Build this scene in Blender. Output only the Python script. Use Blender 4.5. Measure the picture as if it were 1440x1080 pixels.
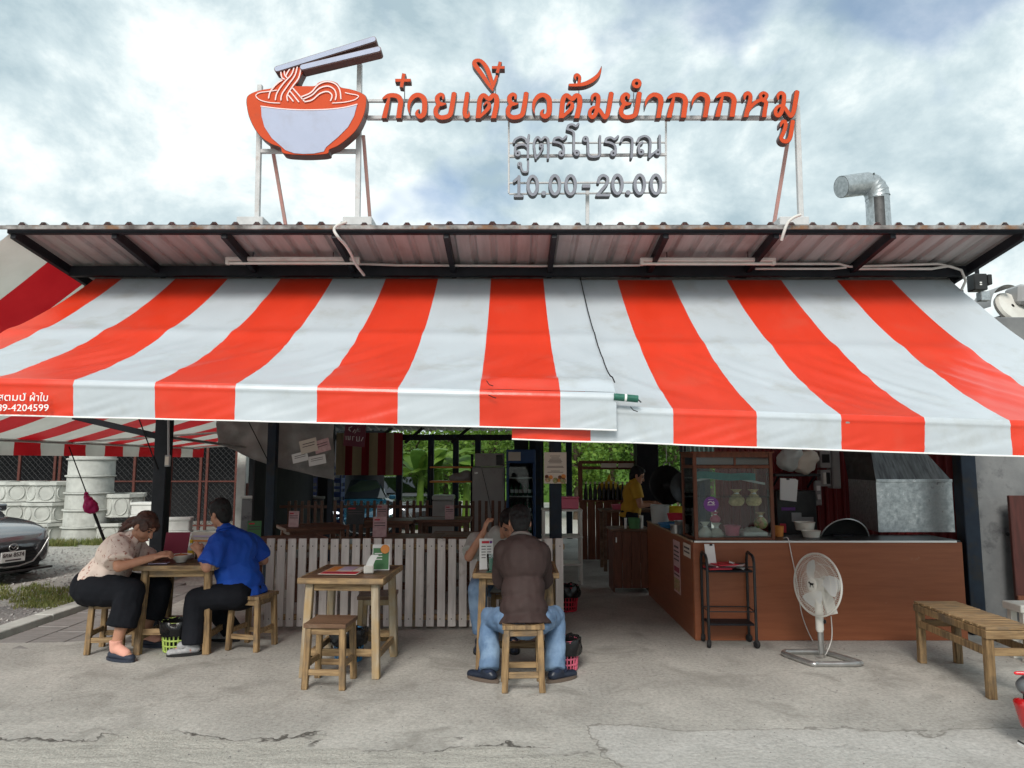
import bpy, bmesh, math, random
from mathutils import Vector, Matrix, noise, Euler
import numpy as np

for o in list(bpy.data.objects):
    bpy.data.objects.remove(o)
random.seed(7)
scene = bpy.context.scene
col = scene.collection
V = Vector
PI = math.pi

# ---------------------------------------------------------------- camera
F, H = 1000.0, 1.58                      # focal length in photograph pixels, eye height
PITCH = math.atan(0.108)
CP, SP = math.cos(PITCH), math.sin(PITCH)
cd = bpy.data.cameras.new('camera')
cd.sensor_width = 36.0
cd.lens = 36.0 * F / 1440.0
cd.clip_start, cd.clip_end = 0.05, 1000
cam = bpy.data.objects.new('camera', cd)
cam.location = (0, 0, H)
cam.rotation_euler = (PI / 2 + PITCH, 0, 0)
col.objects.link(cam)
scene.camera = cam

# ---------------------------------------------------------------- sky and sun
SUN_EL, SUN_AZ = math.radians(39), math.radians(192)     # behind the camera, a little to the left
world = bpy.data.worlds.new('World')
scene.world = world
world.use_nodes = True
wt = world.node_tree
wt.nodes.clear()
def wn(t, **k):
    n = wt.nodes.new(t)
    for a, b in k.items(): setattr(n, a, b)
    return n
wout = wn('ShaderNodeOutputWorld')
wbg = wn('ShaderNodeBackground')
wbg.inputs['Strength'].default_value = 0.12
sky = wn('ShaderNodeTexSky', sky_type='NISHITA', sun_disc=False, sun_elevation=SUN_EL,
         sun_rotation=SUN_AZ, air_density=1.0, dust_density=2.5, ozone_density=1.2)
wtc = wn('ShaderNodeTexCoord')
sep = wn('ShaderNodeSeparateXYZ')
wt.links.new(wtc.outputs['Generated'], sep.inputs[0])
zc = wn('ShaderNodeMath', operation='MAXIMUM'); zc.inputs[1].default_value = 0.0
wt.links.new(sep.outputs['Z'], zc.inputs[0])
za = wn('ShaderNodeMath', operation='ADD'); za.inputs[1].default_value = 0.35
wt.links.new(zc.outputs[0], za.inputs[0])
dx = wn('ShaderNodeMath', operation='DIVIDE'); dy = wn('ShaderNodeMath', operation='DIVIDE')
wt.links.new(sep.outputs['X'], dx.inputs[0]); wt.links.new(za.outputs[0], dx.inputs[1])
wt.links.new(sep.outputs['Y'], dy.inputs[0]); wt.links.new(za.outputs[0], dy.inputs[1])
cmb = wn('ShaderNodeCombineXYZ')
wt.links.new(dx.outputs[0], cmb.inputs[0]); wt.links.new(dy.outputs[0], cmb.inputs[1])
cmb.inputs[2].default_value = 1.7
wmap = wn('ShaderNodeMapping'); wmap.inputs['Scale'].default_value = (1.0, 1.0, 1.35); wmap.inputs['Location'].default_value = (3.1, 1.4, 0.6)
wt.links.new(wtc.outputs['Generated'], wmap.inputs['Vector'])
n1 = wn('ShaderNodeTexNoise'); n1.inputs['Scale'].default_value = 2.7
n1.inputs['Detail'].default_value = 4; n1.inputs['Roughness'].default_value = 0.58
n1.inputs['Distortion'].default_value = 0.1
n2 = wn('ShaderNodeTexNoise'); n2.inputs['Scale'].default_value = 4.2
n2.inputs['Detail'].default_value = 8; n2.inputs['Roughness'].default_value = 0.62
n2.inputs['Distortion'].default_value = 0.15
for n in (n1, n2): wt.links.new(wmap.outputs[0], n.inputs['Vector'])
r1 = wn('ShaderNodeValToRGB')                       # how much cloud covers the blue
r1.color_ramp.elements[0].position = 0.36; r1.color_ramp.elements[0].color = (0.38, 0.38, 0.38, 1)
r1.color_ramp.elements[1].position = 0.45; r1.color_ramp.elements[1].color = (1, 1, 1, 1)
r2 = wn('ShaderNodeValToRGB')                       # grey bases to white tops
r2.color_ramp.elements[0].position = 0.37; r2.color_ramp.elements[0].color = (2.5, 3.25, 3.6, 1)
r2.color_ramp.elements[1].position = 0.62; r2.color_ramp.elements[1].color = (6.0, 6.4, 6.3, 1)
e = r2.color_ramp.elements.new(0.5); e.color = (3.9, 4.6, 4.8, 1)
wt.links.new(n1.outputs['Fac'], r1.inputs['Fac']); wt.links.new(n2.outputs['Fac'], r2.inputs['Fac'])
mx = wn('ShaderNodeMix', data_type='RGBA')
wt.links.new(r1.outputs['Color'], mx.inputs['Factor'])
wt.links.new(sky.outputs['Color'], mx.inputs['A']); wt.links.new(r2.outputs['Color'], mx.inputs['B'])
wt.links.new(mx.outputs['Result'], wbg.inputs['Color'])
wt.links.new(wbg.outputs[0], wout.inputs[0])

sl = bpy.data.lights.new('sun', 'SUN')
sl.energy, sl.angle, sl.color = 2.0, math.radians(22), (1.0, 0.955, 0.89)
sun = bpy.data.objects.new('sun', sl)
sd = V((math.sin(SUN_AZ) * math.cos(SUN_EL), math.cos(SUN_AZ) * math.cos(SUN_EL), math.sin(SUN_EL)))
sun.rotation_euler = sd.to_track_quat('Z', 'Y').to_euler()
sun.location = (0, -10, 20)
col.objects.link(sun)
scene.view_settings.view_transform = 'Standard'
scene.view_settings.look = 'None'
scene.view_settings.exposure = 0.6
scene.view_settings.gamma = 1.0
scene.view_settings.use_curve_mapping = False
scene.cycles.adaptive_threshold = 0.025
scene.cycles.max_bounces = 6
scene.cycles.diffuse_bounces = 4
scene.cycles.glossy_bounces = 3
scene.cycles.transparent_max_bounces = 10

# ---------------------------------------------------------------- helpers
def ray(px, py):
    u, v = (px - 720) / F, (540 - py) / F
    return V((u, CP - v * SP, SP + v * CP))
def at(px, py, Y):
    d = ray(px, py); t = Y / d.y
    return V((d.x * t, Y, H + d.z * t))
def gp(px, py, z=0.0):
    d = ray(px, py); t = (z - H) / d.z
    return V((d.x * t, d.y * t, z))

def fin(me, smooth=None):
    if smooth is not None:
        for p in me.polygons: p.use_smooth = True
        me.set_sharp_from_angle(angle=math.radians(smooth))
def link(name, me, parent=None, loc=None):
    o = bpy.data.objects.new(name, me)
    col.objects.link(o)
    if parent is not None: o.parent = parent
    if loc is not None: o.location = loc
    return o
def tag(o, label=None, cat=None, group=None, kind=None):
    if label: o['label'] = label
    if cat: o['category'] = cat
    if group: o['group'] = group
    if kind: o['kind'] = kind
    return o
def thing(name, label, cat, loc=(0, 0, 0), rz=0.0, group=None):
    o = bpy.data.objects.new(name, None)
    col.objects.link(o)
    o.empty_display_size = 0.1
    o.location = loc
    o.rotation_euler = (0, 0, rz)
    return tag(o, label, cat, group)
def copy_tree(o, parent=None):
    c = o.copy(); col.objects.link(c)
    if parent is not None: c.parent = parent
    for ch in list(o.children): copy_tree(ch, c)
    return c
def basis(d, up=V((0, 0, 1))):
    d = d.normalized()
    if abs(d.dot(up)) > 0.98: up = V((0, 1, 0))
    s = d.cross(up).normalized()
    u = s.cross(d).normalized()
    return d, s, u

class MB:
    def __init__(s): s.v, s.f, s.mi, s.cur = [], [], [], 0
    def mat(s, i): s.cur = i; return s
    def add(s, vs, fs):
        o = len(s.v)
        s.v += [tuple(x) for x in vs]
        s.f += [tuple(i + o for i in f) for f in fs]
        s.mi += [s.cur] * len(fs)
        return s
    def box(s, c, size, R=None, b=0.004):
        h = [x / 2 for x in size]
        b = min(b, min(h) * 0.45)
        vid, vs, fs = {}, [], []
        S = (-1, 1)
        for x in S:
            for y in S:
                for z in S:
                    for a in range(3):
                        p = [(x, y, z)[k] * (h[k] if k == a else h[k] - b) for k in range(3)]
                        vid[(x, y, z, a)] = len(vs); vs.append(V(p))
        for a in range(3):
            i, j = (a + 1) % 3, (a + 2) % 3
            for sg in S:
                q = []
                for (p, r) in ((-1, -1), (1, -1), (1, 1), (-1, 1)):
                    k = [0, 0, 0]; k[a] = sg; k[i] = p; k[j] = r
                    q.append(vid[(*k, a)])
                fs.append(q if sg > 0 else q[::-1])
        for a in range(3):                                  # edges running along axis a
            i, j = (a + 1) % 3, (a + 2) % 3
            for p in S:
                for r in S:
                    k0 = [0, 0, 0]; k0[i] = p; k0[j] = r
                    k1 = list(k0); k0[a] = -1; k1[a] = 1
                    q = [vid[(*k0, i)], vid[(*k1, i)], vid[(*k1, j)], vid[(*k0, j)]]
                    fs.append(q if p * r < 0 else q[::-1])
        for x in S:
            for y in S:
                for z in S:
                    t = [vid[(x, y, z, 0)], vid[(x, y, z, 1)], vid[(x, y, z, 2)]]
                    fs.append(t if x * y * z > 0 else t[::-1])
        M = R.to_3x3() if R is not None else Matrix.Identity(3)
        return s.add([M @ q + V(c) for q in vs], fs)
    def bar(s, p0, p1, w, h=None, up=V((0, 0, 1)), b=0.003):
        p0, p1 = V(p0), V(p1); h = h or w
        d, sd_, u = basis(p1 - p0, V(up))
        R = Matrix((sd_, d, u)).transposed()
        return s.box((p0 + p1) / 2, (w, (p1 - p0).length, h), R, b)
    def tube(s, pts, r, n=10, cap=True):
        pts = [V(p) for p in pts]
        rs = r if isinstance(r, (list, tuple)) else [r] * len(pts)
        vs, fs, u = [], [], None
        for i, p in enumerate(pts):
            d = (pts[min(i + 1, len(pts) - 1)] - pts[max(i - 1, 0)]).normalized()
            if u is None: _, sd_, u = basis(d)
            else:
                u = (u - d * u.dot(d)).normalized(); sd_ = d.cross(u).normalized()
            for k in range(n):
                a = 2 * PI * k / n
                vs.append(p + (sd_ * math.cos(a) + u * math.sin(a)) * rs[i])
        for i in range(len(pts) - 1):
            for k in range(n):
                a, b = i * n + k, i * n + (k + 1) % n
                fs.append((a, b, b + n, a + n))
        if cap:
            fs.append(tuple(range(n))[::-1]); fs.append(tuple((len(pts) - 1) * n + k for k in range(n)))
        return s.add(vs, fs)
    def lathe(s, prof, c=(0, 0, 0), n=24, R=None, arc=2 * PI):
        vs, fs = [], []
        M = R.to_3x3() if R is not None else Matrix.Identity(3)
        full = arc > 6.28
        m = n if full else n + 1
        for (r, z) in prof:
            for k in range(m):
                a = arc * k / n
                vs.append(M @ V((r * math.cos(a), r * math.sin(a), z)) + V(c))
        for i in range(len(prof) - 1):
            for k in range(n):
                a, b = i * m + k, i * m + (k + 1) % m
                fs.append((a, b, b + m, a + m))
        return s.add(vs, fs)
    def grid(s, fn, nu, nv):
        vs = [fn(i / nu, j / nv) for j in range(nv + 1) for i in range(nu + 1)]
        fs = [(j * (nu + 1) + i, j * (nu + 1) + i + 1, (j + 1) * (nu + 1) + i + 1, (j + 1) * (nu + 1) + i)
              for j in range(nv) for i in range(nu)]
        return s.add(vs, fs)
    def prism(s, poly, ext):
        """poly: list of 3D points in a plane; ext: vector"""
        n = len(poly); e = V(ext)
        vs = [V(p) for p in poly] + [V(p) + e for p in poly]
        fs = [tuple(range(n))[::-1], tuple(range(n, 2 * n))]
        fs += [(i, (i + 1) % n, n + (i + 1) % n, n + i) for i in range(n)]
        return s.add(vs, fs)
    def sphere(s, c, r, R=None, n=14, m=8):
        rr = r if isinstance(r, (tuple, list)) else (r, r, r)
        M = R.to_3x3() if R is not None else Matrix.Identity(3)
        vs, fs = [], []
        for j in range(m + 1):
            t = PI * j / m
            for k in range(n):
                a = 2 * PI * k / n
                vs.append(M @ V((rr[0] * math.sin(t) * math.cos(a), rr[1] * math.sin(t) * math.sin(a), rr[2] * math.cos(t))) + V(c))
        for j in range(m):
            for k in range(n):
                a, b = j * n + k, j * n + (k + 1) % n
                if j == 0: fs.append((a, a + n, b + n))
                elif j == m - 1: fs.append((a, a + n, b))
                else: fs.append((a, a + n, b + n, b))
        return s.add(vs, fs)
    def mesh(s, name, mats, smooth=None, fix=True, off=None):
        me = bpy.data.meshes.new(name)
        vs = s.v if off is None else [tuple(V(p) - V(off)) for p in s.v]
        me.from_pydata(vs, [], s.f)
        for m in (mats if isinstance(mats, (list, tuple)) else [mats]): me.materials.append(m)
        me.polygons.foreach_set('material_index', s.mi)
        if fix:
            bm = bmesh.new(); bm.from_mesh(me)
            bmesh.ops.recalc_face_normals(bm, faces=bm.faces)
            bm.to_mesh(me); bm.free()
        fin(me, smooth)
        me.update()
        return me
    def build(s, name, mats, parent=None, smooth=None, fix=True, world=False, kind=None):
        """world=True: vertices were given in world space, parent is an unrotated Empty or mesh"""
        off = None
        if world and parent is not None:
            off = V(parent.location)
            if parent.parent is not None: off = off + V(parent.parent.location)
        o = link(name, s.mesh(name, mats, smooth, fix, off), parent)
        if kind: o['kind'] = kind
        return o

def smooth_path(pts, k=6):
    """Catmull-Rom through the points (tuples of any length)"""
    P = [np.array(p, float) for p in pts]
    out = []
    for i in range(len(P) - 1):
        p0 = P[max(i - 1, 0)]; p1 = P[i]; p2 = P[i + 1]; p3 = P[min(i + 2, len(P) - 1)]
        for j in range(k):
            t = j / k
            out.append(0.5 * ((2 * p1) + (-p0 + p2) * t + (2 * p0 - 5 * p1 + 4 * p2 - p3) * t * t + (-p0 + 3 * p1 - 3 * p2 + p3) * t ** 3))
    out.append(P[-1])
    return out

# ---------------------------------------------------------------- materials
def lin(r, g, b):
    f = lambda c: (c / 255 / 12.92) if c / 255 <= 0.04045 else ((c / 255 + 0.055) / 1.055) ** 2.4
    return (f(r), f(g), f(b), 1)
def M(name, c1, c2=None, scale=6.0, rough=0.6, metal=0.0, bump=0.0, bscale=60.0, stretch=(1, 1, 1), lo=0.35, hi=0.65,
      spec=0.3, c3=None, s3=1.5, lo3=0.5, hi3=0.62, coat=0.0, transl=0.0, detail=4, rvar=0.0, alpha=None, sheen=0.0):
    m = bpy.data.materials.new(name); m.use_nodes = True
    t = m.node_tree; N, L = t.nodes, t.links
    b = N['Principled BSDF']
    b.inputs['Roughness'].default_value = rough
    b.inputs['Metallic'].default_value = metal
    b.inputs['Specular IOR Level'].default_value = spec
    b.inputs['Coat Weight'].default_value = coat
    b.inputs['Sheen Weight'].default_value = sheen
    c1 = tuple(c1[:3]) + (1,)
    b.inputs['Base Color'].default_value = c1
    if c2 is None and bump == 0 and c3 is None and transl == 0:
        return m
    tc = N.new('ShaderNodeTexCoord'); oi = N.new('ShaderNodeObjectInfo')
    mul = N.new('ShaderNodeMath'); mul.operation = 'MULTIPLY'; mul.inputs[1].default_value = 37.0
    L.new(oi.outputs['Random'], mul.inputs[0])
    ad = N.new('ShaderNodeVectorMath'); ad.operation = 'ADD'
    L.new(tc.outputs['Object'], ad.inputs[0]); L.new(mul.outputs[0], ad.inputs[1])
    mp = N.new('ShaderNodeMapping'); mp.inputs['Scale'].default_value = stretch
    L.new(ad.outputs[0], mp.inputs['Vector'])
    last = None
    if c2 is not None:
        n = N.new('ShaderNodeTexNoise'); n.inputs['Scale'].default_value = scale
        n.inputs['Detail'].default_value = detail; n.inputs['Roughness'].default_value = 0.6
        L.new(mp.outputs[0], n.inputs['Vector'])
        r = N.new('ShaderNodeValToRGB')
        r.color_ramp.elements[0].position = lo; r.color_ramp.elements[0].color = c1
        r.color_ramp.elements[1].position = hi; r.color_ramp.elements[1].color = tuple(c2[:3]) + (1,)
        L.new(n.outputs['Fac'], r.inputs['Fac']); last = r.outputs['Color']
        if rvar:
            mr = N.new('ShaderNodeMapRange'); mr.inputs['To Min'].default_value = rough - rvar; mr.inputs['To Max'].default_value = rough + rvar
            mr.inputs['From Min'].default_value = 0.3; mr.inputs['From Max'].default_value = 0.7
            L.new(n.outputs['Fac'], mr.inputs['Value']); L.new(mr.outputs[0], b.inputs['Roughness'])
    if c3 is not None:                                     # patches of wear or dirt
        n3 = N.new('ShaderNodeTexNoise'); n3.inputs['Scale'].default_value = s3; n3.inputs['Detail'].default_value = 8
        n3.inputs['Roughness'].default_value = 0.65
        L.new(ad.outputs[0], n3.inputs['Vector'])
        r3 = N.new('ShaderNodeValToRGB'); r3.color_ramp.elements[0].position = lo3; r3.color_ramp.elements[1].position = hi3
        L.new(n3.outputs['Fac'], r3.inputs['Fac'])
        x = N.new('ShaderNodeMix'); x.data_type = 'RGBA'
        L.new(r3.outputs['Color'], x.inputs['Factor'])
        if last is not None: L.new(last, x.inputs['A'])
        else: x.inputs['A'].default_value = c1
        x.inputs['B'].default_value = tuple(c3[:3]) + (1,)
        last = x.outputs['Result']
    if last is not None: L.new(last, b.inputs['Base Color'])
    if bump:
        nb = N.new('ShaderNodeTexNoise'); nb.inputs['Scale'].default_value = bscale; nb.inputs['Detail'].default_value = 5
        L.new(mp.outputs[0], nb.inputs['Vector'])
        bp = N.new('ShaderNodeBump'); bp.inputs['Strength'].default_value = bump; bp.inputs['Distance'].default_value = 0.01
        L.new(nb.outputs['Fac'], bp.inputs['Height']); L.new(bp.outputs[0], b.inputs['Normal'])
    if transl:
        tr = N.new('ShaderNodeBsdfTranslucent'); ms = N.new('ShaderNodeMixShader'); ms.inputs[0].default_value = transl
        if last is not None: L.new(last, tr.inputs['Color'])
        else: tr.inputs['Color'].default_value = c1
        L.new(b.outputs[0], ms.inputs[1]); L.new(tr.outputs[0], ms.inputs[2])
        L.new(ms.outputs[0], N['Material Output'].inputs['Surface'])
    return m
def glass_mat(name, tint=(0.9, 0.95, 0.95, 1), clear=0.86, rough=0.03):
    m = bpy.data.materials.new(name); m.use_nodes = True
    t = m.node_tree; N, L = t.nodes, t.links; N.remove(N['Principled BSDF'])
    tr = N.new('ShaderNodeBsdfTransparent'); tr.inputs[0].default_value = tint
    gl = N.new('ShaderNodeBsdfGlossy'); gl.inputs['Roughness'].default_value = rough
    fr = N.new('ShaderNodeFresnel'); fr.inputs[0].default_value = 1.5
    ad = N.new('ShaderNodeMath'); ad.operation = 'ADD'; ad.inputs[1].default_value = 1 - clear - 0.04
    L.new(fr.outputs[0], ad.inputs[0])
    ms = N.new('ShaderNodeMixShader')
    L.new(ad.outputs[0], ms.inputs[0]); L.new(tr.outputs[0], ms.inputs[1]); L.new(gl.outputs[0], ms.inputs[2])
    L.new(ms.outputs[0], N['Material Output'].inputs['Surface'])
    return m

m = {}
m['red'] = M('awning_red_vinyl', (0.74, 0.048, 0.018), (0.68, 0.040, 0.014), 3, rough=0.28, spec=0.5, bump=0.3, bscale=7, stretch=(1, .35, .35), transl=0.10, c3=(0.66, 0.075, 0.04), s3=2.5, lo3=.52, hi3=.8)
m['white'] = M('awning_white_vinyl', (0.53, 0.58, 0.62), (0.50, 0.548, 0.585), 3, rough=0.34, spec=.5, bump=0.3, bscale=7, stretch=(1, .35, .35), transl=0.10, c3=(0.43, 0.455, 0.455), s3=2.6, lo3=.52, hi3=.72)
m['red2'] = M('side_awning_red', (0.55, 0.016, 0.022), (0.48, 0.012, 0.018), 3, rough=0.45, bump=0.1, bscale=8, transl=0.35)
m['white2'] = M('side_awning_cream', (0.66, 0.66, 0.60), (0.58, 0.58, 0.52), 3, rough=0.5, bump=0.1, bscale=8, transl=0.35)
m['hem'] = M('white_hem', (0.8, 0.8, 0.78), rough=0.5)
m['black_steel'] = M('black_painted_steel', (0.006, 0.007, 0.010), (0.012, 0.013, 0.017), 8, rough=0.5, spec=.22, bump=0.1, bscale=40)
m['blue_steel'] = M('dark_blue_painted_steel', (0.008, 0.014, 0.026), (0.012, 0.022, 0.036), 8, rough=0.55, spec=.25, c3=(0.02, 0.02, 0.02), s3=5)
m['roof_sheet'] = M('roof_sheet_underside', (0.43, 0.43, 0.425), (0.34, 0.335, 0.33), 3, rough=0.45, metal=0.15, stretch=(5, .5, 1), c3=(0.27, 0.25, 0.24), s3=2.5, lo3=.55, hi3=.8)
m['roof_edge'] = M('weathered_roof_edge', (0.33, 0.32, 0.31), (0.08, 0.07, 0.065), 9, rough=0.7, c3=(0.2, 0.11, 0.06), s3=5)
m['pvc'] = M('white_pvc', (0.62, 0.60, 0.57), (0.5, 0.48, 0.45), 8, rough=0.5)
m['sign_orange'] = M('sign_orange_acrylic', (0.55, 0.070, 0.020), (0.50, 0.062, 0.018), 4, rough=0.6, spec=.15, c3=(.42, .07, .03), s3=7, lo3=.55, hi3=.75)
m['sign_side'] = M('sign_brown_edge', (0.12, 0.042, 0.035), (0.085, 0.035, 0.03), 6, rough=0.4)
m['sign_lilac'] = M('sign_white_acrylic', (0.40, 0.44, 0.565), (0.37, 0.41, 0.53), 3, rough=0.55, spec=.2, c3=(.33, .35, .43), s3=5, lo3=.5, hi3=.8)
m['sign_line'] = M('sign_line_pink', (0.78, 0.58, 0.56), rough=0.45)
m['sign_grey'] = M('sign_silver_letter', (0.10, 0.105, 0.115), (0.08, 0.085, 0.095), 5, rough=0.5)
m['sign_greyface'] = M('sign_silver_face', (0.225, 0.235, 0.27), (0.19, 0.20, 0.235), 9, rough=0.55)
m['frame_white'] = M('white_painted_frame', (0.55, 0.55, 0.55), (0.45, 0.45, 0.45), 10, rough=0.5, c3=(0.4, 0.33, 0.3), s3=6, lo3=.58, hi3=.7)
m['frame_pink'] = M('primed_brace', (0.52, 0.25, 0.22), (0.45, 0.28, 0.25), 8, rough=0.6)
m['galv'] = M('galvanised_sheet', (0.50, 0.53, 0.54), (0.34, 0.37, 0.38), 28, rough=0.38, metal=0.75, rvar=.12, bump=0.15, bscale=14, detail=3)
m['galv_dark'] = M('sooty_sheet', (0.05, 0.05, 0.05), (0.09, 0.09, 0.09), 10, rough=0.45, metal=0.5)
m['wood'] = M('worn_pine', (0.36, 0.235, 0.115), (0.125, 0.075, 0.035), 6, lo=.38, hi=.66, rough=0.62, stretch=(7, 7, .6), bump=0.3, bscale=30, c3=(0.12, 0.093, 0.066), s3=4.5, lo3=.48, hi3=.68)
m['wood_h'] = M('worn_pine_plank', (0.38, 0.255, 0.13), (0.14, 0.085, 0.042), 6, lo=.38, hi=.66, rough=0.62, stretch=(.6, 7, 7), bump=0.3, bscale=30, c3=(0.15, 0.115, 0.08), s3=4.5, lo3=.5, hi3=.7)
m['wood_grey'] = M('weathered_grey_pine', (0.40, 0.34, 0.25), (0.27, 0.21, 0.14), 5, rough=0.7, stretch=(5, 5, .6), bump=0.3, bscale=30, c3=(0.36, 0.24, 0.11), s3=4, lo3=.45, hi3=.65)
m['wood_dark'] = M('dark_varnished_wood', (0.095, 0.05, 0.03), (0.17, 0.10, 0.06), 5, rough=0.42, stretch=(.8, 5, 5), bump=0.2, bscale=30, c3=(0.2, 0.15, 0.11), s3=6, lo3=.58, hi3=.75)
m['wood_red'] = M('reddish_brown_wood', (0.16, 0.055, 0.028), (0.10, 0.035, 0.018), 6, rough=0.45, stretch=(6, 6, .7), bump=0.1, bscale=30)
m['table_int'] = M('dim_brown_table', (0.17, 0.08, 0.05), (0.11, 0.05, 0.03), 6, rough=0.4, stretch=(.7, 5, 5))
m['slat'] = M('whitewashed_slat', (0.72, 0.68, 0.645), (0.58, 0.54, 0.51), 5, rough=0.65, stretch=(6, 6, .5), bump=0.15, bscale=30, c3=(0.36, 0.31, 0.27), s3=5, lo3=.6, hi3=.78)
m['nail'] = M('rusty_nail', (0.05, 0.035, 0.03), rough=0.6)
m['counter'] = M('brown_laminate', (0.27, 0.092, 0.042), (0.23, 0.075, 0.034), 4, rough=0.42, stretch=(.6, 1, 7), c3=(0.30, 0.16, 0.10), s3=9, lo3=.68, hi3=.76)
m['alu'] = M('aluminium_trim', (0.62, 0.62, 0.6), rough=0.35, metal=0.8)
m['chrome'] = M('grey_steel_tube', (0.5, 0.5, 0.49), (0.38, 0.38, 0.37), 12, rough=0.3, metal=0.8)
m['plastic_white'] = M('aged_white_plastic', (0.66, 0.65, 0.60), (0.58, 0.56, 0.51), 8, rough=0.4)
m['plastic_grey'] = M('grey_plastic', (0.30, 0.30, 0.30), rough=0.45)
m['black_plastic'] = M('black_plastic', (0.015, 0.015, 0.016), (0.03, 0.03, 0.03), 8, rough=0.35)
m['bag_black'] = M('black_bin_bag', (0.010, 0.010, 0.011), rough=0.22, bump=0.6, bscale=18)
m['rubber'] = M('black_rubber', (0.02, 0.02, 0.021), rough=0.7)
m['pink_plastic'] = M('pink_plastic', (0.62, 0.13, 0.20), rough=0.4)
m['green_plastic'] = M('lime_plastic', (0.42, 0.55, 0.13), rough=0.4)
m['blue_plastic'] = M('blue_plastic', (0.05, 0.20, 0.40), rough=0.4)
m['paper'] = M('white_paper', (0.72, 0.72, 0.70), rough=0.7)
m['paper_pink'] = M('pink_menu_card', (0.60, 0.42, 0.42), (0.5, 0.3, 0.31), 25, rough=0.5)
m['paper_cream'] = M('cream_card', (0.60, 0.54, 0.46), rough=0.6)
m['print_dark'] = M('dark_ink', (0.09, 0.07, 0.07), rough=0.6)
m['print_red'] = M('red_ink', (0.50, 0.03, 0.05), rough=0.5)
m['print_maroon'] = M('maroon_ink', (0.25, 0.03, 0.06), rough=0.5)
m['print_green'] = M('green_ink', (0.07, 0.20, 0.08), rough=0.5)
m['print_orange'] = M('orange_ink', (0.65, 0.25, 0.06), rough=0.5)
m['print_lilac'] = M('lilac_ink', (0.50, 0.42, 0.55), rough=0.5)
m['print_food'] = M('food_photo_print', (0.60, 0.42, 0.25), (0.25, 0.10, 0.05), 45, rough=0.5, c3=(0.2, 0.3, 0.1), s3=30)
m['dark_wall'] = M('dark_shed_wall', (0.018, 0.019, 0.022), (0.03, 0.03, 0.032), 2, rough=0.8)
m['red_sheet'] = M('dark_red_corrugated', (0.20, 0.022, 0.022), (0.15, 0.018, 0.018), 4, rough=0.5, stretch=(4, 1, .5))
m['skin'] = M('skin', (0.46, 0.24, 0.155), (0.41, 0.20, 0.125), 12, rough=0.5, bump=0.05, bscale=90)
m['hair'] = M('black_hair', (0.008, 0.0075, 0.008), (0.014, 0.013, 0.013), 12, rough=0.6, spec=.25, stretch=(1, 1, .3), bump=0.5, bscale=55)
m['hair_brown'] = M('brown_hair', (0.035, 0.017, 0.013), (0.085, 0.036, 0.024), 9, rough=0.45, stretch=(.5, 2, 2), bump=0.5, bscale=45)
m['rope'] = M('black_cord', (0.012, 0.012, 0.013), rough=0.8)
m['concrete_cast'] = M('cast_concrete', (0.56, 0.57, 0.53), (0.44, 0.45, 0.42), 4, rough=0.85, bump=0.25, bscale=30, c3=(0.28, 0.28, 0.255), s3=2.5, lo3=.5, hi3=.75)
m['concrete_wall'] = M('shade_darkened_stained_wall', (0.19, 0.195, 0.195), (0.13, 0.135, 0.14), 3, rough=0.85, bump=0.3, bscale=20, c3=(0.05, 0.05, 0.055), s3=2.6, lo3=.52, hi3=.66)  # base grey darkened for shade missing at the side wall; patches are stains
m['rust'] = M('rusty_red_frame', (0.12, 0.035, 0.026), (0.075, 0.028, 0.021), 12, rough=0.7)
m['wire'] = M('wire_mesh', (0.10, 0.10, 0.10), rough=0.6, metal=0.5)
m['leaf'] = M('leaf_green', (0.10, 0.20, 0.030), (0.055, 0.12, 0.018), 2.5, rough=0.5, transl=0.35)
m['leaf2'] = M('leaf_bright', (0.17, 0.28, 0.04), (0.10, 0.19, 0.026), 2.5, rough=0.5, transl=0.4)
m['bark'] = M('bark', (0.11, 0.08, 0.055), (0.06, 0.045, 0.03), 10, rough=0.9, bump=0.5, bscale=20)
m['grass'] = M('grass_blade', (0.15, 0.20, 0.05), (0.26, 0.25, 0.10), 6, rough=0.7, transl=0.25)
m['glass'] = glass_mat('clear_glass', clear=.97)
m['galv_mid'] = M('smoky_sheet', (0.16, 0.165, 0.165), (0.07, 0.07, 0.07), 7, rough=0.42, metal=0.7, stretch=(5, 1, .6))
m['curtain_red'] = M('dull_red_curtain', (0.22, 0.012, 0.018), rough=.8)
m['glass_dark'] = M('tinted_windscreen', (0.006, 0.008, 0.010), rough=0.06, spec=0.8)
m['cream_fabric'] = M('cream_curtain', (0.30, 0.235, 0.14), rough=0.8)
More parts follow.
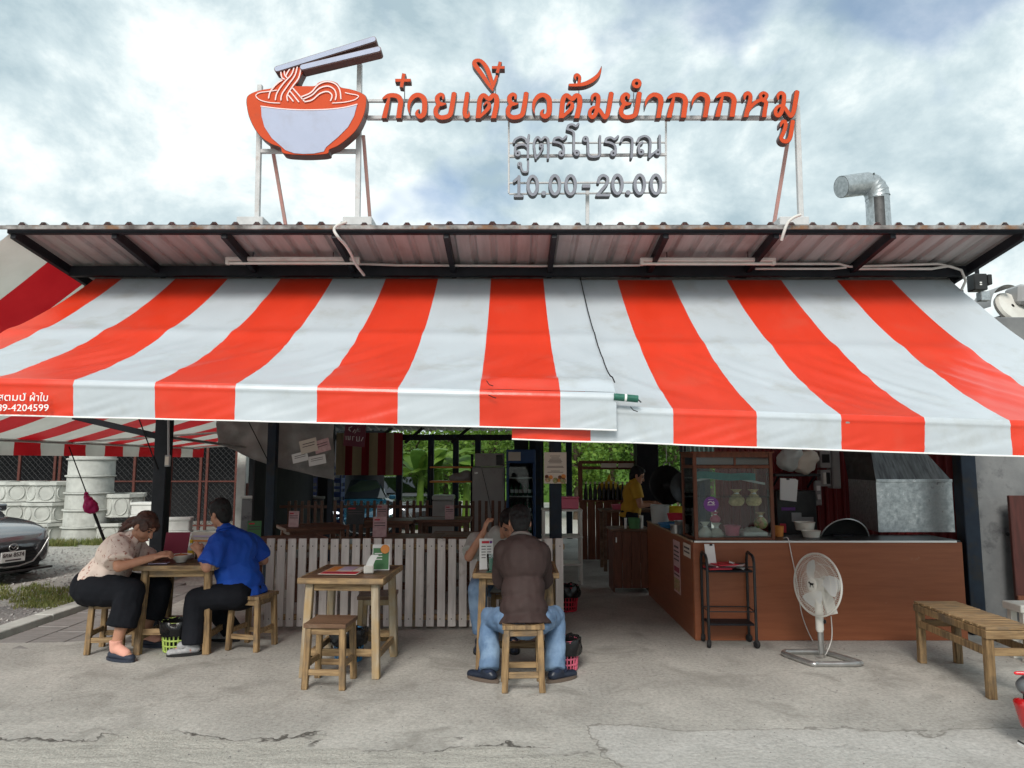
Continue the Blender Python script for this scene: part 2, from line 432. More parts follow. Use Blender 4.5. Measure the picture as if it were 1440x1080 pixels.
# ================================================================ SETTING
def ground_mat():
    mt = bpy.data.materials.new('old_concrete'); mt.use_nodes = True
    t = mt.node_tree; N, L = t.nodes, t.links; b = N['Principled BSDF']
    def nd(ty, **k):
        n = N.new(ty)
        for a, c in k.items():
            if a in n.inputs: n.inputs[a].default_value = c
            else: setattr(n, a, c)
        return n
    tc = nd('ShaderNodeTexCoord')
    def noi(scale, detail=8, rough=0.6, dist=0.0, src=None):
        n = nd('ShaderNodeTexNoise'); n.inputs['Scale'].default_value = scale; n.inputs['Detail'].default_value = detail
        n.inputs['Roughness'].default_value = rough; n.inputs['Distortion'].default_value = dist
        L.new(src or tc.outputs['Object'], n.inputs['Vector']); return n.outputs['Fac']
    def ramp(src, stops):
        r = nd('ShaderNodeValToRGB'); el = r.color_ramp.elements
        el[0].position, el[0].color = stops[0]; el[1].position, el[1].color = stops[-1]
        for p, c in stops[1:-1]:
            q = el.new(p); q.color = c
        L.new(src, r.inputs['Fac']); return r.outputs['Color']
    def mix(f, a, c, mode='MIX'):
        x = nd('ShaderNodeMix'); x.data_type = 'RGBA'; x.blend_type = mode
        if isinstance(f, float): x.inputs['Factor'].default_value = f
        else: L.new(f, x.inputs['Factor'])
        for s, q in (('A', a), ('B', c)):
            if isinstance(q, tuple): x.inputs[s].default_value = q
            else: L.new(q, x.inputs[s])
        return x.outputs['Result']
    def ma(op, a, c):
        x = nd('ShaderNodeMath'); x.operation = op
        for i, q in enumerate((a, c)):
            if isinstance(q, (int, float)): x.inputs[i].default_value = q
            else: L.new(q, x.inputs[i])
        return x.outputs[0]
    g = lambda v, w=1.0: (v, v * (1 - .035 * w), v * (1 - .12 * w), 1)
    base = ramp(noi(0.9, 6, .66, .4), [(0.28, g(.30)), (0.5, g(.415)), (0.70, g(.53))])
    fine = ramp(noi(38, 4, .7), [(0.25, (.62, .62, .62, 1)), (0.6, (1.08, 1.08, 1.08, 1))])
    c = mix(1.0, base, fine, 'MULTIPLY')
    blot = ramp(noi(2.3, 5, .6, 1.0), [(0.52, (0, 0, 0, 1)), (0.70, (.7, .7, .7, 1))])
    c = mix(blot, c, g(.225, 1.3))
    # worn, broken surface layer along the front edge of the slab
    sx = nd('ShaderNodeSeparateXYZ'); L.new(tc.outputs['Object'], sx.inputs[0])
    edge = ma('ADD', ma('MULTIPLY', noi(0.85, 6, .62, .6), 1.5), ma('MULTIPLY', noi(5.0, 5, .6, .3), .18))
    edge = ma('ADD', edge, ma('MULTIPLY', sx.outputs['X'], -0.045))
    q = ma('SUBTRACT', ma('ADD', edge, 3.33), sx.outputs['Y'])          # >0 inside the broken strip
    inside = ramp(q, [(0.0, (0, 0, 0, 1)), (0.09, (1, 1, 1, 1))])
    gravel = ramp(noi(60, 5, .75), [(0.30, (.25, .238, .205, 1)), (0.5, (.43, .415, .37, 1)), (0.7, (.55, .53, .48, 1))])
    streak = nd('ShaderNodeMapping'); streak.inputs['Scale'].default_value = (1.6, 9, 1); L.new(tc.outputs['Object'], streak.inputs[0])
    stv = ramp(noi(2.0, 5, .65, 1.0, streak.outputs[0]), [(0.3, (.7, .7, .7, 1)), (0.65, (1.08, 1.08, 1.08, 1))])
    gravel = mix(1.0, gravel, stv, 'MULTIPLY')
    c = mix(inside, c, gravel)
    lip = ramp(q, [(0.0, (0, 0, 0, 1)), (0.005, (1, 1, 1, 1)), (0.018, (1, 1, 1, 1)), (0.045, (0, 0, 0, 1))])
    lipb = mix(1.0, lip, ramp(noi(1.5, 4, .6), [(0.48, (0, 0, 0, 1)), (0.55, (1, 1, 1, 1))]), 'MULTIPLY')
    c = mix(lipb, c, (.085, .078, .068, 1))
    # smoother, paler cement repair in the front right
    e2 = ma('SUBTRACT', noi(1.3, 5, .6, .4), .5)
    q2 = ma('MINIMUM', ma('ADD', ma('SUBTRACT', sx.outputs['X'], .5), ma('MULTIPLY', e2, .8)), ma('ADD', ma('SUBTRACT', 4.42, sx.outputs['Y']), ma('MULTIPLY', e2, .7)))
    c = mix(mix(1.0, ramp(q2, [(0.0, (0, 0, 0, 1)), (0.05, (1, 1, 1, 1))]), (.7, .7, .7, 1), 'MULTIPLY'), c, mix(1.0, ramp(noi(3.0, 5, .6), [(.3, (.40, .39, .365, 1)), (.7, (.55, .54, .51, 1))]), fine, 'MULTIPLY'))
    c = mix(mix(1.0, ramp(q2, [(0.0, (0, 0, 0, 1)), (0.004, (1, 1, 1, 1)), (0.012, (1, 1, 1, 1)), (0.025, (0, 0, 0, 1))]), (.6, .6, .6, 1), 'MULTIPLY'), c, (.13, .12, .105, 1))
    # hairline cracks
    wv = nd('ShaderNodeVectorMath'); wv.operation = 'ADD'
    nz = nd('ShaderNodeTexNoise'); nz.inputs['Scale'].default_value = 1.6; nz.inputs['Detail'].default_value = 6
    L.new(tc.outputs['Object'], nz.inputs['Vector'])
    sc = nd('ShaderNodeVectorMath'); sc.operation = 'SCALE'; sc.inputs['Scale'].default_value = 0.9; L.new(nz.outputs['Color'], sc.inputs[0])
    L.new(tc.outputs['Object'], wv.inputs[0]); L.new(sc.outputs[0], wv.inputs[1])
    vo = nd('ShaderNodeTexVoronoi'); vo.feature = 'DISTANCE_TO_EDGE'; vo.inputs['Scale'].default_value = 0.3
    L.new(wv.outputs[0], vo.inputs['Vector'])
    crack = ramp(vo.outputs['Distance'], [(0.0, (1, 1, 1, 1)), (0.003, (0, 0, 0, 1))])
    crack = mix(1.0, crack, ramp(noi(.8, 3, .6), [(0.52, (0, 0, 0, 1)), (0.64, (.55, .55, .55, 1))]), 'MULTIPLY')
    c = mix(crack, c, (.09, .085, .075, 1))
    specks = ramp(noi(16, 3, .8), [(0.69, (0, 0, 0, 1)), (0.72, (1, 1, 1, 1))])
    c = mix(specks, c, (.11, .105, .095, 1))
    L.new(c, b.inputs['Base Color'])
    b.inputs['Roughness'].default_value = 0.82
    hgt = ma('ADD', ma('MULTIPLY', noi(45, 4, .7), .35), ma('MULTIPLY', noi(4, 5, .6), .6))
    gr = nd('ShaderNodeRGBToBW'); L.new(inside, gr.inputs[0])
    hgt = ma('ADD', hgt, ma('MULTIPLY', ma('MULTIPLY', gr.outputs[0], noi(25, 4, .75)), 1.3))
    hgt = ma('SUBTRACT', hgt, ma('MULTIPLY', gr.outputs[0], .5))
    bp = nd('ShaderNodeBump'); bp.inputs['Strength'].default_value = .55; bp.inputs['Distance'].default_value = .02
    L.new(hgt, bp.inputs['Height']); L.new(bp.outputs[0], b.inputs['Normal'])
    return mt
m['concrete'] = ground_mat()
m['gravel'] = M('pale_gravel', (0.50, 0.485, 0.45), (0.27, 0.26, 0.235), 22, rough=0.9, bump=0.8, bscale=30, c3=(0.36, 0.35, 0.31), s3=.7, detail=8)
m['gravel_dark'] = M('dark_gravel', (0.13, 0.125, 0.12), (0.30, 0.29, 0.28), 40, rough=0.9, bump=0.9, bscale=60, detail=8)

# one ground sheet to the horizon; it drops behind the restaurant
def gz(x, y):
    t = min(1, max(0, (y - 15.4) / 1.6)); t = t * t * (3 - 2 * t)
    u = min(1, max(0, (x + 6.5) / 1.5))
    return -0.04 - 0.32 * t * u
xs = [-500, -120, -40, -20, -12, -9, -7, -6.5, -6, -5.5, -5, -4, 0, 4, 8, 14, 25, 60, 200, 500]
ys = [-300, -60, -10, 0, 6, 10, 13, 15.4, 15.7, 16, 16.3, 16.6, 17, 20, 30, 60, 150, 600]
mb = MB()
mb.add([(x, y, gz(x, y)) for y in ys for x in xs],
       [(j * len(xs) + i, j * len(xs) + i + 1, (j + 1) * len(xs) + i + 1, (j + 1) * len(xs) + i)
        for j in range(len(ys) - 1) for i in range(len(xs) - 1)])
tag(mb.build('ground', m['gravel'], smooth=180, fix=False), kind='structure')
# cast concrete forecourt and dining floor (an L shape with thickness)
mb = MB()
poly = [(-30, -12), (30, -12), (30, 15.3), (-4.25, 15.3), (-3.7, 7.4), (-3.45, 6.62), (-3.9, 6.44), (-4.5, 6.40), (-5.3, 6.2), (-8.0, 5.5), (-30, 4.6)]
mb.prism([(x, y, 0) for x, y in poly], (0, 0, -0.2))
tag(mb.build('concrete_floor', m['concrete']), kind='structure')
# dark gravel apron left of the paving
mb = MB()
mb.prism([(x, y, -0.022) for x, y in [(-12, 5.2), (-8, 5.75), (-5.3, 6.35), (-4.85, 6.6), (-4.85, 7.9), (-5.6, 8.1), (-7.2, 7.4), (-12, 7.0)]], (0, 0, -0.01))
tag(mb.build('gravel_apron', m['gravel_dark']), kind='structure')

m['paver'] = M('grey_paver', (0.27, 0.255, 0.245), (0.20, 0.19, 0.18), 5, rough=0.7, bump=0.2, bscale=40, stretch=(1, 5, 1))
pv = thing('paving', None, None); tag(pv, kind='structure')
for i in range(3):
    for j in range(5):
        mb = MB()
        mb.box((-4.40 + i * 0.31, 6.72 + j * 0.62 - (i % 2) * .2, -0.016), (0.30, 0.605, 0.03), Euler((random.uniform(-.006, .006), random.uniform(-.01, .01), random.uniform(-.012, .012))).to_matrix(), 0.004)
        mb.build('paving_slab', m['paver'], pv)
kb = thing('kerb', None, None); tag(kb, kind='structure')
for j in range(6):
    mb = MB(); mb.box((-4.73, 6.88 + j * 1.0, -0.005), (0.2, 0.99, 0.09), None, 0.008)
    mb.build('kerb_stone', m['concrete_cast'], kb)

# ================================================================ RESTAURANT SHELTER
def roof_z(y): return 3.475 - 0.135 * (y - 5.62)
shop = thing('restaurant_shelter', 'open fronted restaurant shelter with low pitched corrugated metal roof on dark steel posts', 'shelter', (0, 6.5, 0))
RX0, RX1, RY0, RY1 = -4.10, 4.22, 5.60, 15.0
per = 0.176
nsheet = 12
sw = (RX1 - RX0) / nsheet
k = 0
for i in range(nsheet):
    x0 = RX0 + i * sw
    nr = 4
    p_ = sw / nr
    prof = []
    for r in range(nr):
        a = x0 + r * p_
        prof += [(a, 0), (a + p_ * .55, 0), (a + p_ * .66, .024), (a + p_ * .82, .024), (a + p_ * .93, 0)]
    prof.append((x0 + sw + .012, 0.0))
    mb = MB()
    dz = 0.003 * (i % 2)
    n = len(prof)
    vs = []
    for yy in (RY0 - 0.02 * random.random(), 8.0, 11.0, RY1):
        vs += [(x, yy, roof_z(yy) + z + dz) for x, z in prof]
    for yy in (RY0, 8.0, 11.0, RY1):
        vs += [(x, yy, roof_z(yy) + z + dz + .004) for x, z in prof]
    fs = [(a * n + j, a * n + j + 1, (a + 1) * n + j + 1, (a + 1) * n + j) for a in (0, 1, 2, 4, 5, 6) for j in range(n - 1)]
    fs += [(j, j + 1, 4 * n + j + 1, 4 * n + j) for j in range(n - 1)]
    mb.add(vs, fs)
    mb.build('roof_sheet', m['roof_sheet'], shop, world=True, fix=False)
# weathered flashing along the front edge
mb = MB()
mb.box(((RX0 + RX1) / 2, RY0 - 0.035, roof_z(RY0) - 0.026), (RX1 - RX0 + .06, 0.012, 0.032), None, 0.002)
mb.build('edge_flashing', m['roof_edge'], shop, world=True)
mb = MB()
mb.box(((RX0 + RX1) / 2, RY0 + 0.03, roof_z(RY0) - 0.045), (RX1 - RX0, 0.05, 0.034), None, 0.003)
mb.build('eave_beam', m['black_steel'], shop, world=True)
for px in (24, 165, 318, 472, 628, 779, 935, 1089, 1252, 1436):
    x = at(px, 325, 5.66).x
    mb = MB()
    mb.bar((x, RY0 + .02, roof_z(RY0) - 0.062), (x, 10.5, roof_z(10.5) - 0.062), 0.045, 0.08)
    mb.build('rafter', m['black_steel'], shop, world=True)
for y, h in ((6.62, .13), (9.0, .1), (11.5, .1), (14.8, .12)):
    mb = MB()
    mb.box(((RX0 + RX1) / 2, y, roof_z(y) - .115 - h / 2), (RX1 - RX0 - .1, .07, h), None, .004)
    mb.build('purlin', m['black_steel'], shop, world=True)
a_, b_ = at(720, 389, 6.36).z, at(720, 375, 6.36).z
mb = MB(); mb.box(((RX0 + RX1) / 2, 6.36, (a_ + b_) / 2), (RX1 - RX0 - .12, .06, b_ - a_), None, .004); mb.build('wall_beam', m['black_steel'], shop, world=True)
def post(px, py, Y, w, mat, ztop=None):
    x = at(px, py, Y).x
    mb = MB()
    zt = ztop or roof_z(Y) - .11
    mb.box((x, Y, zt / 2), (w, w, zt), None, .006)
    mb.build('post', mat, shop, world=True)
    return x
POSTX = post(229, 650, 6.92, .125, m['black_steel'])
post(383, 650, 9.0, .11, m['blue_steel'])
post(466, 650, 11.5, .085, m['blue_steel'])
CPX = post(781, 700, 7.6, .125, m['blue_steel'])
post(1362, 750, 6.75, .14, m['blue_steel'])
post(908, 640, 11.5, .34, m['black_steel'])
for px in (562, 606, 641, 672, 757, 800, 985): post(px, 650, 14.8, .12, m['blue_steel'])
# knee braces at the back
for px in (546, 590, 655, 812, 835):
    a = at(px, 620, 14.75); mb = MB(); mb.bar((a.x - .3, 14.75, 1.95), (a.x + .12, 14.75, 2.3), .06)
    mb.build('knee_brace', m['black_steel'], shop, world=True)
# boarded back strip with light leaking between the boards
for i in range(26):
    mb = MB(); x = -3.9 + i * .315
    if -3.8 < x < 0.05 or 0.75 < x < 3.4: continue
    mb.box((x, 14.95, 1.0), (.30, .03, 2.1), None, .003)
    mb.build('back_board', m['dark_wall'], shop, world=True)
# PVC conduits under the eave
mb = MB()
def uz(y): return roof_z(y) - .10
pts = [at(505, 371, 6.28), at(560, 373, 6.28), at(760, 374, 6.28), at(900, 373, 6.28)]
mb.tube(pts, .011)
mb.build('conduit', m['pvc'], shop, smooth=40, world=True)
mb = MB()
mb.tube([at(1090, 371, 6.28), at(1180, 371, 6.28), at(1195, 375, 6.28), at(1320, 371, 6.28), at(1340, 376, 6.28)], .011)
mb.build('conduit', m['pvc'], shop, smooth=40, world=True)
mb = MB()
mb.tube([at(1062, 378, 6.28), at(1170, 378, 6.28), at(1190, 376, 6.28)], .010)
mb.tube([at(1200, 378, 6.28), at(1310, 378, 6.28), at(1335, 374, 6.28), at(1352, 380, 6.28), at(1358, 395, 6.28), at(1352, 408, 6.28)], .012)
mb.build('conduit', m['pvc'], shop, smooth=40, world=True)
# dark shed side wall on the left-rear, dark panel above the dining room
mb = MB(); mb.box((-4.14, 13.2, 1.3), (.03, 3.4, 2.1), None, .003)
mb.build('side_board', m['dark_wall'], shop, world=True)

# fluorescent battens hanging below the eave
def batten(px0, px1, py, label):
    a, b = at(px0, py, 6.10), at(px1, py + 1, 6.10)
    c = (a + b) / 2
    t = thing('fluorescent_batten', label, 'lamp', c, 0, 'fluorescent battens under the eave')
    L = (b - a).length
    mb = MB(); mb.box((0, 0, .012), (L, .05, .035), None, .006); mb.build('housing', m['pvc'], t)
    mb = MB(); mb.tube([(-L / 2 + .03, 0, -.022), (L / 2 - .03, 0, -.022)], .014); mb.build('lamp_tube', m['plastic_white'], t, smooth=40)
    for s in (-1, 1):
        mb = MB(); mb.box((s * (L / 2 - .015), 0, -.012), (.03, .045, .05), None, .004); mb.build('lamp_holder', m['plastic_white'], t)
    for s in (-.6, .6):
        mb = MB(); mb.tube([(s * L / 2, 0, .03), (s * L / 2, 0, roof_z(6.1) - c.z - .005)], .004, 6); mb.build('hanger', m['black_steel'], t)
batten(318, 506, 366, 'unlit white fluorescent batten hanging under the left part of the eave')
batten(900, 1090, 367, 'unlit white fluorescent batten hanging under the right part of the eave')

# loose white cables coming over the roof edge
for (pts, lab) in (([(488, 312), (474, 317), (470, 324), (476, 334), (486, 345), (494, 358), (500, 371), (512, 387)], 'white cable looping over the roof edge below the bowl sign'),
                   ([(1126, 302), (1116, 306), (1108, 313), (1103, 325), (1099, 338)], 'white cable end dangling over the roof edge below the sign lettering')):
    P = [at(x, y, 5.50 + max(0, (y - 335)) * .012) for x, y in pts]
    mb = MB(); mb.tube([V(p) for p in smooth_path([tuple(q) for q in P], 5)], .012, 8)
    tag(mb.build('cable', m['pvc'], smooth=50), lab, 'cable')

# ================================================================ STRIPED AWNINGS
YT, YB = 6.46, 4.27
ZT = at(720, 391, YT).z
def zb_left(x): return 2.08 + (x + 3.09) * (1.99 - 2.08) / 3.69
def zb_right(x): return 1.945 + x * (1.85 - 1.955) / 3.08
def awn_pt(x, u, zb, side):
    y = YT + (YB + side * .05 - YT) * u
    z = ZT + (zb - ZT) * u - 0.115 * 4 * u * (1 - u)
    z += 0.016 * math.exp(-((u - .50) / .04) ** 2)                      # bar that the sheet lies over
    # hollows and creases
    n = noise.noise(V((x * .9, u * 1.6, side * 7)))
    n2 = noise.noise(V((x * 3.2 + u * 4.5, u * 1.4 - x * .9, 3 + side * 5)))
    n3 = noise.noise(V((x * 11 + u * 15, u * 3 - x * 1.5, 9 + side)))
    f = u * (1 - u) * 4
    z += (n * .014 + n2 * .008) * f
    e = max(0, u - .52) / .48
    dr = -1 if x < .3 else 1                                            # creases fan out towards the outer corners
    q5 = noise.noise(V((x * 4.2 * 1.0 - dr * u * 9.0, u * 1.3, 1.5 + side)))
    q9 = noise.noise(V((x * 13 - dr * u * 24, u * 2.0, 5.5 + side)))
    se = math.sin(PI * min(1, e)) ** .8
    z += n3 * .006 * se - abs(q5) * .015 * se + max(0, q9 - .1) * .016 * se
    q3 = noise.noise(V((x * 7 + dr * u * 6, u * 1.2, 15 + side)))
    z += max(0, q3 - .15) * .02 * math.sin(PI * min(1, max(0, (.42 - u) / .42)))
    if side == 0 and x > -.25:                                          # loose overlap of the left sheet
        z += .035 * math.exp(-((u - .93) / .045) ** 2) * min(1, (x + .25) * 5)
    return V((x, y, z))
def make_awning(edges, zbf, side, label, drop, zoff, cols, hang=0.0):
    t = thing('striped_awning', label, 'awning', ((edges[0] + edges[-1]) / 2, YB, 0))
    for i in range(len(edges) - 1):
        x0, x1 = edges[i], edges[i + 1]
        mt = m['red'] if cols[i % 2] == 'r' else m['white']
        mb = MB()
        mb.grid(lambda a, b: awn_pt(x0 + (x1 - x0) * a, b, zbf(x0 + (x1 - x0) * a), side) + V((0, 0, zoff)), 14, 64)
        mb.build('awning_stripe', mt, t, smooth=60, fix=False, world=True)
    for i in range(len(edges) - 1):
        x0, x1 = edges[i], edges[i + 1]
        mt = m['red'] if cols[i % 2] == 'r' else m['white']
        mb = MB()
        def vp(a, b):
            x = x0 + (x1 - x0) * a
            w = noise.noise(V((x * 2.6, b * .6, 20 + side))) * .026 * (b + .15) + noise.noise(V((x * 9 + b * 5, b * 2, 31))) * .010
            # rounded over the front bar, then hanging
            if b < .12:
                q = b / .12 * PI / 2
                return V((x, YB + side * .05 - .022 * math.sin(q) + w * .2, zbf(x) + zoff - .022 * (1 - math.cos(q))))
            d = (b - .12) / .88
            fl = .006 * math.exp(-((d - .08) / .05) ** 2)
            return V((x, YB + side * .05 - .022 - fl + w * d * .9 + .01 * d, zbf(x) + zoff - .022 - drop * d + .004 * noise.noise(V((x * 2, 4, side)))*d))
        mb.grid(vp, 14, 26)
        mb.build('valance_panel', mt, t, smooth=60, fix=False, world=True)
    n = 60
    pts = []
    for i in range(n + 1):
        x = edges[0] + (edges[-1] - edges[0]) * i / n
        w = noise.noise(V((x * 2.6, .6, 20 + side))) * .022 * 1.15 + noise.noise(V((x * 9, 2, 31))) * .006
        pts.append(V((x, YB + side * .05 - .024 + w * .9 + .01, zbf(x) + zoff - .022 - drop + .004 * noise.noise(V((x * 2, 4, side))))))
    mb = MB(); mb.tube(pts, .005, 6); mb.build('hem', m['hem'], t, smooth=60, world=True)
    mb = MB(); mb.tube([V((x, YB + side * .05 + .012, zbf(x) + zoff - .022)) for x in (edges[0], edges[-1])], .020, 12)
    mb.build('front_bar', m['chrome'], t, smooth=50, world=True)
    mb = MB(); mb.tube([V((x, YT + .01, ZT + zoff - .01)) for x in (edges[0], edges[-1])], .022, 12)
    mb.build('top_bar', m['chrome'], t, smooth=50, world=True)
    for xx in (edges[0] + .15, (edges[0] + edges[-1]) / 2, edges[-1] - .15):
        mb = MB(); mb.bar((xx, YB + .03, zbf(xx) + zoff - .06), (xx, 6.55, 2.35), .03)
        mb.build('folding_arm', m['chrome'], t, world=True)
    return t
LE = [-3.86, -3.614, -3.12, -2.635, -2.145, -1.66, -1.17, -.685, -.195, .29, .625]
RE = [0.0, .475, .975, 1.48, 1.99, 2.495, 3.01, 3.52, 4.06]
aw_l = make_awning(LE, zb_left, 0, 'orange red and white striped awning, left half that overlaps its neighbour', .205, 0.0, 'rw')
aw_r = make_awning(RE, zb_right, 1, 'orange red and white striped awning, right half tucked under its neighbour', .20, -.012, 'rw')
# printed name and number on the left end panel
def text_mesh(s, size, mat, ext=0.0015, bold=0.0):
    cu = bpy.data.curves.new('lettering', 'FONT')
    cu.body = s; cu.size = size; cu.extrude = ext; cu.offset = bold
    cu.align_x = 'LEFT'
    o = bpy.data.objects.new('tmp', cu); col.objects.link(o)
    bpy.context.view_layer.update()
    dg = bpy.context.evaluated_depsgraph_get()
    me = bpy.data.meshes.new_from_object(o.evaluated_get(dg))
    bpy.data.objects.remove(o); bpy.data.curves.remove(cu)
    me.materials.clear(); me.materials.append(mat)
    return me
def put_text(s, size, mat, parent, origin, ux=V((1, 0, 0)), uy=V((0, 0, 1)), width=None, name='lettering', bold=0.0):
    """lettering laid in the plane ux,uy (parent space) with its lower left at origin"""
    me = text_mesh(s, size, mat, bold=bold)
    xs_ = [v.co.x for v in me.vertices] or [0]
    k = (width / max(1e-6, max(xs_) - min(xs_))) if width else 1.0
    x0 = min(xs_); nrm = ux.cross(uy)
    for v in me.vertices:
        v.co = V(origin) + ux * ((v.co.x - x0) * k) + uy * v.co.y + nrm * v.co.z
    return link(name, me, parent)
loc = V(aw_l.location)
for s, pxa, pxb, py, sz in (('เสตมป์', -8, 36, 563.5, .062), ('ผ้าใบ', 42, 67, 564, .062), ('089-4204599', -12, 68, 578, .058)):
    a, b = at(pxa, py, YB - .045), at(pxb, py, YB - .045)
    put_text(s, sz, m['hem'], aw_l, a - loc, width=(b - a).x)
# seam cord between the two halves
mb = MB()
pts = [awn_pt(.632 , u, zb_left(.63), 0) + V((0.0, -.006, .012)) for u in [i / 24 for i in range(24)]]
mb.tube(pts, .0045, 6)
tag(mb.build('lashing_cord', m['rope'], smooth=60), 'thin black cord lashed down the edge where the two awning halves meet', 'cord')
# green wrapped tube and knot at the joint
c0, c1 = at(863, 558, YB - .02), at(897, 561, YB - .02)
t = thing('wrapped_tube', 'short dark green wrapped tube sticking out at the awning joint', 'tube', c0)
d = c1 - c0
m['green_tape'] = M('dark_green_tape', (0.02, 0.10, 0.07), (0.03, 0.14, 0.1), 30, rough=0.4)
mb = MB(); mb.tube([V((0, 0, 0)), d * .45], .022, 12); mb.tube([d * .52, d], .022, 12); mb.build('sleeve', m['green_tape'], t, smooth=40)
mb = MB(); mb.tube([d * .44, d * .53], .0235, 12); mb.build('tie', m['hem'], t, smooth=40)
mb = MB(); mb.tube([d * .98, d * 1.12 + V((0, -.01, -.02))], .004, 6); mb.build('cord_end', m['rope'], t)
for (x, y, a) in ((688, 541, .7), (692, 558, 0), (891, 577, .5)):
    p = at(x, y, YB - .05)
    mb = MB(); mb.tube([p + V((-.022 * math.cos(a), 0, .012 + .02 * math.sin(a))), p, p + V((.024, -.006, -.008))], .003, 6)
    tag(mb.build('cord_knot', m['rope']), {688: 'black cord tie on the red awning stripe, upper one', 692: 'black cord tie on the red valance panel, lower one', 891: 'black cord knot on the white valance beside the green tube'}[x], 'cord')

# side awning running back along the left flank
SA0, SA1 = 5.60, 14.6
sa = thing('side_awning', 'crimson and cream striped side awning sloping down left of the restaurant', 'awning', (-5.3, 10, 0))
def sa_pt(y, s):
    zt = roof_z(y) - .06; zbm = 1.86
    x = -4.09 + (-6.46 + 4.09) * s
    z = zt + (zbm - zt) * s - .15 * 4 * s * (1 - s) * min(1, (zt - zbm) / 1.5)
    z += noise.noise(V((y * 1.2, s * 2, 50))) * .03 * 4 * s * (1 - s)
    return V((x, y, z))
ye = [SA0 + .02]
while ye[-1] < SA1: ye.append(ye[-1] + .52)
for i in range(len(ye) - 1):
    y0, y1 = ye[i], ye[i + 1]
    mt = m['white2'] if i % 2 == 0 else m['red2']
    mb = MB(); mb.grid(lambda a, b: sa_pt(y0 + (y1 - y0) * a, b), 6, 20)
    mb.build('awning_stripe', mt, sa, smooth=60, fix=False, world=True)
    mb = MB()
    mb.grid(lambda a, b: sa_pt(y0 + (y1 - y0) * a, 1) + V((noise.noise(V((y0 * 2 + a, b, 8))) * .03 * b, 0, -.21 * b)), 6, 6)
    mb.build('valance_panel', mt, sa, smooth=60, fix=False, world=True)
mb = MB(); mb.tube([sa_pt(y, .985) + V((.03, 0, -.03)) for y in (SA0, 10, SA1)], .022, 10); mb.build('edge_pipe', m['chrome'], sa, smooth=40, world=True)
for y in (10.35, 14.3):
    mb = MB(); p = sa_pt(y, .98); mb.tube([p + V((.05, 0, -.03)), V((-4.1, y, 2.0))], .015, 8); mb.build('strut', m['chrome'], sa, smooth=40, world=True)
mb = MB(); mb.bar(at(104, 586, 6.9), at(224, 614, 6.9), .055); mb.build('bracket_arm', m['black_steel'], sa, world=True)
mb = MB(); mb.tube([at(238, 615, 7.0), at(345, 629, 9.0)], .015, 8); mb.build('strut', m['chrome'], sa, smooth=40, world=True)
# ================================================================ ROOFTOP SIGN
YS = 5.72
sign = thing('rooftop_sign', 'rooftop sign of orange Thai letters and a noodle bowl emblem on a white frame', 'sign', (0, YS, 3.4))
SO = V(sign.location)

def march(field, x0, y0, st):
    """closed contours of field<0 on a grid (marching squares)"""
    ny, nx = field.shape
    segs = {}
    def pt(i, j, k, l):
        a, b = field[j, i], field[l, k]
        t = a / (a - b)
        return (i + (k - i) * t, j + (l - j) * t)
    nxt, pos = {}, {}
    S = field < 0
    cells = np.argwhere((S[:-1, :-1].astype(int) + S[1:, :-1] + S[:-1, 1:] + S[1:, 1:]) % 4 != 0)
    for j, i in cells:
        c = (S[j, i], S[j, i + 1], S[j + 1, i + 1], S[j + 1, i])
        E_ = [((i, j, i + 1, j), 'h', i, j), ((i + 1, j, i + 1, j + 1), 'v', i + 1, j), ((i, j + 1, i + 1, j + 1), 'h', i, j + 1), ((i, j, i, j + 1), 'v', i, j)]
        key = lambda e: (E_[e][1], E_[e][2], E_[e][3])
        ins = [e for e in range(4) if c[e] and not c[(e + 1) % 4]]
        outs = [e for e in range(4) if not c[e] and c[(e + 1) % 4]]
        for e in ins + outs:
            k = key(e)
            if k not in pos: pos[k] = pt(*E_[e][0])
        if len(ins) == 1: nxt[key(ins[0])] = key(outs[0])
        else:
            for e in ins:                                  # saddle: keep corners apart
                nxt[key(e)] = key((e - 1) % 4) if (e - 1) % 4 in outs else key(outs[0])
    loops = []
    while nxt:
        k = next(iter(nxt)); lp = []
        while k in nxt:
            lp.append(pos[k]); k = nxt.pop(k)
        if len(lp) > 6: loops.append([(x0 + a * st, y0 + b * st) for a, b in lp])
    return loops
def sdf_strokes(strokes, clip, pad=3.0, st=0.3):
    """strokes: list of (points[(x,y,r)], flat_start, flat_end) in photograph pixels"""
    allp = [p for s in strokes for p in s[0]]
    x0 = min(p[0] - p[2] for p in allp) - pad; x1 = max(p[0] + p[2] for p in allp) + pad
    y0 = min(p[1] - p[2] for p in allp) - pad; y1 = max(p[1] + p[2] for p in allp) + pad
    X, Y = np.meshgrid(np.arange(x0, x1, st), np.arange(y0, y1, st))
    D = np.full(X.shape, 1e3)
    for pts, fs, fe in strokes:
        if len(pts) > 2: pts = [tuple(p) for p in smooth_path(pts, 6)]
        for i in range(len(pts) - 1):
            (ax, ay, ar), (bx, by, br) = pts[i], pts[i + 1]
            dx_, dy_ = bx - ax, by - ay; L2 = dx_ * dx_ + dy_ * dy_ + 1e-9; L_ = math.sqrt(L2)
            t = ((X - ax) * dx_ + (Y - ay) * dy_) / L2
            tc = np.clip(t, 0, 1)
            d = np.hypot(X - ax - tc * dx_, Y - ay - tc * dy_) - (ar + (br - ar) * tc)
            if fs and i == 0: d = np.maximum(d, -t * L_)
            if fe and i == len(pts) - 2: d = np.maximum(d, (t - 1) * L_)
            D = np.minimum(D, d)
    if clip is not None: D = np.maximum(D, Y - clip)
    return D, x0, y0, st
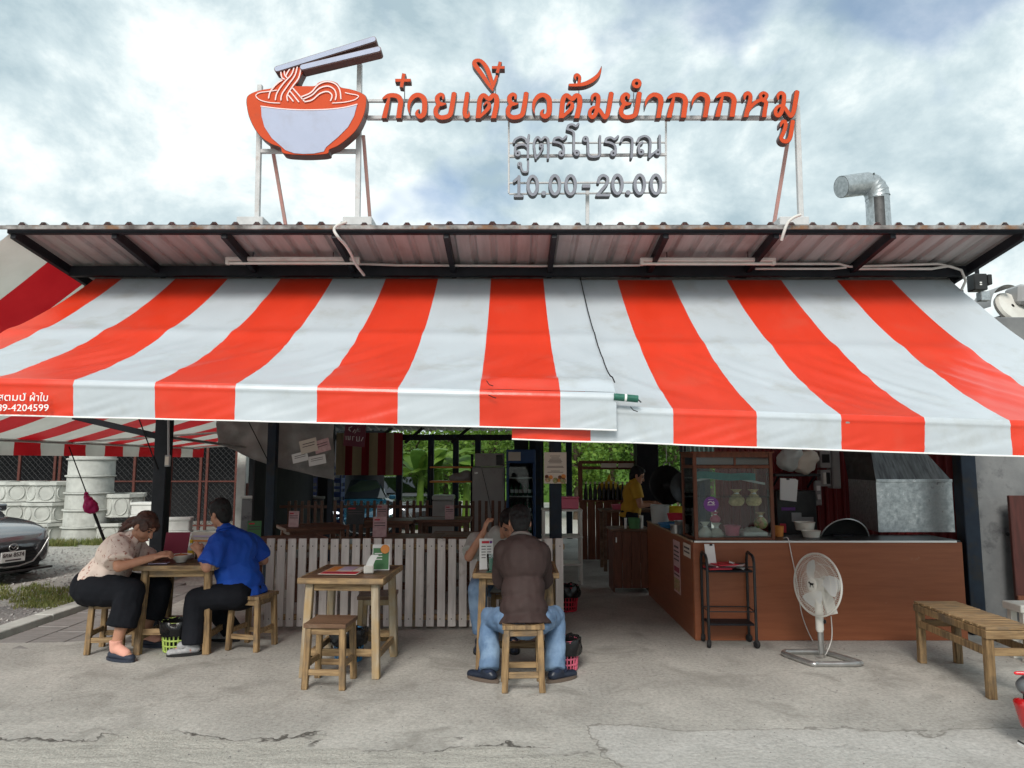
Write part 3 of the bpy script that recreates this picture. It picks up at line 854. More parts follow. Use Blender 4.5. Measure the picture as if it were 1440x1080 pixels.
def simplify(lp, tol=.05):
    out = [lp[0]]
    for i in range(1, len(lp) - 1):
        a, b, c = out[-1], lp[i], lp[i + 1]
        ar = abs((b[0] - a[0]) * (c[1] - a[1]) - (b[1] - a[1]) * (c[0] - a[0]))
        if ar / (math.hypot(c[0] - a[0], c[1] - a[1]) + 1e-6) > tol or math.hypot(b[0] - a[0], b[1] - a[1]) > 3: out.append(b)
    out.append(lp[-1])
    return out
def slab(loops, y_front, depth, mat, name, parent, simp=True):
    """flat outline (photograph pixels on the sign plane) extruded backwards"""
    cu = bpy.data.curves.new('o', 'CURVE'); cu.dimensions = '2D'; cu.fill_mode = 'BOTH'
    cu.extrude = depth / 2
    off = SO
    for lp in loops:
        if simp: lp = simplify(lp)
        sp = cu.splines.new('POLY'); sp.points.add(len(lp) - 1); sp.use_cyclic_u = True
        for i, (x, y) in enumerate(lp):
            w = at(x, y, YS); sp.points[i].co = (w.x, w.z, 0, 1)
    o = bpy.data.objects.new('tmp', cu); col.objects.link(o)
    bpy.context.view_layer.update()
    me = bpy.data.meshes.new_from_object(o.evaluated_get(bpy.context.evaluated_depsgraph_get()))
    bpy.data.objects.remove(o); bpy.data.curves.remove(cu)
    for v in me.vertices:
        x, z, q = v.co
        v.co = V((x, y_front + depth / 2 - q, z)) - off
    me.flip_normals()
    me.materials.clear(); me.materials.append(mat)
    return link(name, me, parent)

C2, C3, C4, C5, C6 = (525, 70, 6.857), (695, 80, 6.857), (860, 95, 10.286), (990, 95, 9.0), (705, 165, 6.0)
def tr(C, pts): return [(C[0] + x / C[2], C[1] + y / C[2], r / C[2]) for x, y, r in pts]
GL = {}
GL['ko'] = ([(tr(C2, [(97, 470, 12), (140, 447, 23), (190, 440, 24), (240, 455, 26), (264, 500, 27), (256, 570, 27), (240, 690, 27)]), 0, 1),
             (tr(C2, [(152, 470, 14), (128, 560, 24), (98, 690, 26)]), 0, 1)], 70 + 663 / 6.857)
GL['wo'] = ([(tr(C2, [(357, 628, 2), (342, 575, 13), (350, 505, 20), (388, 452, 25), (440, 438, 25), (488, 475, 28), (496, 550, 27), (486, 620, 27), (450, 645, 25), (420, 620, 19), (426, 590, 12), (442, 576, 5)]), 0, 0)], None)
GL['yo'] = ([(tr(C2, [(674, 472, 12), (672, 442, 18), (645, 432, 20), (617, 462, 24), (622, 505, 24), (650, 525, 22), (696, 522, 10)]), 0, 0),
             (tr(C2, [(632, 530, 20), (604, 575, 24), (608, 628, 24), (655, 655, 24), (733, 634, 25), (757, 560, 26), (780, 413, 25)]), 0, 1)], None)
GL['e'] = ([(tr(C2, [(908, 412, 23), (890, 540, 25), (882, 610, 25), (896, 644, 23), (921, 632, 14), (922, 588, 4)]), 1, 0)], None)
GL['to'] = ([(tr(C2, [(1008, 690, 27), (1018, 570, 25), (1030, 475, 25), (1065, 440, 23), (1115, 476, 24), (1152, 443, 24), (1184, 455, 26), (1190, 515, 27), (1175, 595, 27), (1152, 690, 27)]), 0, 1),
             (tr(C2, [(1030, 645, 16), (1105, 570, 22), (1118, 525, 18), (1092, 508, 13), (1066, 535, 9)]), 0, 0)], 70 + 664 / 6.857)
GL['ii'] = ([(tr(C2, [(1150, 402, 4), (1105, 325, 20), (1030, 215, 23), (976, 140, 24), (990, 106, 20), (1040, 112, 20), (1092, 175, 23), (1125, 260, 22), (1145, 325, 18), (1152, 392, 8)]), 0, 0),
             (tr(C2, [(1152, 375, 10), (1172, 310, 17), (1192, 252, 15)]), 0, 1)], None)
GL['plus1'] = ([(tr(C2, [(210, 296, 17), (362, 296, 17)]), 1, 1), (tr(C2, [(296, 228, 19), (270, 366, 19)]), 1, 1)], None)
GL['plus2'] = ([(tr(C2, [(1142, 172, 16), (1268, 172, 16)]), 1, 1), (tr(C2, [(1225, 115, 17), (1194, 228, 17)]), 1, 1)], None)
GL['tho'] = ([(tr(C3, [(722, 273, 16), (800, 272, 18), (880, 258, 22), (958, 218, 23), (1010, 165, 17), (1035, 92, 3)]), 1, 0),
              (tr(C3, [(815, 258, 16), (824, 200, 17), (800, 174, 18), (779, 190, 16), (787, 224, 6)]), 0, 0)], None)
GL['mo'] = ([(tr(C3, [(945, 425, 10), (946, 385, 17), (975, 363, 20), (1003, 385, 22), (1000, 450, 23), (985, 530, 23), (955, 580, 22), (925, 568, 21), (923, 523, 19), (955, 490, 17), (1000, 498, 20), (1045, 558, 22), (1068, 588, 20), (1092, 555, 24), (1110, 470, 25), (1130, 345, 25)]), 0, 1)], None)
ring = lambda cx, cy, R, r, n=22: [(cx + R * math.cos(2 * PI * i / n), cy + R * math.sin(2 * PI * i / n), r) for i in range(n + 1)]
GL['am'] = ([(tr(C4, ring(362, 232, 48, 27)), 0, 0)], None)
GL['aa'] = ([(tr(C4, [(487, 592, 3), (500, 500, 20), (545, 430, 31), (612, 393, 35), (690, 420, 42), (714, 485, 42), (700, 585, 38), (668, 780, 38)]), 0, 1)], 95 + 736 / 10.286)
GL['ho'] = ([(tr(C5, [(512, 400, 13), (520, 345, 26), (560, 326, 28), (588, 365, 28), (575, 450, 30), (545, 560, 33), (515, 690, 33)]), 0, 1),
             (tr(C5, [(565, 565, 10), (615, 475, 25), (690, 420, 26), (765, 400, 24), (795, 350, 24), (755, 320, 22), (712, 350, 24), (738, 415, 24), (785, 440, 28), (770, 540, 30), (752, 690, 32)]), 0, 1)], 95 + 633 / 9.0)
GL['uu'] = ([(tr(C5, [(968, 745, 12), (984, 697, 24), (1020, 685, 27), (1033, 730, 28), (1008, 820, 28), (975, 888, 28), (1002, 930, 30), (1058, 930, 30), (1094, 860, 31), (1125, 668, 30)]), 0, 1)], None)
WORD = [('ko', 0, 0), ('plus1', 0, 0), ('wo', 0, 0), ('yo', 0, 0), ('e', 0, 0), ('to', 0, 0), ('ii', 0, 0), ('plus2', 0, 0),
        ('yo', 101.5, -.2), ('wo', 175.4, 0), ('to', 116.8, 0), ('tho', 0, 0), ('mo', 0, 0), ('yo', 260.6, -.4), ('am', 0, 0), ('aa', 0, 0),
        ('ko', 400.4, -.6), ('aa', 65.6, -.8), ('ko', 468.7, -1.8), ('ho', 0, 0), ('mo', 261.1, -2.2), ('uu', 0, 0)]
for key, ddx, ddy in WORD:
    st_, clip = GL[key]
    st_ = [([(x + ddx, y + ddy, r) for x, y, r in p], a, b) for p, a, b in st_]
    D, x0, y0, s_ = sdf_strokes(st_, None if clip is None else clip + ddy)
    body = slab(march(D, x0, y0, s_), YS, .062, m['sign_side'], 'letter', sign)
    slab(march(D + .55, x0, y0, s_), YS - .004, .006, m['sign_orange'], 'letter_face', body)
# second line and opening hours, silver
def S6(pts, r=10.5): return ([(C6[0] + x / 6, C6[1] + y / 6, r / 6) for x, y in pts], 0, 0)
def L6(cx, cy, R=17, r=10.5): return ([(C6[0] + (cx + R * math.cos(2 * PI * i / 18)) / 6, C6[1] + (cy + R * math.sin(2 * PI * i / 18)) / 6, r / 6) for i in range(19)], 0, 0)
sh = lambda pts, d: [(x + d, y) for x, y in pts]
RO = [(440, 205), (452, 178), (488, 170), (518, 186), (548, 160)]; RO2 = [(440, 208), (480, 214), (514, 232), (527, 258), (527, 300)]
SMALL = [
    [S6([(105, 210), (120, 185), (165, 166), (203, 183), (216, 212)]), L6(138, 305), S6([(116, 292), (119, 252), (150, 233), (195, 231), (224, 255)]), S6([(233, 150), (226, 205), (225, 340)])],
    [L6(155, 395, 12, 9), S6([(163, 408), (172, 440), (186, 460), (216, 460), (225, 440), (226, 372)], 9)],
    [S6([(291, 345), (280, 275), (275, 222), (289, 182), (311, 168), (336, 192), (365, 168), (389, 180), (398, 220), (394, 345)]), L6(338, 238, 12, 9), S6([(350, 255), (318, 315), (294, 338)], 9)],
    [S6(RO), S6(RO2), L6(508, 305)],
    [S6([(555, 98), (568, 68), (600, 60), (630, 75), (650, 55)]), S6([(555, 100), (588, 110), (611, 132), (612, 200), (612, 290)]), L6(637, 300)],
    [L6(710, 183), S6([(730, 195), (732, 250), (734, 300), (752, 330), (812, 330), (831, 308), (832, 240), (832, 160)])],
    [S6(sh(RO, 437)), S6(sh(RO2, 437)), L6(945, 303)],
    [S6([(1010, 203), (1025, 175), (1060, 165), (1095, 175), (1106, 208), (1098, 340)])],
    [S6([(1150, 205), (1165, 175), (1210, 158), (1245, 175), (1258, 215), (1250, 335)]), S6([(1190, 212), (1163, 235), (1160, 285)]), L6(1180, 293), L6(1322, 295), S6([(1250, 332), (1278, 308), (1302, 290)], 9), S6([(1338, 282), (1336, 155)])]]
def oval(cx, cy, rx=40, ry=78, r=14): return ([(C6[0] + (cx + rx * math.cos(2 * PI * i / 26)) / 6, C6[1] + (cy + ry * math.sin(2 * PI * i / 26)) / 6, r / 6) for i in range(27)], 0, 0)
HOURS = [[S6([(108, 540), (150, 503)], 12), S6([(149, 500), (148, 660)], 13), S6([(115, 665), (178, 665)], 11)], [oval(265, 575)], [([(C6[0] + 357 / 6, C6[1] + 640 / 6, 3.4), (C6[0] + 359 / 6, C6[1] + 640 / 6, 3.4)], 0, 0)],
         [oval(452, 570)], [oval(585, 570)], [([(C6[0] + 682 / 6, C6[1] + 580 / 6, 2.6), (C6[0] + 752 / 6, C6[1] + 580 / 6, 2.6)], 1, 1)],
         [S6([(818, 548), (830, 507), (865, 490), (897, 515), (890, 560), (850, 610), (812, 655)], 13), S6([(806, 657), (908, 657)], 12)], [oval(980, 565)],
         [([(C6[0] + 1069 / 6, C6[1] + 635 / 6, 3.4), (C6[0] + 1071 / 6, C6[1] + 635 / 6, 3.4)], 0, 0)], [oval(1168, 565)], [oval(1305, 565)]]
for st_ in SMALL + HOURS:
    D, x0, y0, s_ = sdf_strokes(st_, None)
    body = slab(march(D, x0, y0, s_), YS, .06, m['sign_grey'], 'letter' if st_ in SMALL else 'numeral', sign)
    slab(march(D + .3, x0, y0, s_), YS - .0035, .005, m['sign_greyface'], 'letter_face', body)

# noodle bowl emblem
CB = (340, 50, 5.838)
tb = lambda pts: [(CB[0] + x / CB[2], CB[1] + y / CB[2]) for x, y in pts]
def loop_smooth(pts, k=5):
    P = list(pts); n = len(P); out = []
    for i in range(n):
        p0, p1, p2, p3 = [np.array(P[(i + j) % n], float) for j in (-1, 0, 1, 2)]
        for j in range(k):
            t = j / k
            out.append(tuple(0.5 * (2 * p1 + (p2 - p0) * t + (2 * p0 - 5 * p1 + 4 * p2 - p3) * t * t + (3 * p1 - p0 - 3 * p2 + p3) * t ** 3)))
    return out
BOWL = [(48, 545), (62, 508), (110, 480), (180, 460), (255, 446), (296, 405), (334, 370), (322, 330), (345, 296), (420, 276), (500, 262), (513, 300), (490, 350), (470, 395), (450, 428), (540, 430), (610, 428), (640, 402), (690, 386), (740, 388), (790, 406), (822, 440), (900, 456), (980, 482), (1026, 512), (1033, 548), (1025, 620), (1000, 700), (950, 790), (880, 860), (800, 920), (730, 952), (712, 985), (600, 996), (480, 996), (352, 982), (326, 935), (250, 905), (170, 850), (110, 770), (70, 680), (52, 600)]
out_ = loop_smooth(BOWL)
bowl = slab([tb(out_)], YS - .03, .095, m['sign_side'], 'bowl_emblem', sign, False)
ctr = np.array([540, 700])
inner = [tuple(ctr + (np.array(p) - ctr) * .988) for p in out_]
slab([tb(inner)], YS - .036, .008, m['sign_orange'], 'bowl_face', bowl, False)
PAN = [(172, 600), (320, 621), (500, 632), (700, 628), (850, 612), (955, 586), (930, 680), (880, 770), (800, 850), (700, 935), (684, 968), (600, 985), (520, 988), (440, 982), (372, 958), (335, 925), (260, 860), (200, 770), (176, 680)]
slab([tb(PAN)], YS - .041, .006, m['sign_lilac'], 'bowl_panel', bowl, False)
def lines(lst, mat, name, yf, parent, r=5, th=.005):
    for pts in lst:
        D, x0, y0, s_ = sdf_strokes([([(CB[0] + x / CB[2], CB[1] + y / CB[2], r / CB[2]) for x, y in pts], 0, 0)], None, 2, .3)
        slab(march(D, x0, y0, s_), yf, th, mat, name, parent)
lines([[(172, 600), (320, 619), (500, 630), (700, 626), (850, 610), (955, 584)]], m['sign_line'], 'panel_line', YS - .044, bowl, 4)
lines([[(300, 470), (235, 480), (160, 490), (130, 515), (165, 550), (240, 570), (325, 575)], [(860, 490), (900, 500), (955, 510), (966, 525), (930, 550), (850, 568), (755, 575)]], m['sign_line'], 'rim_line', YS - .044, bowl, 3.6)
lines([[(235, 535), (250, 480), (300, 420), (345, 388)], [(290, 548), (305, 490), (360, 410), (420, 345), (442, 285)], [(335, 550), (345, 500), (400, 420), (450, 350), (470, 275)],
       [(390, 555), (386, 512), (430, 440), (480, 370), (503, 268)], [(435, 560), (396, 512)], [(480, 565), (413, 482)], [(525, 560), (430, 452)],
       [(333, 312), (342, 365), (362, 380)], [(362, 306), (366, 345), (384, 368)], [(408, 296), (384, 335), (380, 348)],
       [(500, 525), (580, 490), (640, 425), (710, 400), (780, 420), (815, 470), (824, 540)], [(515, 545), (590, 510), (650, 455), (720, 438), (770, 465), (786, 510), (779, 548)],
       [(530, 565), (590, 550), (650, 500), (710, 481), (745, 500), (752, 525), (740, 555)]], m['sign_line'], 'noodle_line', YS - .046, bowl, 5)
for (a, b, r, dy_) in (((306, 302), (1090, 60), 25, 0.0), ((520, 298), (1132, 152), 25, -.02)):
    for (rr, yy, dp, mt, nm) in ((r, YS - .05 + dy_, .10, m['sign_side'], 'chopstick'), (r - 6, YS - .056 + dy_, .008, m['sign_lilac'], 'chopstick_face')):
        D, x0, y0, s_ = sdf_strokes([([(CB[0] + a[0] / CB[2], CB[1] + a[1] / CB[2], rr / CB[2]), (CB[0] + b[0] / CB[2], CB[1] + b[1] / CB[2], rr / CB[2])], 0, 0)], None)
        if nm == 'chopstick': st_o = slab(march(D, x0, y0, s_), yy, dp, mt, nm, sign)
        else: slab(march(D, x0, y0, s_), yy, dp, mt, nm, st_o)
# the steel frame
def fbar(a, b, w, mat, Y0=YS + .13, Y1=None, name='frame_bar'):
    mb = MB(); p, q = at(a[0], a[1], Y0), at(b[0], b[1], Y1 or Y0)
    mb.bar(p, q, w, w, up=V((0, 1, 0))); mb.build(name, mat, sign, world=True)
W = m['frame_white']
fbar((516, 142), (1118, 142), .026, W); fbar((516, 166), (1120, 166), .034, W)
fbar((366, 120), (362, 309), .04, W); fbar((506, 90), (503, 309), .042, W); fbar((1120, 140), (1126, 309), .042, W)
fbar((364, 213), (505, 213), .034, W); fbar((366, 150), (505, 150), .034, W)
for x in (715.5, 936.5): fbar((x, 166), (x, 272), .016, W)
fbar((716, 201.5), (937, 200.5), .014, W); fbar((716, 220), (937, 217.5), .024, W); fbar((716, 257.5), (937, 256.5), .016, W); fbar((716, 273), (937, 271), .014, W)
fbar((826, 262), (826, 316), .03, W)
for x, y0, y1 in ((569, 108, 150), (697, 108, 150), (814, 122, 150), (891, 122, 150), (1102, 165, 185)): fbar((x, y0), (x, y1), .008, m['plastic_grey'], name='letter_rod')
fbar((380, 190), (404, 330), .028, m['frame_pink'], YS + .15, 6.15, 'brace'); fbar((511, 190), (522, 330), .028, m['frame_pink'], YS + .15, 6.15, 'brace'); fbar((1110, 185), (1086, 330), .028, m['frame_pink'], YS + .15, 6.15, 'brace')
for x0, x1 in ((333, 370), (482, 523), (1096, 1138)):
    a, b = at(x0, 308, YS), at(x1, 317, YS)
    mb = MB(); mb.box(((a.x + b.x) / 2, YS + .1, (a.z + b.z) / 2 + .01), (b.x - a.x, .22, abs(a.z - b.z) + .02), None, .006)
    mb.build('base_plate', m['frame_white'], sign, world=True)

# ------------------------------------------------ exhaust duct on the roof
ex = at(1236, 316, 7.2); xe = thing('exhaust_duct', 'shiny spiral exhaust duct with elbow above the right side of the roof', 'duct', ex)
mb = MB(); mb.lathe([(.115, -.9), (.118, .0), (.115, .30)], n=28); mb.build('riser', m['galv'], xe, smooth=40)
mb = MB()                                                                       # sooty strip down the seam
mb.grid(lambda a, b: V((.119 * math.cos(-2.35 + a * .85), .119 * math.sin(-2.35 + a * .85), -.9 + 1.17 * b)), 8, 4); mb.build('soot_streak', m['galv_dark'], xe, fix=False)
ang0 = 0
elb = []
cc = V((-.16, 0, .30))
for i in range(5):
    a = i / 4 * math.radians(66)
    elb.append(cc + V((.16 * math.cos(a), 0, .16 * math.sin(a))))
for i in range(4):
    mb = MB(); d = (elb[i + 1] - elb[i]).normalized()
    mb.tube([elb[i] - d * .012, elb[i] + d * .004, elb[i + 1], elb[i + 1] + d * .01], [.122, .119, .116, .121], 26, cap=False); mb.build('elbow_segment', m['galv'], xe, smooth=40)
d = V((-.93, -.22, -.20)).normalized()
mb = MB(); mb.tube([elb[-1], elb[-1] + d * .16, elb[-1] + d * .33], [.116, .116, .113], 26, cap=False); mb.tube([elb[-1] + d * .325, elb[-1] + d * .332], .108, 26); mb.build('outlet', m['galv'], xe, smooth=40)
# ------------------------------------------------ black speaker box and grey cowl beyond the awning's right end
p = at(1374, 398, 6.75); sp = thing('speaker_box', 'small black box bolted to the right end of the eave', 'box', p)
mb = MB(); mb.box((0, 0, 0), (.13, .12, .16), None, .008); mb.build('case', m['black_plastic'], sp)
mb = MB(); mb.box((.085, -.02, .02), (.04, .1, .10), None, .006); mb.build('side_pod', m['black_plastic'], sp)
for dz in (-.01, -.03):
    mb = MB(); mb.box((-.005, -.062, dz), (.02, .006, .012), None, .001); mb.build('label_plate', m['paper'], sp)
mb = MB(); mb.box((.05, 0, -.135), (.09, .08, .09), None, .006); mb.build('bracket', m['galv'], sp)
mb = MB(); mb.box((.02, .02, .22), (.03, .03, .30), None, .003); mb.build('hanger', m['black_steel'], sp)
p = at(1418, 428, 7.6); cw = thing('ventilation_cowl', 'grey curved ventilation cowl sticking out beyond the right end of the awning', 'cowl', p)
mb = MB(); mb.grid(lambda a, b: V((-.10 + .20 * math.cos(PI * (1 - a * .62)), -.16 + .32 * b, -.06 + .24 * math.sin(PI * (1 - a * .62)))), 18, 4); mb.build('hood', m['plastic_grey'], cw, smooth=50, fix=False)
mb = MB(); mb.lathe([(.0, -.02), (.17, -.02), (.185, .02), (.17, .05), (.02, .06)], (-.02, -.02, -.05), 24, Euler((1.2, 0, .3)).to_matrix()); mb.build('rim', m['plastic_white'], cw, smooth=40)
mb = MB(); mb.box((.22, .02, .08), (.34, .26, .22), Euler((0, .1, 0)).to_matrix(), .03); mb.build('motor_case', m['plastic_grey'], cw)
mb = MB(); mb.box((.12, .05, -.22), (.36, .2, .22), None, .01); mb.build('bracket', m['black_steel'], cw)
mb = MB(); mb.bar((.1, .05, -.3), (.1, .05, -p.z), .1); mb.build('mast', m['black_steel'], cw)
# ================================================================ FURNITURE IN FRONT
def leg_pts(mb, top, bot, w):
    mb.bar(top, bot, w, w, up=V((0, 1, 0)), b=.004)
def make_stool(name, label, loc, rz=0, s=.31, h=.45, group='wooden stools', legm='wood', topm='wood_dark', splay=.014):
    t = thing(name, label, 'stool', loc, rz, group)
    mb = MB()
    mb.grid(lambda a, b: V(((a - .5) * s, (b - .5) * s, h - .006 * math.cos((a - .5) * PI) * math.cos((b - .5) * PI))), 8, 8)
    mb.grid(lambda a, b: V(((a - .5) * s, (.5 - b) * s, h - .028)), 1, 1)
    for k in range(4):
        c = [(-1, -1), (1, -1), (1, 1), (-1, 1)]
        p, q = c[k], c[(k + 1) % 4]
        mb.grid(lambda a, b: V(((p[0] + (q[0] - p[0]) * a) * s / 2, (p[1] + (q[1] - p[1]) * a) * s / 2, h - .028 + .028 * b)), 8, 1)
    mb.build('seat', m[topm], t)
    i, o = s / 2 - .03, s / 2 - .03 + splay
    for sx in (-1, 1):
        for sy in (-1, 1):
            mb = MB(); leg_pts(mb, (sx * i, sy * i, h - .028), (sx * o, sy * o, 0), .042); mb.build('leg', m[legm], t)
    def lev(z): return i + (o - i) * (1 - z / (h - .03))
    for z, wdt, nm in ((h - .055, .045, 'apron'), (.115, .04, 'stretcher')):
        e = lev(z)
        for sg in (-1, 1):
            mb = MB(); mb.bar((-e + .02, sg * e, z), (e - .02, sg * e, z), .024, wdt); mb.build(nm, m['wood_h'] if legm == 'wood' else m[legm], t)
            zz = z + (.045 if nm == 'stretcher' else 0); e2 = lev(zz)
            mb = MB(); mb.bar((sg * e2, -e2 + .02, zz), (sg * e2, e2 - .02, zz), .024, wdt); mb.build(nm, m['wood_h'] if legm == 'wood' else m[legm], t)
    return t
def make_table(name, label, loc, rz, w, dp, h, group='wooden dining tables', legm='wood', topm='wood_dark', edgem='wood_h', planks=4, lo=True):
    t = thing(name, label, 'table', loc, rz, group)
    for k in range(planks):
        mb = MB(); y = -dp / 2 + dp * (k + .5) / planks
        mb.box((0, y, h - .0125 + .0012 * (k % 2)), (w, dp / planks - .003, .025), None, .004); mb.build('top_plank', m[topm], t)
    for sg in (-1, 1):
        mb = MB(); mb.box((0, sg * (dp / 2 + .011), h - .016), (w + .044, .022, .042), None, .004); mb.build('edge_strip', m[edgem], t)
        mb = MB(); mb.box((sg * (w / 2 + .011), 0, h - .016), (.022, dp - .002, .042), None, .004); mb.build('edge_strip', m[edgem], t)
    i, o = w / 2 - .055, w / 2 - .03
    j, q = dp / 2 - .055, dp / 2 - .03
    for sx in (-1, 1):
        for sy in (-1, 1):
            mb = MB(); leg_pts(mb, (sx * i, sy * j, h - .027), (sx * o, sy * q, 0), .055); mb.build('leg', m[legm], t)
    for sg in (-1, 1):
        mb = MB(); mb.bar((-i + .03, sg * j, h - .065), (i - .03, sg * j, h - .065), .025, .06); mb.build('apron', m[edgem], t)
        mb = MB(); mb.bar((sg * i, -j + .03, h - .065), (sg * i, j - .03, h - .065), .025, .06); mb.build('apron', m[edgem], t)
        if lo:
            mb = MB(); mb.bar((sg * (o - .012), -q + .03, .14), (sg * (o - .012), q - .03, .14), .028, .05); mb.build('stretcher', m[edgem], t)
    if lo:
        for sg in (-1, 1):
            mb = MB(); mb.bar((-o + .03, sg * (q - .01), .18), (o - .03, sg * (q - .01), .18), .028, .05); mb.build('stretcher', m[edgem], t)
    return t
def basket(label, loc, mat, r=.125, h=.24, bag_h=.12):
    t = thing('waste_basket', label, 'waste basket', loc, 0, 'waste baskets under the tables')
    n, rows = 22, 5
    R = lambda z: r * (.80 + .2 * z / h)
    mb = MB()
    for k in range(n):
        a = 2 * PI * k / n
        mb.tube([V((R(z) * math.cos(a), R(z) * math.sin(a), z)) for z in (.012, h - .01)], .0065, 5, cap=False)
    for z in [.012 + (h - .02) * q / rows for q in range(rows + 1)]:
        mb.tube([V((R(z) * math.cos(2 * PI * k / 24), R(z) * math.sin(2 * PI * k / 24), z)) for k in range(25)], .007 if 0 < z < h - .02 else .011, 6, cap=False)
    mb.lathe([(0.0, .008), (R(0), .008)], n=24)
    mb.build('lattice_bin', mat, t, smooth=50, fix=False)
    mb = MB()
    rnd = random.Random(hash(label) % 1000)
    def bp(a, b):
        th = 2 * PI * a
        z = .03 + (h - .03 + .012) * b / .62 if b < .62 else h + .012 - bag_h * (b - .62) / .38
        rr = (R(max(0, min(h, z))) - .013) if b < .60 else R(h) + .012 + .012 * math.sin((b - .6) / .4 * PI)
        w = noise.noise(V((math.cos(th) * 3, math.sin(th) * 3, b * 4 + loc[0]))) * .02 + noise.noise(V((math.cos(th) * 9, math.sin(th) * 9, b * 3))) * .008
        return V(((rr + w * (b > .55)) * math.cos(th), (rr + w * (b > .55)) * math.sin(th), z + (w * .8 if b > .55 else 0)))
    mb.grid(bp, 40, 22)
    mb.build('bin_bag', m['bag_black'], t, smooth=50, fix=False)
    return t

# ---- table and stools in the middle (nobody seated)
TMX, TMY = -1.245, 5.70
tm = make_table('dining_table', 'weathered grey pine table standing alone with a red menu and a green card on top', (TMX, TMY, 0), math.radians(-3), .60, .66, .715, legm='wood_grey', edgem='wood_h')
make_stool('wooden_stool', 'short pine stool with dark seat, nearest the camera in front of the unoccupied table', (-1.30, 5.27, 0), math.radians(-4), .30, .445)
make_stool('wooden_stool', 'pine stool with dark seat tucked behind the unoccupied table against the slat fence', (-1.14, 6.22, 0), math.radians(3), .31, .46, legm='wood_grey')
basket('blue basket with black bin bag under the unoccupied table', (-1.30, 5.86, 0), m['blue_plastic'])
# ---- table where the man in brown sits
TCX, TCY = .03, 5.90
tcn = make_table('dining_table', 'pine table with drink glass in front of the man in the brown top', (TCX, TCY, 0), 0, .62, .62, .72)
st_man = make_stool('wooden_stool', 'pine stool that the man in the brown top sits on', (.075, 5.20, 0), math.radians(2), .29, .45, topm='wood')
make_stool('wooden_stool', 'pine stool behind the table under the person in the grey shirt', (-.04, 6.52, 0), 0, .30, .45)
basket('pink basket with black bin bag on the floor beside the man in the brown top', (.40, 5.62, 0), m['pink_plastic'], .115, .23)
# ---- table of the couple on the left
TLX, TLY = -2.80, 6.30
tl = make_table('dining_table', 'pine table on the left with food and an open menu between the two diners', (TLX, TLY, 0), math.radians(2), .62, .58, .715)
make_stool('wooden_stool', 'pine stool under the woman in the cream blouse', (-3.36, 6.17, 0), math.radians(6), .30, .44)
make_stool('wooden_stool', 'pine stool under the man in the blue shirt', (-2.22, 6.27, 0), math.radians(-14), .30, .45, topm='wood')
basket('lime green basket with black bin bag under the left table', (-2.80, 6.16, 0), m['green_plastic'], .135, .25)

# ---- whitewashed slat fence
FY = 6.92
fx0, fx1 = at(373, 800, FY).x, at(794, 800, FY).x
ftop, fbot = at(600, 757, FY).z, .03
fence = thing('slat_fence', 'low whitewashed fence of upright wooden slats along the dining room', 'fence', ((fx0 + fx1) / 2, FY, 0))
pitch = at(415.1, 800, FY).x - at(400.1, 800, FY).x
n = int((fx1 - fx0) / pitch)
pitch = (fx1 - fx0) / n
for k in range(n):
    x = fx0 + (k + .5) * pitch
    mb = MB(); hgt = ftop - fbot + random.uniform(-.004, .004)
    mb.box((x, FY - .02, fbot + hgt / 2), (pitch * .72, .018, hgt), Euler((0, random.uniform(-.004, .004), 0)).to_matrix(), .003)
    sl_ = mb.build('slat', m['slat'], fence, world=True)
    mb = MB()
    for z in (ftop - .07, fbot + .07): mb.sphere((x + random.uniform(-.01, .01), FY - .03, z), (.0055, .003, .0055), n=8, m=4)
    mb.build('nail', m['nail'], sl_, world=False).location = -V(fence.location)
for z in (ftop - .08, fbot + .08):
    mb = MB(); mb.box(((fx0 + fx1) / 2, FY + .012, z), (fx1 - fx0, .035, .05), None, .003); mb.build('rail', m['wood_h'], fence, world=True)
for x in (fx0 + .04, (fx0 + fx1) / 2, fx1 - .08):
    mb = MB(); mb.box((x, FY + .06, ftop / 2), (.05, .05, ftop - .02), None, .003); mb.build('fence_post', m['wood_grey'], fence, world=True)

# ---- service counter, L shaped, brown laminate
CX0, CX1, CY0, CY1 = gp(978, 901).x, gp(1362, 901).x, gp(978, 901).y, 8.65
CZ = at(1100, 761, CY0).z
ctr_ = thing('service_counter', 'long brown laminate service counter with pale metal edge', 'counter', ((CX0 + CX1) / 2, CY0, 0))
mb = MB(); mb.box(((CX0 + CX1) / 2, CY0 + .012, CZ / 2 - .005), (CX1 - CX0, .024, CZ - .012), None, .002); mb.build('front_panel', m['counter'], ctr_, world=True)
mb = MB(); mb.box((CX0 + .012, (CY0 + CY1) / 2 + .02, CZ / 2 - .005), (.024, CY1 - CY0 - .04, CZ - .012), None, .002); mb.build('side_panel', m['counter'], ctr_, world=True)
mb = MB(); mb.box(((CX0 + CX1) / 2, CY0 + .28, CZ - .006), (CX1 - CX0, .52, .02), None, .003); mb.build('worktop', m['black_plastic'], ctr_, world=True)
mb = MB(); mb.box((CX0 + .26, (CY0 + CY1) / 2 + .29, CZ - .006), (.50, CY1 - CY0 - .58, .02), None, .003); mb.build('worktop', m['black_plastic'], ctr_, world=True)
mb = MB(); mb.box(((CX0 + CX1) / 2 - .02, CY0 - .004, CZ - .004), (CX1 - CX0 - .06, .012, .018), None, .002); mb.build('edge_trim', m['alu'], ctr_, world=True)
mb = MB(); mb.box((CX0 - .003, (CY0 + CY1) / 2, CZ - .003), (.012, CY1 - CY0, .016), None, .002); mb.build('edge_trim', m['wood_grey'], ctr_, world=True)
mb = MB(); mb.box(((CX0 + CX1) / 2, CY0 + .5, CZ / 2), (CX1 - CX0 - .1, .02, CZ - .05), None, .002); mb.build('back_panel', m['wood_red'], ctr_, world=True)
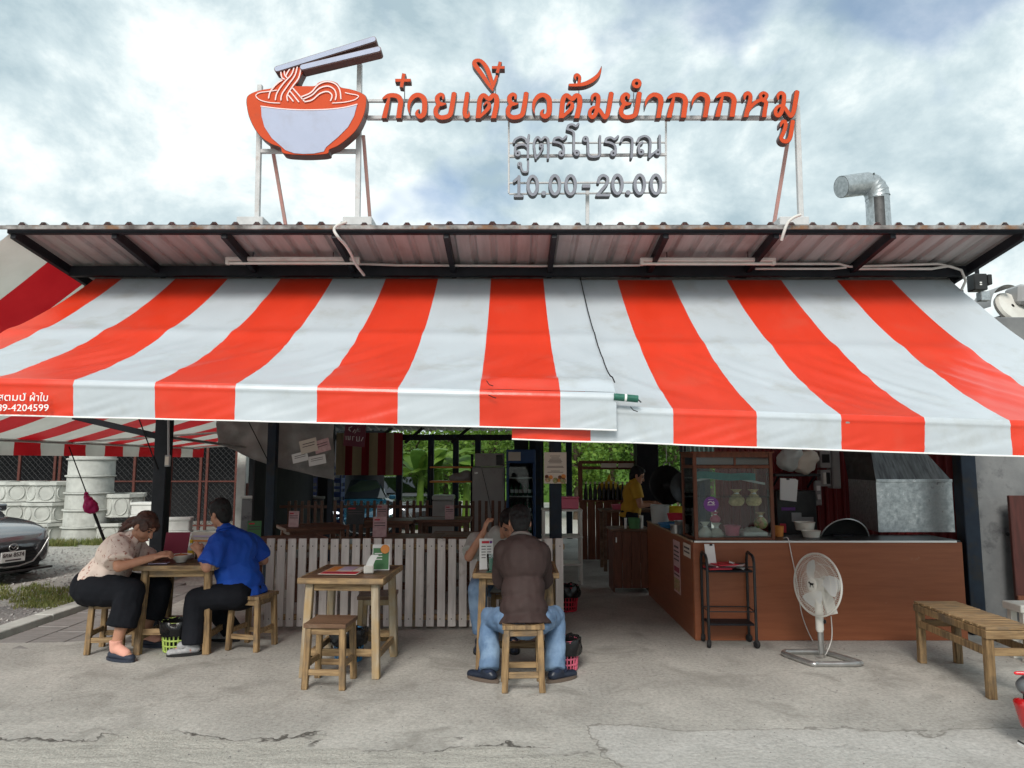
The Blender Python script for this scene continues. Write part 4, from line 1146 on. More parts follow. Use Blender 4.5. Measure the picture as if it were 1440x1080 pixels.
# notices stuck on the side of the counter
def notice(name, label, py0, y0, y1, z0, z1, mat, prints):
    t = thing(name, label, 'notice', (CX0 - .006, (y0 + y1) / 2, z0))
    mb = MB(); mb.box((0, 0, (z1 - z0) / 2), (.003, y1 - y0, z1 - z0), None, .0005); mb.build('sheet', m[mat], t)
    for (a, b, c, d, mm) in prints:
        mb = MB(); mb.box((-.003, (a + b - 1) / 2 * (y1 - y0), (c + d) / 2 * (z1 - z0)), (.001, abs(b - a) * (y1 - y0), (d - c) * (z1 - z0)), None, .0001); mb.build('print', m[mm], t)
notice('counter_notice', 'tall narrow pink notice stuck on the side of the brown counter', 0, 6.98, 7.25, .30, .80, 'paper_pink',
       [(.15, .85, .86, .9, 'print_dark'), (.1, .9, .78, .81, 'print_dark'), (.1, .9, .7, .73, 'print_dark'), (.1, .9, .62, .65, 'print_dark'), (.1, .9, .40, .5, 'print_maroon'), (.1, .9, .33, .36, 'print_dark'), (.05, .95, .04, .28, 'print_food')])
notice('counter_label', 'small pale paper label taped below the corner of the brown counter', 0, 6.56, 6.82, .70, .82, 'paper_cream', [(.1, .9, .6, .75, 'print_dark'), (.1, .9, .3, .42, 'print_dark')])

# ---- glass display cabinet on the counter corner
gx0, gx1 = at(975, 700, CY0 + .05).x, at(1087, 700, CY0 + .05).x
gz1 = at(1030, 637, CY0 + .05).z
gcy0, gcy1 = CY0 + .035, CY0 + .50
cab = thing('display_cabinet', 'brown framed glass food display cabinet on the counter corner', 'cabinet', ((gx0 + gx1) / 2, CY0 + .26, CZ + .004))
cw_, ch, cdp = gx1 - gx0, gz1 - CZ - .004, gcy1 - gcy0
fw = .032
for sx in (-1, 1):
    for sy in (-1, 1):
        mb = MB(); mb.box((sx * (cw_ / 2 - fw / 2), sy * (cdp / 2 - fw / 2), ch / 2), (fw, fw, ch), None, .003); mb.build('corner_post', m['wood_red'], cab)
for z, hh in ((ch - .02, .04), (ch - .125, .03), (.012, .024)):
    for sy in (-1, 1):
        mb = MB(); mb.box((0, sy * (cdp / 2 - .014), z), (cw_ - 2 * fw, .024, hh), None, .003); mb.build('rail', m['wood_red'], cab)
    for sx in (-1, 1):
        mb = MB(); mb.box((sx * (cw_ / 2 - .014), 0, z), (.024, cdp - 2 * fw, hh), None, .003); mb.build('rail', m['wood_red'], cab)
mb = MB(); mb.box((0, 0, ch + .006), (cw_ + .03, cdp + .03, .014), None, .003); mb.build('roof_board', m['wood_red'], cab)
mb = MB(); mb.box((.02, -cdp / 2 + .014, ch - .072), (.02, .02, .075), None, .002); mb.build('mullion', m['wood_red'], cab)
mb = MB(); mb.box((0, -cdp / 2 + .012, (ch - .14) / 2 + .012), (cw_ - 2 * fw + .004, .004, ch - .165), None, .001); mb.build('front_pane', m['glass'], cab)
mb = MB(); mb.box((-cw_ / 2 + .012, 0, (ch - .14) / 2 + .012), (.004, cdp - 2 * fw + .004, ch - .165), None, .001); mb.build('side_pane', m['glass'], cab)
mb = MB(); mb.box((0, -cdp / 2 + .012, ch - .072), (cw_ - 2 * fw + .004, .004, .07), None, .001); mb.build('top_pane', m['glass_dark'], cab)
m['teal_cloth'] = M('teal_cloth', (0.03, 0.24, 0.22), (0.02, 0.18, 0.17), 5, rough=0.7)
mb = MB(); mb.grid(lambda a, b: V((-cw_ / 2 + .04 + (cw_ - .18) * a, -cdp / 2 + .05 + .01 * math.sin(a * 20), ch - .17 - .065 * b - .02 * a + .006 * math.sin(a * 9))), 24, 4); mb.build('teal_cloth', m['teal_cloth'], cab, smooth=60, fix=False)
mb = MB(); mb.box((.03, .02, ch - .40), (cw_ - 2 * fw - .02, cdp - .06, .006), None, .001); mb.build('glass_shelf', m['glass'], cab)
m['milk_glass'] = M('hazy_plastic', (0.42, 0.44, 0.42), rough=0.3)
mb = MB(); mb.grid(lambda a, b: V((-cw_ / 2 + .04 + (cw_ - .08) * a, -cdp / 2 + .10, ch - .265 + .035 * math.sin(a * 4.0) + .02 * b)), 20, 2); mb.build('plastic_sheet', m['milk_glass'], cab, smooth=60, fix=False)
# round purple sticker
m['purple'] = M('purple_sticker', (0.16, 0.045, 0.24), rough=0.4)
SX, SZ = at(1000, 709, gcy0).x - cab.location.x, at(1000, 709, gcy0).z - cab.location.z
stk = thing('round_sticker', 'round purple sticker with a white emblem on the cabinet glass', 'sticker', V(cab.location) + V((SX, -cdp / 2 + .008, SZ)))
mb = MB(); mb.lathe([(0, .0), (.068, .0), (.068, .002), (0, .002)], (0, 0, 0), 28, Euler((PI / 2, 0, 0)).to_matrix()); mb.build('disc', m['purple'], stk)
mb = MB(); mb.tube([V((x, -.004, z)) for x, z in ((-.03, .008), (-.018, .02), (0, .024), (.008, .014), (.024, .022), (.03, .012), (.012, .004))], .0045, 6); mb.tube([V((-.034, -.004, -.006)), V((.034, -.004, -.006))], .0035, 6); mb.tube([V((-.024, -.004, .042)), V((.022, -.004, .044))], .002, 6); mb.build('emblem', m['paper'], stk)
# contents of the cabinet
def in_cab(px, py, dy): 
    p = at(px, py, CY0 + .05 + dy); return p
m['clear_bag'] = M('clear_plastic_bag', (0.72, 0.70, 0.62), (0.56, 0.53, 0.44), 16, rough=0.2, bump=.5, bscale=30)
m['noodle'] = M('crisp_snack', (0.70, 0.54, 0.28), (0.42, 0.30, 0.14), 45, rough=.6, bump=.8, bscale=50)
def food_bag(name, label, px, py, w, h, dy, mat):
    p = at(px, py, CY0 + .05 + dy)
    t = thing(name, label, 'food bag', p)
    mb = MB()
    def f(a, b):
        th = 2 * PI * a
        prof = max(.16, math.sin(PI * min(1, b * 1.12 + .16))) ** .6 if b < .78 else .2 + .5 * (b - .78) / .22
        r = w / 2 * max(.1, prof)
        k = 1 + .12 * noise.noise(V((math.cos(th) * 2, math.sin(th) * 2, b * 4 + px)))
        return V((r * k * math.cos(th), r * k * .7 * math.sin(th), h * b))
    mb.grid(f, 20, 12); mb.build('bag', m[mat], t, smooth=60, fix=False)
    mb = MB(); mb.tube([V((.07 * w * math.cos(k), .07 * w * math.sin(k) - .0, h * .74)) for k in [i * PI / 5 for i in range(11)]], .01 * w / .1, 5); mb.build('tie', m['hem'], t)
    return t
food_bag('snack_bag', 'clear bag of crisp noodles on the cabinet shelf, left of two', 1036, 711, .15, .15, .16, 'noodle')
food_bag('snack_bag', 'clear bag of crisp noodles on the cabinet shelf, right of two', 1060, 711, .15, .15, .16, 'noodle')
food_bag('noodle_bag', 'pale knotted bag of noodles at the bottom left of the cabinet', 992, 760, .13, .17, .15, 'clear_bag')
food_bag('noodle_bag', 'pale knotted bag of noodles beside the pink tub in the cabinet', 1008, 760, .13, .16, .17, 'clear_bag')
food_bag('vegetable_bag', 'bag of colourful vegetables at the right of the cabinet shelf', 1070, 743, .13, .15, .22, 'print_food')
food_bag('meat_bag', 'dark pink bag of meat above the noodle bags in the cabinet', 1006, 735, .10, .10, .25, 'pink_plastic')
p = at(1030, 758, CY0 + .2); t = thing('plastic_tub', 'pink plastic tub on the bottom of the cabinet', 'tub', (p.x, p.y, CZ + .03))
mb = MB(); mb.lathe([(0, 0), (.06, 0), (.07, .085), (.075, .09), (.066, .088), (.058, .01), (0, .01)], n=24); mb.build('tub', m['pink_plastic'], t, smooth=40)
mb = MB(); mb.tube([V((.073 * math.cos(k), .073 * math.sin(k), .088)) for k in [i * PI / 12 for i in range(25)]], .005, 6); mb.build('rim', m['pink_plastic'], t, smooth=40)
p = at(1058, 755, CY0 + .22); t = thing('food_tray', 'shallow tray of white noodles at the bottom right of the cabinet', 'tray', (p.x, p.y, CZ + .03))
mb = MB(); mb.box((0, 0, .02), (.22, .2, .04), None, .008); mb.build('tray', m['plastic_white'], t)
mb = MB(); mb.grid(lambda a, b: V(((a - .5) * .2, (b - .5) * .18, .042 + .035 * math.sin(PI * a) * math.sin(PI * b) + .012 * noise.noise(V((a * 9, b * 9, 0))))), 16, 16); mb.build('noodles', m['clear_bag'], t, smooth=60)

# ---- black trolley
tp = (gp(1000, 912) + gp(1062, 910)) / 2
tx = thing('trolley', 'black metal serving trolley on castors in front of the counter corner', 'trolley', (tp.x - .0, tp.y + .10, 0), math.radians(-2))
tw, tdp, thh = .40, .22, at(1000, 782, tp.y).z
for sx in (-1, 1):
    x = sx * tw / 2
    mb = MB(); hp = [(x, -tdp / 2, .05), (x, -tdp / 2, thh - .06), (x, -tdp / 2 + .02, thh - .02), (x, -tdp / 2 + .05, thh), (x, tdp / 2 - .05, thh + .015), (x, tdp / 2 - .02, thh), (x, tdp / 2, thh - .05), (x, tdp / 2, .05)]
    mb.tube([V(q) for q in hp], .0125, 10); mb.build('side_frame', m['black_plastic'], tx, smooth=50)
    for sy in (-1, 1):
        mb = MB(); mb.lathe([(0, -.015), (.028, -.015), (.033, -.007), (.033, .007), (.028, .015), (0, .015)], (x, sy * tdp / 2, .033), 16, Euler((0, PI / 2, .4 * sx)).to_matrix())
        mb.box((x, sy * tdp / 2, .055), (.03, .03, .02), None, .003); mb.build('castor', m['rubber'], tx, smooth=40)
for z, nm in ((thh - .13, 'top_tray'), (.19, 'bottom_tray')):
    mb = MB(); mb.box((0, 0, z), (tw - .02, tdp - .02, .018), None, .003); mb.build(nm, m['black_steel'], tx)
for z in (thh - .09, .30):
    for sy in (-1, 1):
        mb = MB(); mb.tube([(-tw / 2, sy * tdp / 2, z), (tw / 2, sy * tdp / 2, z)], .005, 8); mb.build('guard_rail', m['black_plastic'], tx)
    if z < .5:
        for sx in (-1, 1):
            mb = MB(); mb.tube([(sx * tw / 2, -tdp / 2, z), (sx * tw / 2, tdp / 2, z)], .005, 8); mb.build('guard_rail', m['black_plastic'], tx)
zt = thh - .118
o_ = V(tx.location)
t = thing('menu_stack', 'dark red menus with a clipped white card on top of the black trolley', 'menus', o_ + V((-.08, -.01, zt)), .1)
for k in range(4):
    mb = MB(); mb.box((.02 * k - .01, 0, .006 + .011 * k), (.2, .17, .01), Euler((0, 0, .08 * k)).to_matrix(), .002); mb.build('menu', m[['print_red', 'print_maroon', 'paper_pink', 'print_red'][k]], t)
mb = MB(); mb.box((-.05, .05, .12), (.09, .004, .17), Euler((-.25, 0, 0)).to_matrix(), .001); mb.build('card', m['paper'], t)
mb = MB(); mb.box((-.05, .028, .2), (.025, .012, .016), None, .002); mb.build('clip', m['black_plastic'], t)
t = thing('napkin_pile', 'loose white napkins on the black trolley', 'napkins', o_ + V((.08, -.02, zt)), -.3)
for k in range(3):
    mb = MB(); mb.grid(lambda a, b: V(((a - .5) * .13, (b - .5) * .1, .004 + .02 * k + .014 * math.sin(a * 4 + k) + .01 * noise.noise(V((a * 3, b * 3, k))))), 8, 6); mb.build('napkin', m['paper'], t, smooth=60)

# ---- pedestal fan
fp = gp(1165, 935)
FB = V((fp.x + .0, fp.y + .13, 0))
fan = thing('pedestal_fan', 'white floor fan with round wire cage on a grey tubular base', 'fan', FB)
def loopbase():
    pts = [(-.24, .14), (-.20, .17), (.06, .17), (.10, .15), (.23, -.13), (.22, -.17), (.17, -.185), (-.10, -.185), (-.15, -.17), (-.25, .09), (-.24, .14)]
    return [V((p[0], p[1], .022)) for p in smooth_path(pts, 4)]
mb = MB(); mb.tube(loopbase(), .021, 10, cap=False); mb.build('base_loop', m['chrome'], fan, smooth=50)
mb = MB(); mb.tube([V((.07, .16, .03)), V((.05, .10, .10)), V((.02, .03, .24)), V((.01, .01, .33))], .02, 10); mb.build('base_strut', m['chrome'], fan, smooth=50)
mb = MB(); mb.tube([V((0, 0, .05)), V((0, 0, .33))], .019, 12); mb.build('lower_pole', m['chrome'], fan, smooth=50)
mb = MB(); mb.tube([V((0, 0, .22)), V((0, 0, .24)), V((0, 0, .43)), V((0, 0, .45))], [.024, .031, .031, .026], 14); mb.build('pole_sleeve', m['plastic_white'], fan, smooth=40)
mb = MB(); mb.sphere((.035, -.005, .30), .018); mb.build('height_knob', m['black_plastic'], fan, smooth=50)
mb = MB(); mb.bar((.0, 0, .44), (.02, .03, .60), .04, .05); mb.build('neck', m['plastic_white'], fan)
mb = MB(); mb.bar((.10, -.01, .36), (.05, 0, .56), .055, .08); mb.build('control_box', m['plastic_white'], fan)
hub = at(1149, 822, FB.y - .03) - FB
fd = V((-.92, -.38, .08)).normalized()                                    # the fan looks to the left and towards the camera
fR = Matrix((fd.cross(V((0, 0, 1))).normalized(), fd.cross(V((0, 0, 1))).normalized().cross(fd), fd)).transposed()
def fpt(r, a, z): return hub + fR @ V((r * math.cos(a), r * math.sin(a), z))
mb = MB(); mb.tube([hub - fd * .20, hub - fd * .19, hub - fd * .09, hub - fd * .06], [.045, .062, .07, .06], 20); mb.build('motor_housing', m['plastic_white'], fan, smooth=40)
RF = .243
prof_f = lambda q: (.035 + (RF - .035) * q, .055 * (1 - q ** 2.6) ** .5 + .0)
mb = MB()
for k in range(84):
    a = 2 * PI * k / 84
    mb.tube([fpt(*(lambda rz: (rz[0], a, rz[1]))(prof_f(q))) for q in (0, .3, .6, .8, .93, 1)], .0013, 4, cap=False)
for k in range(84):
    a = 2 * PI * (k + .5) / 84
    mb.tube([fpt(*(lambda rz: (rz[0], a, -rz[1] * 1.3))(prof_f(q))) for q in (0.1, .5, .8, .95, 1)], .0013, 4, cap=False)
for q, z in ((.38, 1), (.7, 1), (.9, 1), (.6, -1.3), (.9, -1.3)):
    r_, zz = prof_f(q)
    mb.tube([fpt(r_, 2 * PI * i / 40, zz * z) for i in range(41)], .0016, 4, cap=False)
mb.build('wire_guard', m['plastic_white'], fan, smooth=60, fix=False, kind='stuff')
mb = MB(); mb.tube([fpt(RF, 2 * PI * i / 60, 0) for i in range(61)], .008, 8, cap=False); mb.build('guard_rim', m['plastic_white'], fan, smooth=60)
mb = MB(); mb.tube([fpt(0, 0, .048), fpt(0, 0, .058), fpt(0, 0, .061)], [.05, .05, .044], 24); mb.build('badge', m['plastic_white'], fan, smooth=30)
hs = [(-.026, -.02), (-.02, -.022), (-.016, -.006), (.004, -.006), (.006, -.024), (.012, -.022), (.012, -.004), (.018, .006), (.028, .006), (.029, .013), (.02, .022), (.012, .014), (-.012, .010), (-.022, .014), (-.03, .004), (-.022, .004), (-.022, -.006)]
mb = MB(); mb.prism([fpt(math.hypot(x, y), math.atan2(y, x), .0625) for x, y in hs], fd * .001); mb.build('horse_emblem', m['black_plastic'], fan)
m['fan_blade'] = M('pale_fan_blade', (0.60, 0.62, 0.62), rough=.3)
for b_ in range(3):
    a0 = 2 * PI * b_ / 3 + .6
    mb = MB()
    def bl(a, b):
        r_ = .05 + .145 * b
        w = (.55 + .55 * math.sin(PI * min(1, b * .85 + .12)))
        return fpt(r_, a0 + (a - .5) * w + .5 * b, -.012 + .03 * (a - .5))
    mb.grid(bl, 8, 8); mb.build('blade', m['fan_blade'], fan, smooth=60, fix=False)
mb = MB(); mb.tube([fpt(0, 0, -.03), fpt(0, 0, .02), fpt(0, 0, .03)], [.05, .05, .03], 20); mb.build('hub', m['plastic_white'], fan, smooth=40)
pts = [at(1102, 757, CY0 + .06), at(1108, 757, CY0 + .0), at(1112, 775, CY0 - .02), at(1121, 820, CY0 - .03), at(1128, 865, CY0 - .05), gp(1143, 902), gp(1155, 912), gp(1163, 905), FB + V((.05, .05, .02)), FB + V((.1, .02, .16)), FB + V((.095, 0, .34))]
pts[5].z = pts[6].z = pts[7].z = .006
mb = MB(); mb.tube([V(q) for q in smooth_path([tuple(p) for p in pts], 6)], .0042, 6)
tag(mb.build('power_cord', m['pvc'], smooth=60), 'thin white power cord hanging from the counter down to the fan', 'cord')

# ---- slatted bench at the right
bF, bB = gp(1391, 982), gp(1297, 933)
bw, bl_ = .34, bB.y - bF.y + .10
bh = .47
bn = thing('slatted_bench', 'wooden bench with cross slats at the right edge of the forecourt', 'bench', ((bF.x + bB.x) / 2 + bw / 2 - .02, (bF.y + bB.y) / 2, 0), math.atan2(-(bB.x - bF.x), bB.y - bF.y))
ns = 11
for k in range(ns):
    y = -bl_ / 2 + bl_ * (k + .5) / ns
    mb = MB(); mb.box((0, y, bh - .01 + random.uniform(-.001, .001)), (bw - .01, bl_ / ns - .014, .02), Euler((0, 0, random.uniform(-.01, .01))).to_matrix(), .003); mb.build('slat', m['wood_h'], bn)
for sx in (-1, 1):
    mb = MB(); mb.box((sx * (bw / 2 - .014), 0, bh - .048), (.028, bl_ - .02, .052), None, .003); mb.build('side_rail', m['wood'], bn)
    mb = MB(); mb.box((sx * (bw / 2 - .016), 0, bh - .165), (.026, bl_ - .11, .05), None, .003); mb.build('stretcher', m['wood'], bn)
    for sy in (-1, 1):
        mb = MB(); mb.bar((sx * (bw / 2 - .034), sy * (bl_ / 2 - .04), bh - .024), (sx * (bw / 2 - .03), sy * (bl_ / 2 - .035), 0), .052, .052, up=V((0, 1, 0))); mb.build('leg', m['wood'], bn)
for sy in (-1, 1):
    mb = MB(); mb.box((0, sy * (bl_ / 2 - .012), bh - .05), (bw - .002, .026, .055), None, .003); mb.build('end_rail', m['wood_h'], bn)
    mb = MB(); mb.box((0, sy * (bl_ / 2 - .03), bh - .165), (bw - .08, .026, .05), None, .003); mb.build('end_stretcher', m['wood_h'], bn)

# ---- white table corner at the right edge
p = at(1424, 852, 5.75)
t = thing('white_table', 'white painted table whose corner shows behind the bench at the right edge', 'table', (p.x + .42, p.y + .12, 0))
mb = MB(); mb.box((0, 0, p.z - .03), (.7, .22, .06), None, .006); mb.build('tabletop', m['plastic_white'], t)
for sx in (-1, 1):
    for sy in (-1, 1):
        mb = MB(); mb.box((sx * .30, sy * .07, (p.z - .06) / 2), (.05, .05, p.z - .06), None, .004); mb.build('leg', m['plastic_white'], t)

# ---- things on the tables
def top_at(tbl, x, y, z=.722): 
    R = Euler((0, 0, tbl.rotation_euler.z)).to_matrix(); return V(tbl.location) + R @ V((x, y, z))
# flat menu and card holder on the middle table
t = thing('laminated_menu', 'red and cream laminated menu lying on the unoccupied table', 'menu', top_at(tm, -.07, .02, .7185), math.radians(-4))
mb = MB(); mb.box((0, 0, .004), (.30, .40, .004), None, .001); mb.build('sheet', m['paper_cream'], t)
for (x0, x1, y0, y1, mm) in ((-.14, .14, -.19, -.08, 'print_red'), (-.05, .06, -.02, .18, 'print_lilac'), (.068, .142, -.06, .18, 'print_food'), (-.14, -.06, -.06, .18, 'print_orange'), (-.10, .06, -.155, -.12, 'print_maroon')):
    mb = MB(); mb.box(((x0 + x1) / 2, (y0 + y1) / 2, .0068 + (.0006 if mm == 'print_maroon' else 0)), (x1 - x0, y1 - y0, .001), None, .0002); mb.build('print', m[mm], t)
for k in range(4):
    mb = MB(); mb.box((.105, -.03 + k * .055, .0078), (.06, .035, .001), None, .0002); mb.build('print', m['paper'], t)
t = thing('menu_stand', 'green and white promotional card standing on the unoccupied table', 'card', top_at(tm, .205, .05, .7185), math.radians(6))
mb = MB(); mb.box((0, .02, .10), (.135, .004, .20), Euler((-.12, 0, 0)).to_matrix(), .001); mb.build('card', m['paper'], t)
mb = MB(); mb.box((.0, .0165, .09), (.122, .002, .165), Euler((-.12, 0, 0)).to_matrix(), .0005); mb.build('print', m['print_green'], t)
mb = MB(); mb.lathe([(0, 0), (.035, 0), (.035, .001), (0, .001)], (.032, .006, .165), 14, Euler((PI / 2 - .12, 0, 0)).to_matrix()); mb.build('print', m['print_orange'], t)
for k in range(4):
    mb = MB(); mb.box((-.02, .0145, .13 - k * .022), (.06, .001, .008), Euler((-.12, 0, 0)).to_matrix(), .0003); mb.build('print', m['paper'], t)
t = thing('napkin_holder', 'white napkin holder leaning in front of the green card on the unoccupied table', 'napkin holder', top_at(tm, .145, -.09, .7185), math.radians(12))
for k in range(5):
    mb = MB(); mb.grid(lambda a, b: V(((a - .5) * .055 + .045 * b * b, k * .006 - .012, .012 + .125 * b)), 2, 10); mb.grid(lambda a, b: V(((a - .5) * .055 + .045 * b * b, k * .006 - .010, .012 + .125 * b)), 2, 10); mb.build('napkin', m['paper'], t, fix=False)
mb = MB(); mb.box((0, 0, .03), (.075, .05, .06), None, .008); mb.build('box', m['plastic_white'], t)
# upright menu and glass on the centre table
t = thing('menu_stand', 'upright white menu card with red heading on the table of the man in brown', 'card', top_at(tcn, -.235, -.12), math.radians(10))
mb = MB(); mb.box((0, .0, .12), (.11, .004, .24), Euler((-.06, 0, 0)).to_matrix(), .001); mb.build('card', m['paper'], t)
mb = MB(); mb.box((-.008, -.0085, .213), (.06, .001, .018), Euler((-.06, 0, 0)).to_matrix(), .0003); mb.build('print', m['print_red'], t)
mb = MB(); mb.lathe([(0, 0), (.011, 0), (.011, .001), (0, .001)], (.036, -.0085, .213), 12, Euler((PI / 2, 0, 0)).to_matrix()); mb.build('print', m['purple'], t)
for k in range(7):
    for s in (-1, 1):
        mb = MB(); mb.box((s * .022, -.0035 - .0006 * (k < 4), .18 - k * .022), (.034, .001, .006), Euler((-.06, 0, 0)).to_matrix(), .0003); mb.build('print', m['print_dark'], t)
t = thing('drink_glass', 'glass of green drink on the table of the man in brown', 'glass', top_at(tcn, -.19, -.20))
m['green_drink'] = M('green_drink', (0.10, 0.20, 0.15), rough=.2)
mb = MB(); mb.lathe([(0, 0), (.033, 0), (.039, .13), (.036, .13), (.031, .008), (0, .008)], n=24); mb.build('tumbler', m['glass'], t, smooth=40)
mb = MB(); mb.lathe([(0, .009), (.0305, .009), (.0345, .10), (0, .10)], n=24); mb.build('drink', m['green_drink'], t, smooth=40)
t = thing('table_mat', 'small green mat under the drink glass', 'mat', top_at(tcn, -.13, -.235, .7195))
mb = MB(); mb.box((0, 0, .0015), (.2, .07, .003), None, .001); tag(t, kind=None); mb.build('mat', m['green_tape'], t)
# food and menu on the couple's table
m['bowl_white'] = M('white_bowl', (0.66, 0.63, 0.56), rough=.25)
m['soup'] = M('red_soup', (0.42, 0.12, 0.04), (0.5, 0.2, 0.08), 40, rough=.25)
def bowl_thing(label, loc, s=1.0, soup='soup', col_='bowl_white', group='bowls of soup'):
    t = thing('soup_bowl', label, 'bowl', loc, 0, group)
    mb = MB(); mb.lathe([(0, 0), (.042 * s, 0), (.045 * s, .012 * s), (.075 * s, .035 * s), (.092 * s, .062 * s), (.089 * s, .063 * s), (.07 * s, .04 * s), (.04 * s, .02 * s), (0, .018 * s)], n=28); mb.build('bowl', m[col_], t, smooth=50)
    mb = MB(); mb.grid(lambda a, b: V((.083 * s * b * math.cos(2 * PI * a), .083 * s * b * math.sin(2 * PI * a), .05 * s + .02 * s * (1 - b) + .008 * noise.noise(V((a * 9, b * 9, 1))))), 20, 5); mb.build('soup', m[soup], t, smooth=60)
    return t
bowl_thing('white bowl of red noodle soup in front of the woman in the cream blouse', top_at(tl, -.03, -.10))
bowl_thing('bowl of soup in front of the man in the blue shirt', top_at(tl, .14, .02), .9)
t = thing('open_menu', 'maroon and cream open menu standing upright on the left table', 'menu', top_at(tl, -.10, .20))
for s, mm in ((-1, 'print_maroon'), (1, 'paper_cream')):
    mb = MB(); mb.box((s * .105, .02 + .015 * s, .11), (.21, .005, .22), Euler((-.28, 0, -s * .06)).to_matrix(), .001); mb.build('page', m[mm], t)
for k in range(4):
    mb = MB(); mb.box((.105, .004 + .0055 * k + .02, .06 + k * .04), (.16, .001, .016), Euler((-.28, 0, -.06)).to_matrix(), .0003); mb.build('print', m['print_lilac' if k % 2 else 'print_orange'], t)
t = thing('sauce_bottle', 'clear sauce bottle with yellow cap and label on the left table', 'bottle', top_at(tl, -.03, .10))
m['yellow'] = M('yellow_plastic', (0.65, 0.45, 0.03), rough=.4)
mb = MB(); mb.lathe([(0, 0), (.026, 0), (.028, .01), (.028, .09), (.014, .12), (.011, .14), (0, .14)], n=20); mb.build('body', m['milk_glass'], t, smooth=40)
mb = MB(); mb.lathe([(0, .138), (.015, .138), (.014, .165), (0, .168)], n=16); mb.build('cap', m['yellow'], t, smooth=40)
mb = MB(); mb.lathe([(.0285, .035), (.0285, .075)], n=20); mb.build('label_band', m['yellow'], t, smooth=40)
t = thing('condiment_cup', 'orange chilli condiment cup on the left table', 'cup', top_at(tl, .05, .08))
mb = MB(); mb.lathe([(0, 0), (.03, 0), (.036, .10), (.033, .10), (.027, .008), (0, .008)], n=20); mb.build('cup', m['glass'], t, smooth=40)
mb = MB(); mb.lathe([(0, .009), (.0265, .009), (.031, .085), (0, .09)], n=18); mb.build('chilli', m['print_orange'], t, smooth=40)
t = thing('phone', 'dark phone lying on the left table edge near the woman', 'phone', top_at(tl, -.17, -.20), .15)
mb = MB(); mb.box((0, 0, .005), (.15, .075, .009), None, .003); mb.build('case', m['print_lilac'], t)
mb = MB(); mb.box((0, 0, .0105), (.14, .068, .001), None, .0003); mb.build('screen', m['glass_dark'], t)
# ================================================================ PEOPLE
def cap_mesh(mb, p0, r0, p1, r1, flat0=False, flat1=False, sx=1.0, up=None, n=14):
    """tapered capsule; flat ends for hems; sx squashes it along the second axis"""
    p0, p1 = V(p0), V(p1)
    d, s, u = basis(p1 - p0, V(up) if up is not None else V((0, 0, 1)))
    rings = []
    if not flat0:
        for k in range(1, 4):
            a = PI / 2 * k / 4; rings.append((p0 - d * r0 * math.cos(a), r0 * math.sin(a)))
    rings += [(p0, r0), (p0.lerp(p1, .5), (r0 + r1) / 2), (p1, r1)]
    if not flat1:
        for k in range(3, 0, -1):
            a = PI / 2 * k / 4; rings.append((p1 + d * r1 * math.cos(a), r1 * math.sin(a)))
    vs, fs = [], []
    for c, r in rings:
        for k in range(n):
            a = 2 * PI * k / n; vs.append(c + s * (r * math.cos(a)) + u * (r * sx * math.sin(a)))
    for i in range(len(rings) - 1):
        for k in range(n):
            a, b = i * n + k, i * n + (k + 1) % n; fs.append((a, b, b + n, a + n))
    fs.append(tuple(range(n))[::-1]); fs.append(tuple((len(rings) - 1) * n + k for k in range(n)))
    mb.add(vs, fs)
def ell(mb, c, r, f=None, u=None):
    """ellipsoid with radii along right, forward, up"""
    if f is not None:
        f = V(f).normalized(); rt = f.cross(V(u)).normalized(); uu = rt.cross(f)
        R = Matrix((rt, f, uu)).transposed()
    else: R = None
    mb.sphere(c, r, R, 18, 12)
def blob(name, mb, mat, parent=None, base=V((0, 0, 0)), vox=.009, smooth=4, fold=0.0, fscale=7.0, seed=0, stretch=(1, 1, 1)):
    me = mb.mesh('tmp', [mat]); o = bpy.data.objects.new('tmp', me); col.objects.link(o)
    r = o.modifiers.new('r', 'REMESH'); r.mode = 'VOXEL'; r.voxel_size = vox; r.use_smooth_shade = True
    s = o.modifiers.new('s', 'SMOOTH'); s.factor = .5; s.iterations = smooth
    bpy.context.view_layer.update()
    me2 = bpy.data.meshes.new_from_object(o.evaluated_get(bpy.context.evaluated_depsgraph_get()))
    bpy.data.objects.remove(o); bpy.data.meshes.remove(me)
    me2.name = name; me2.materials.clear(); me2.materials.append(mat)
    if fold:
        nr = [v.normal.copy() for v in me2.vertices]
        for v, nn in zip(me2.vertices, nr):
            q = V((v.co.x * stretch[0], v.co.y * stretch[1], v.co.z * stretch[2])) * fscale + V((seed, seed * 2, 0))
            w = 1 - abs(noise.noise(q)) * 2.2
            v.co += nn * fold * (w * .7 + .6 * noise.noise(q * 2.3))
    for v in me2.vertices: v.co -= base
    for p in me2.polygons: p.use_smooth = True
    me2.update()
    if parent is None:
        return link(name, me2, None, base)
    return link(name, me2, parent)
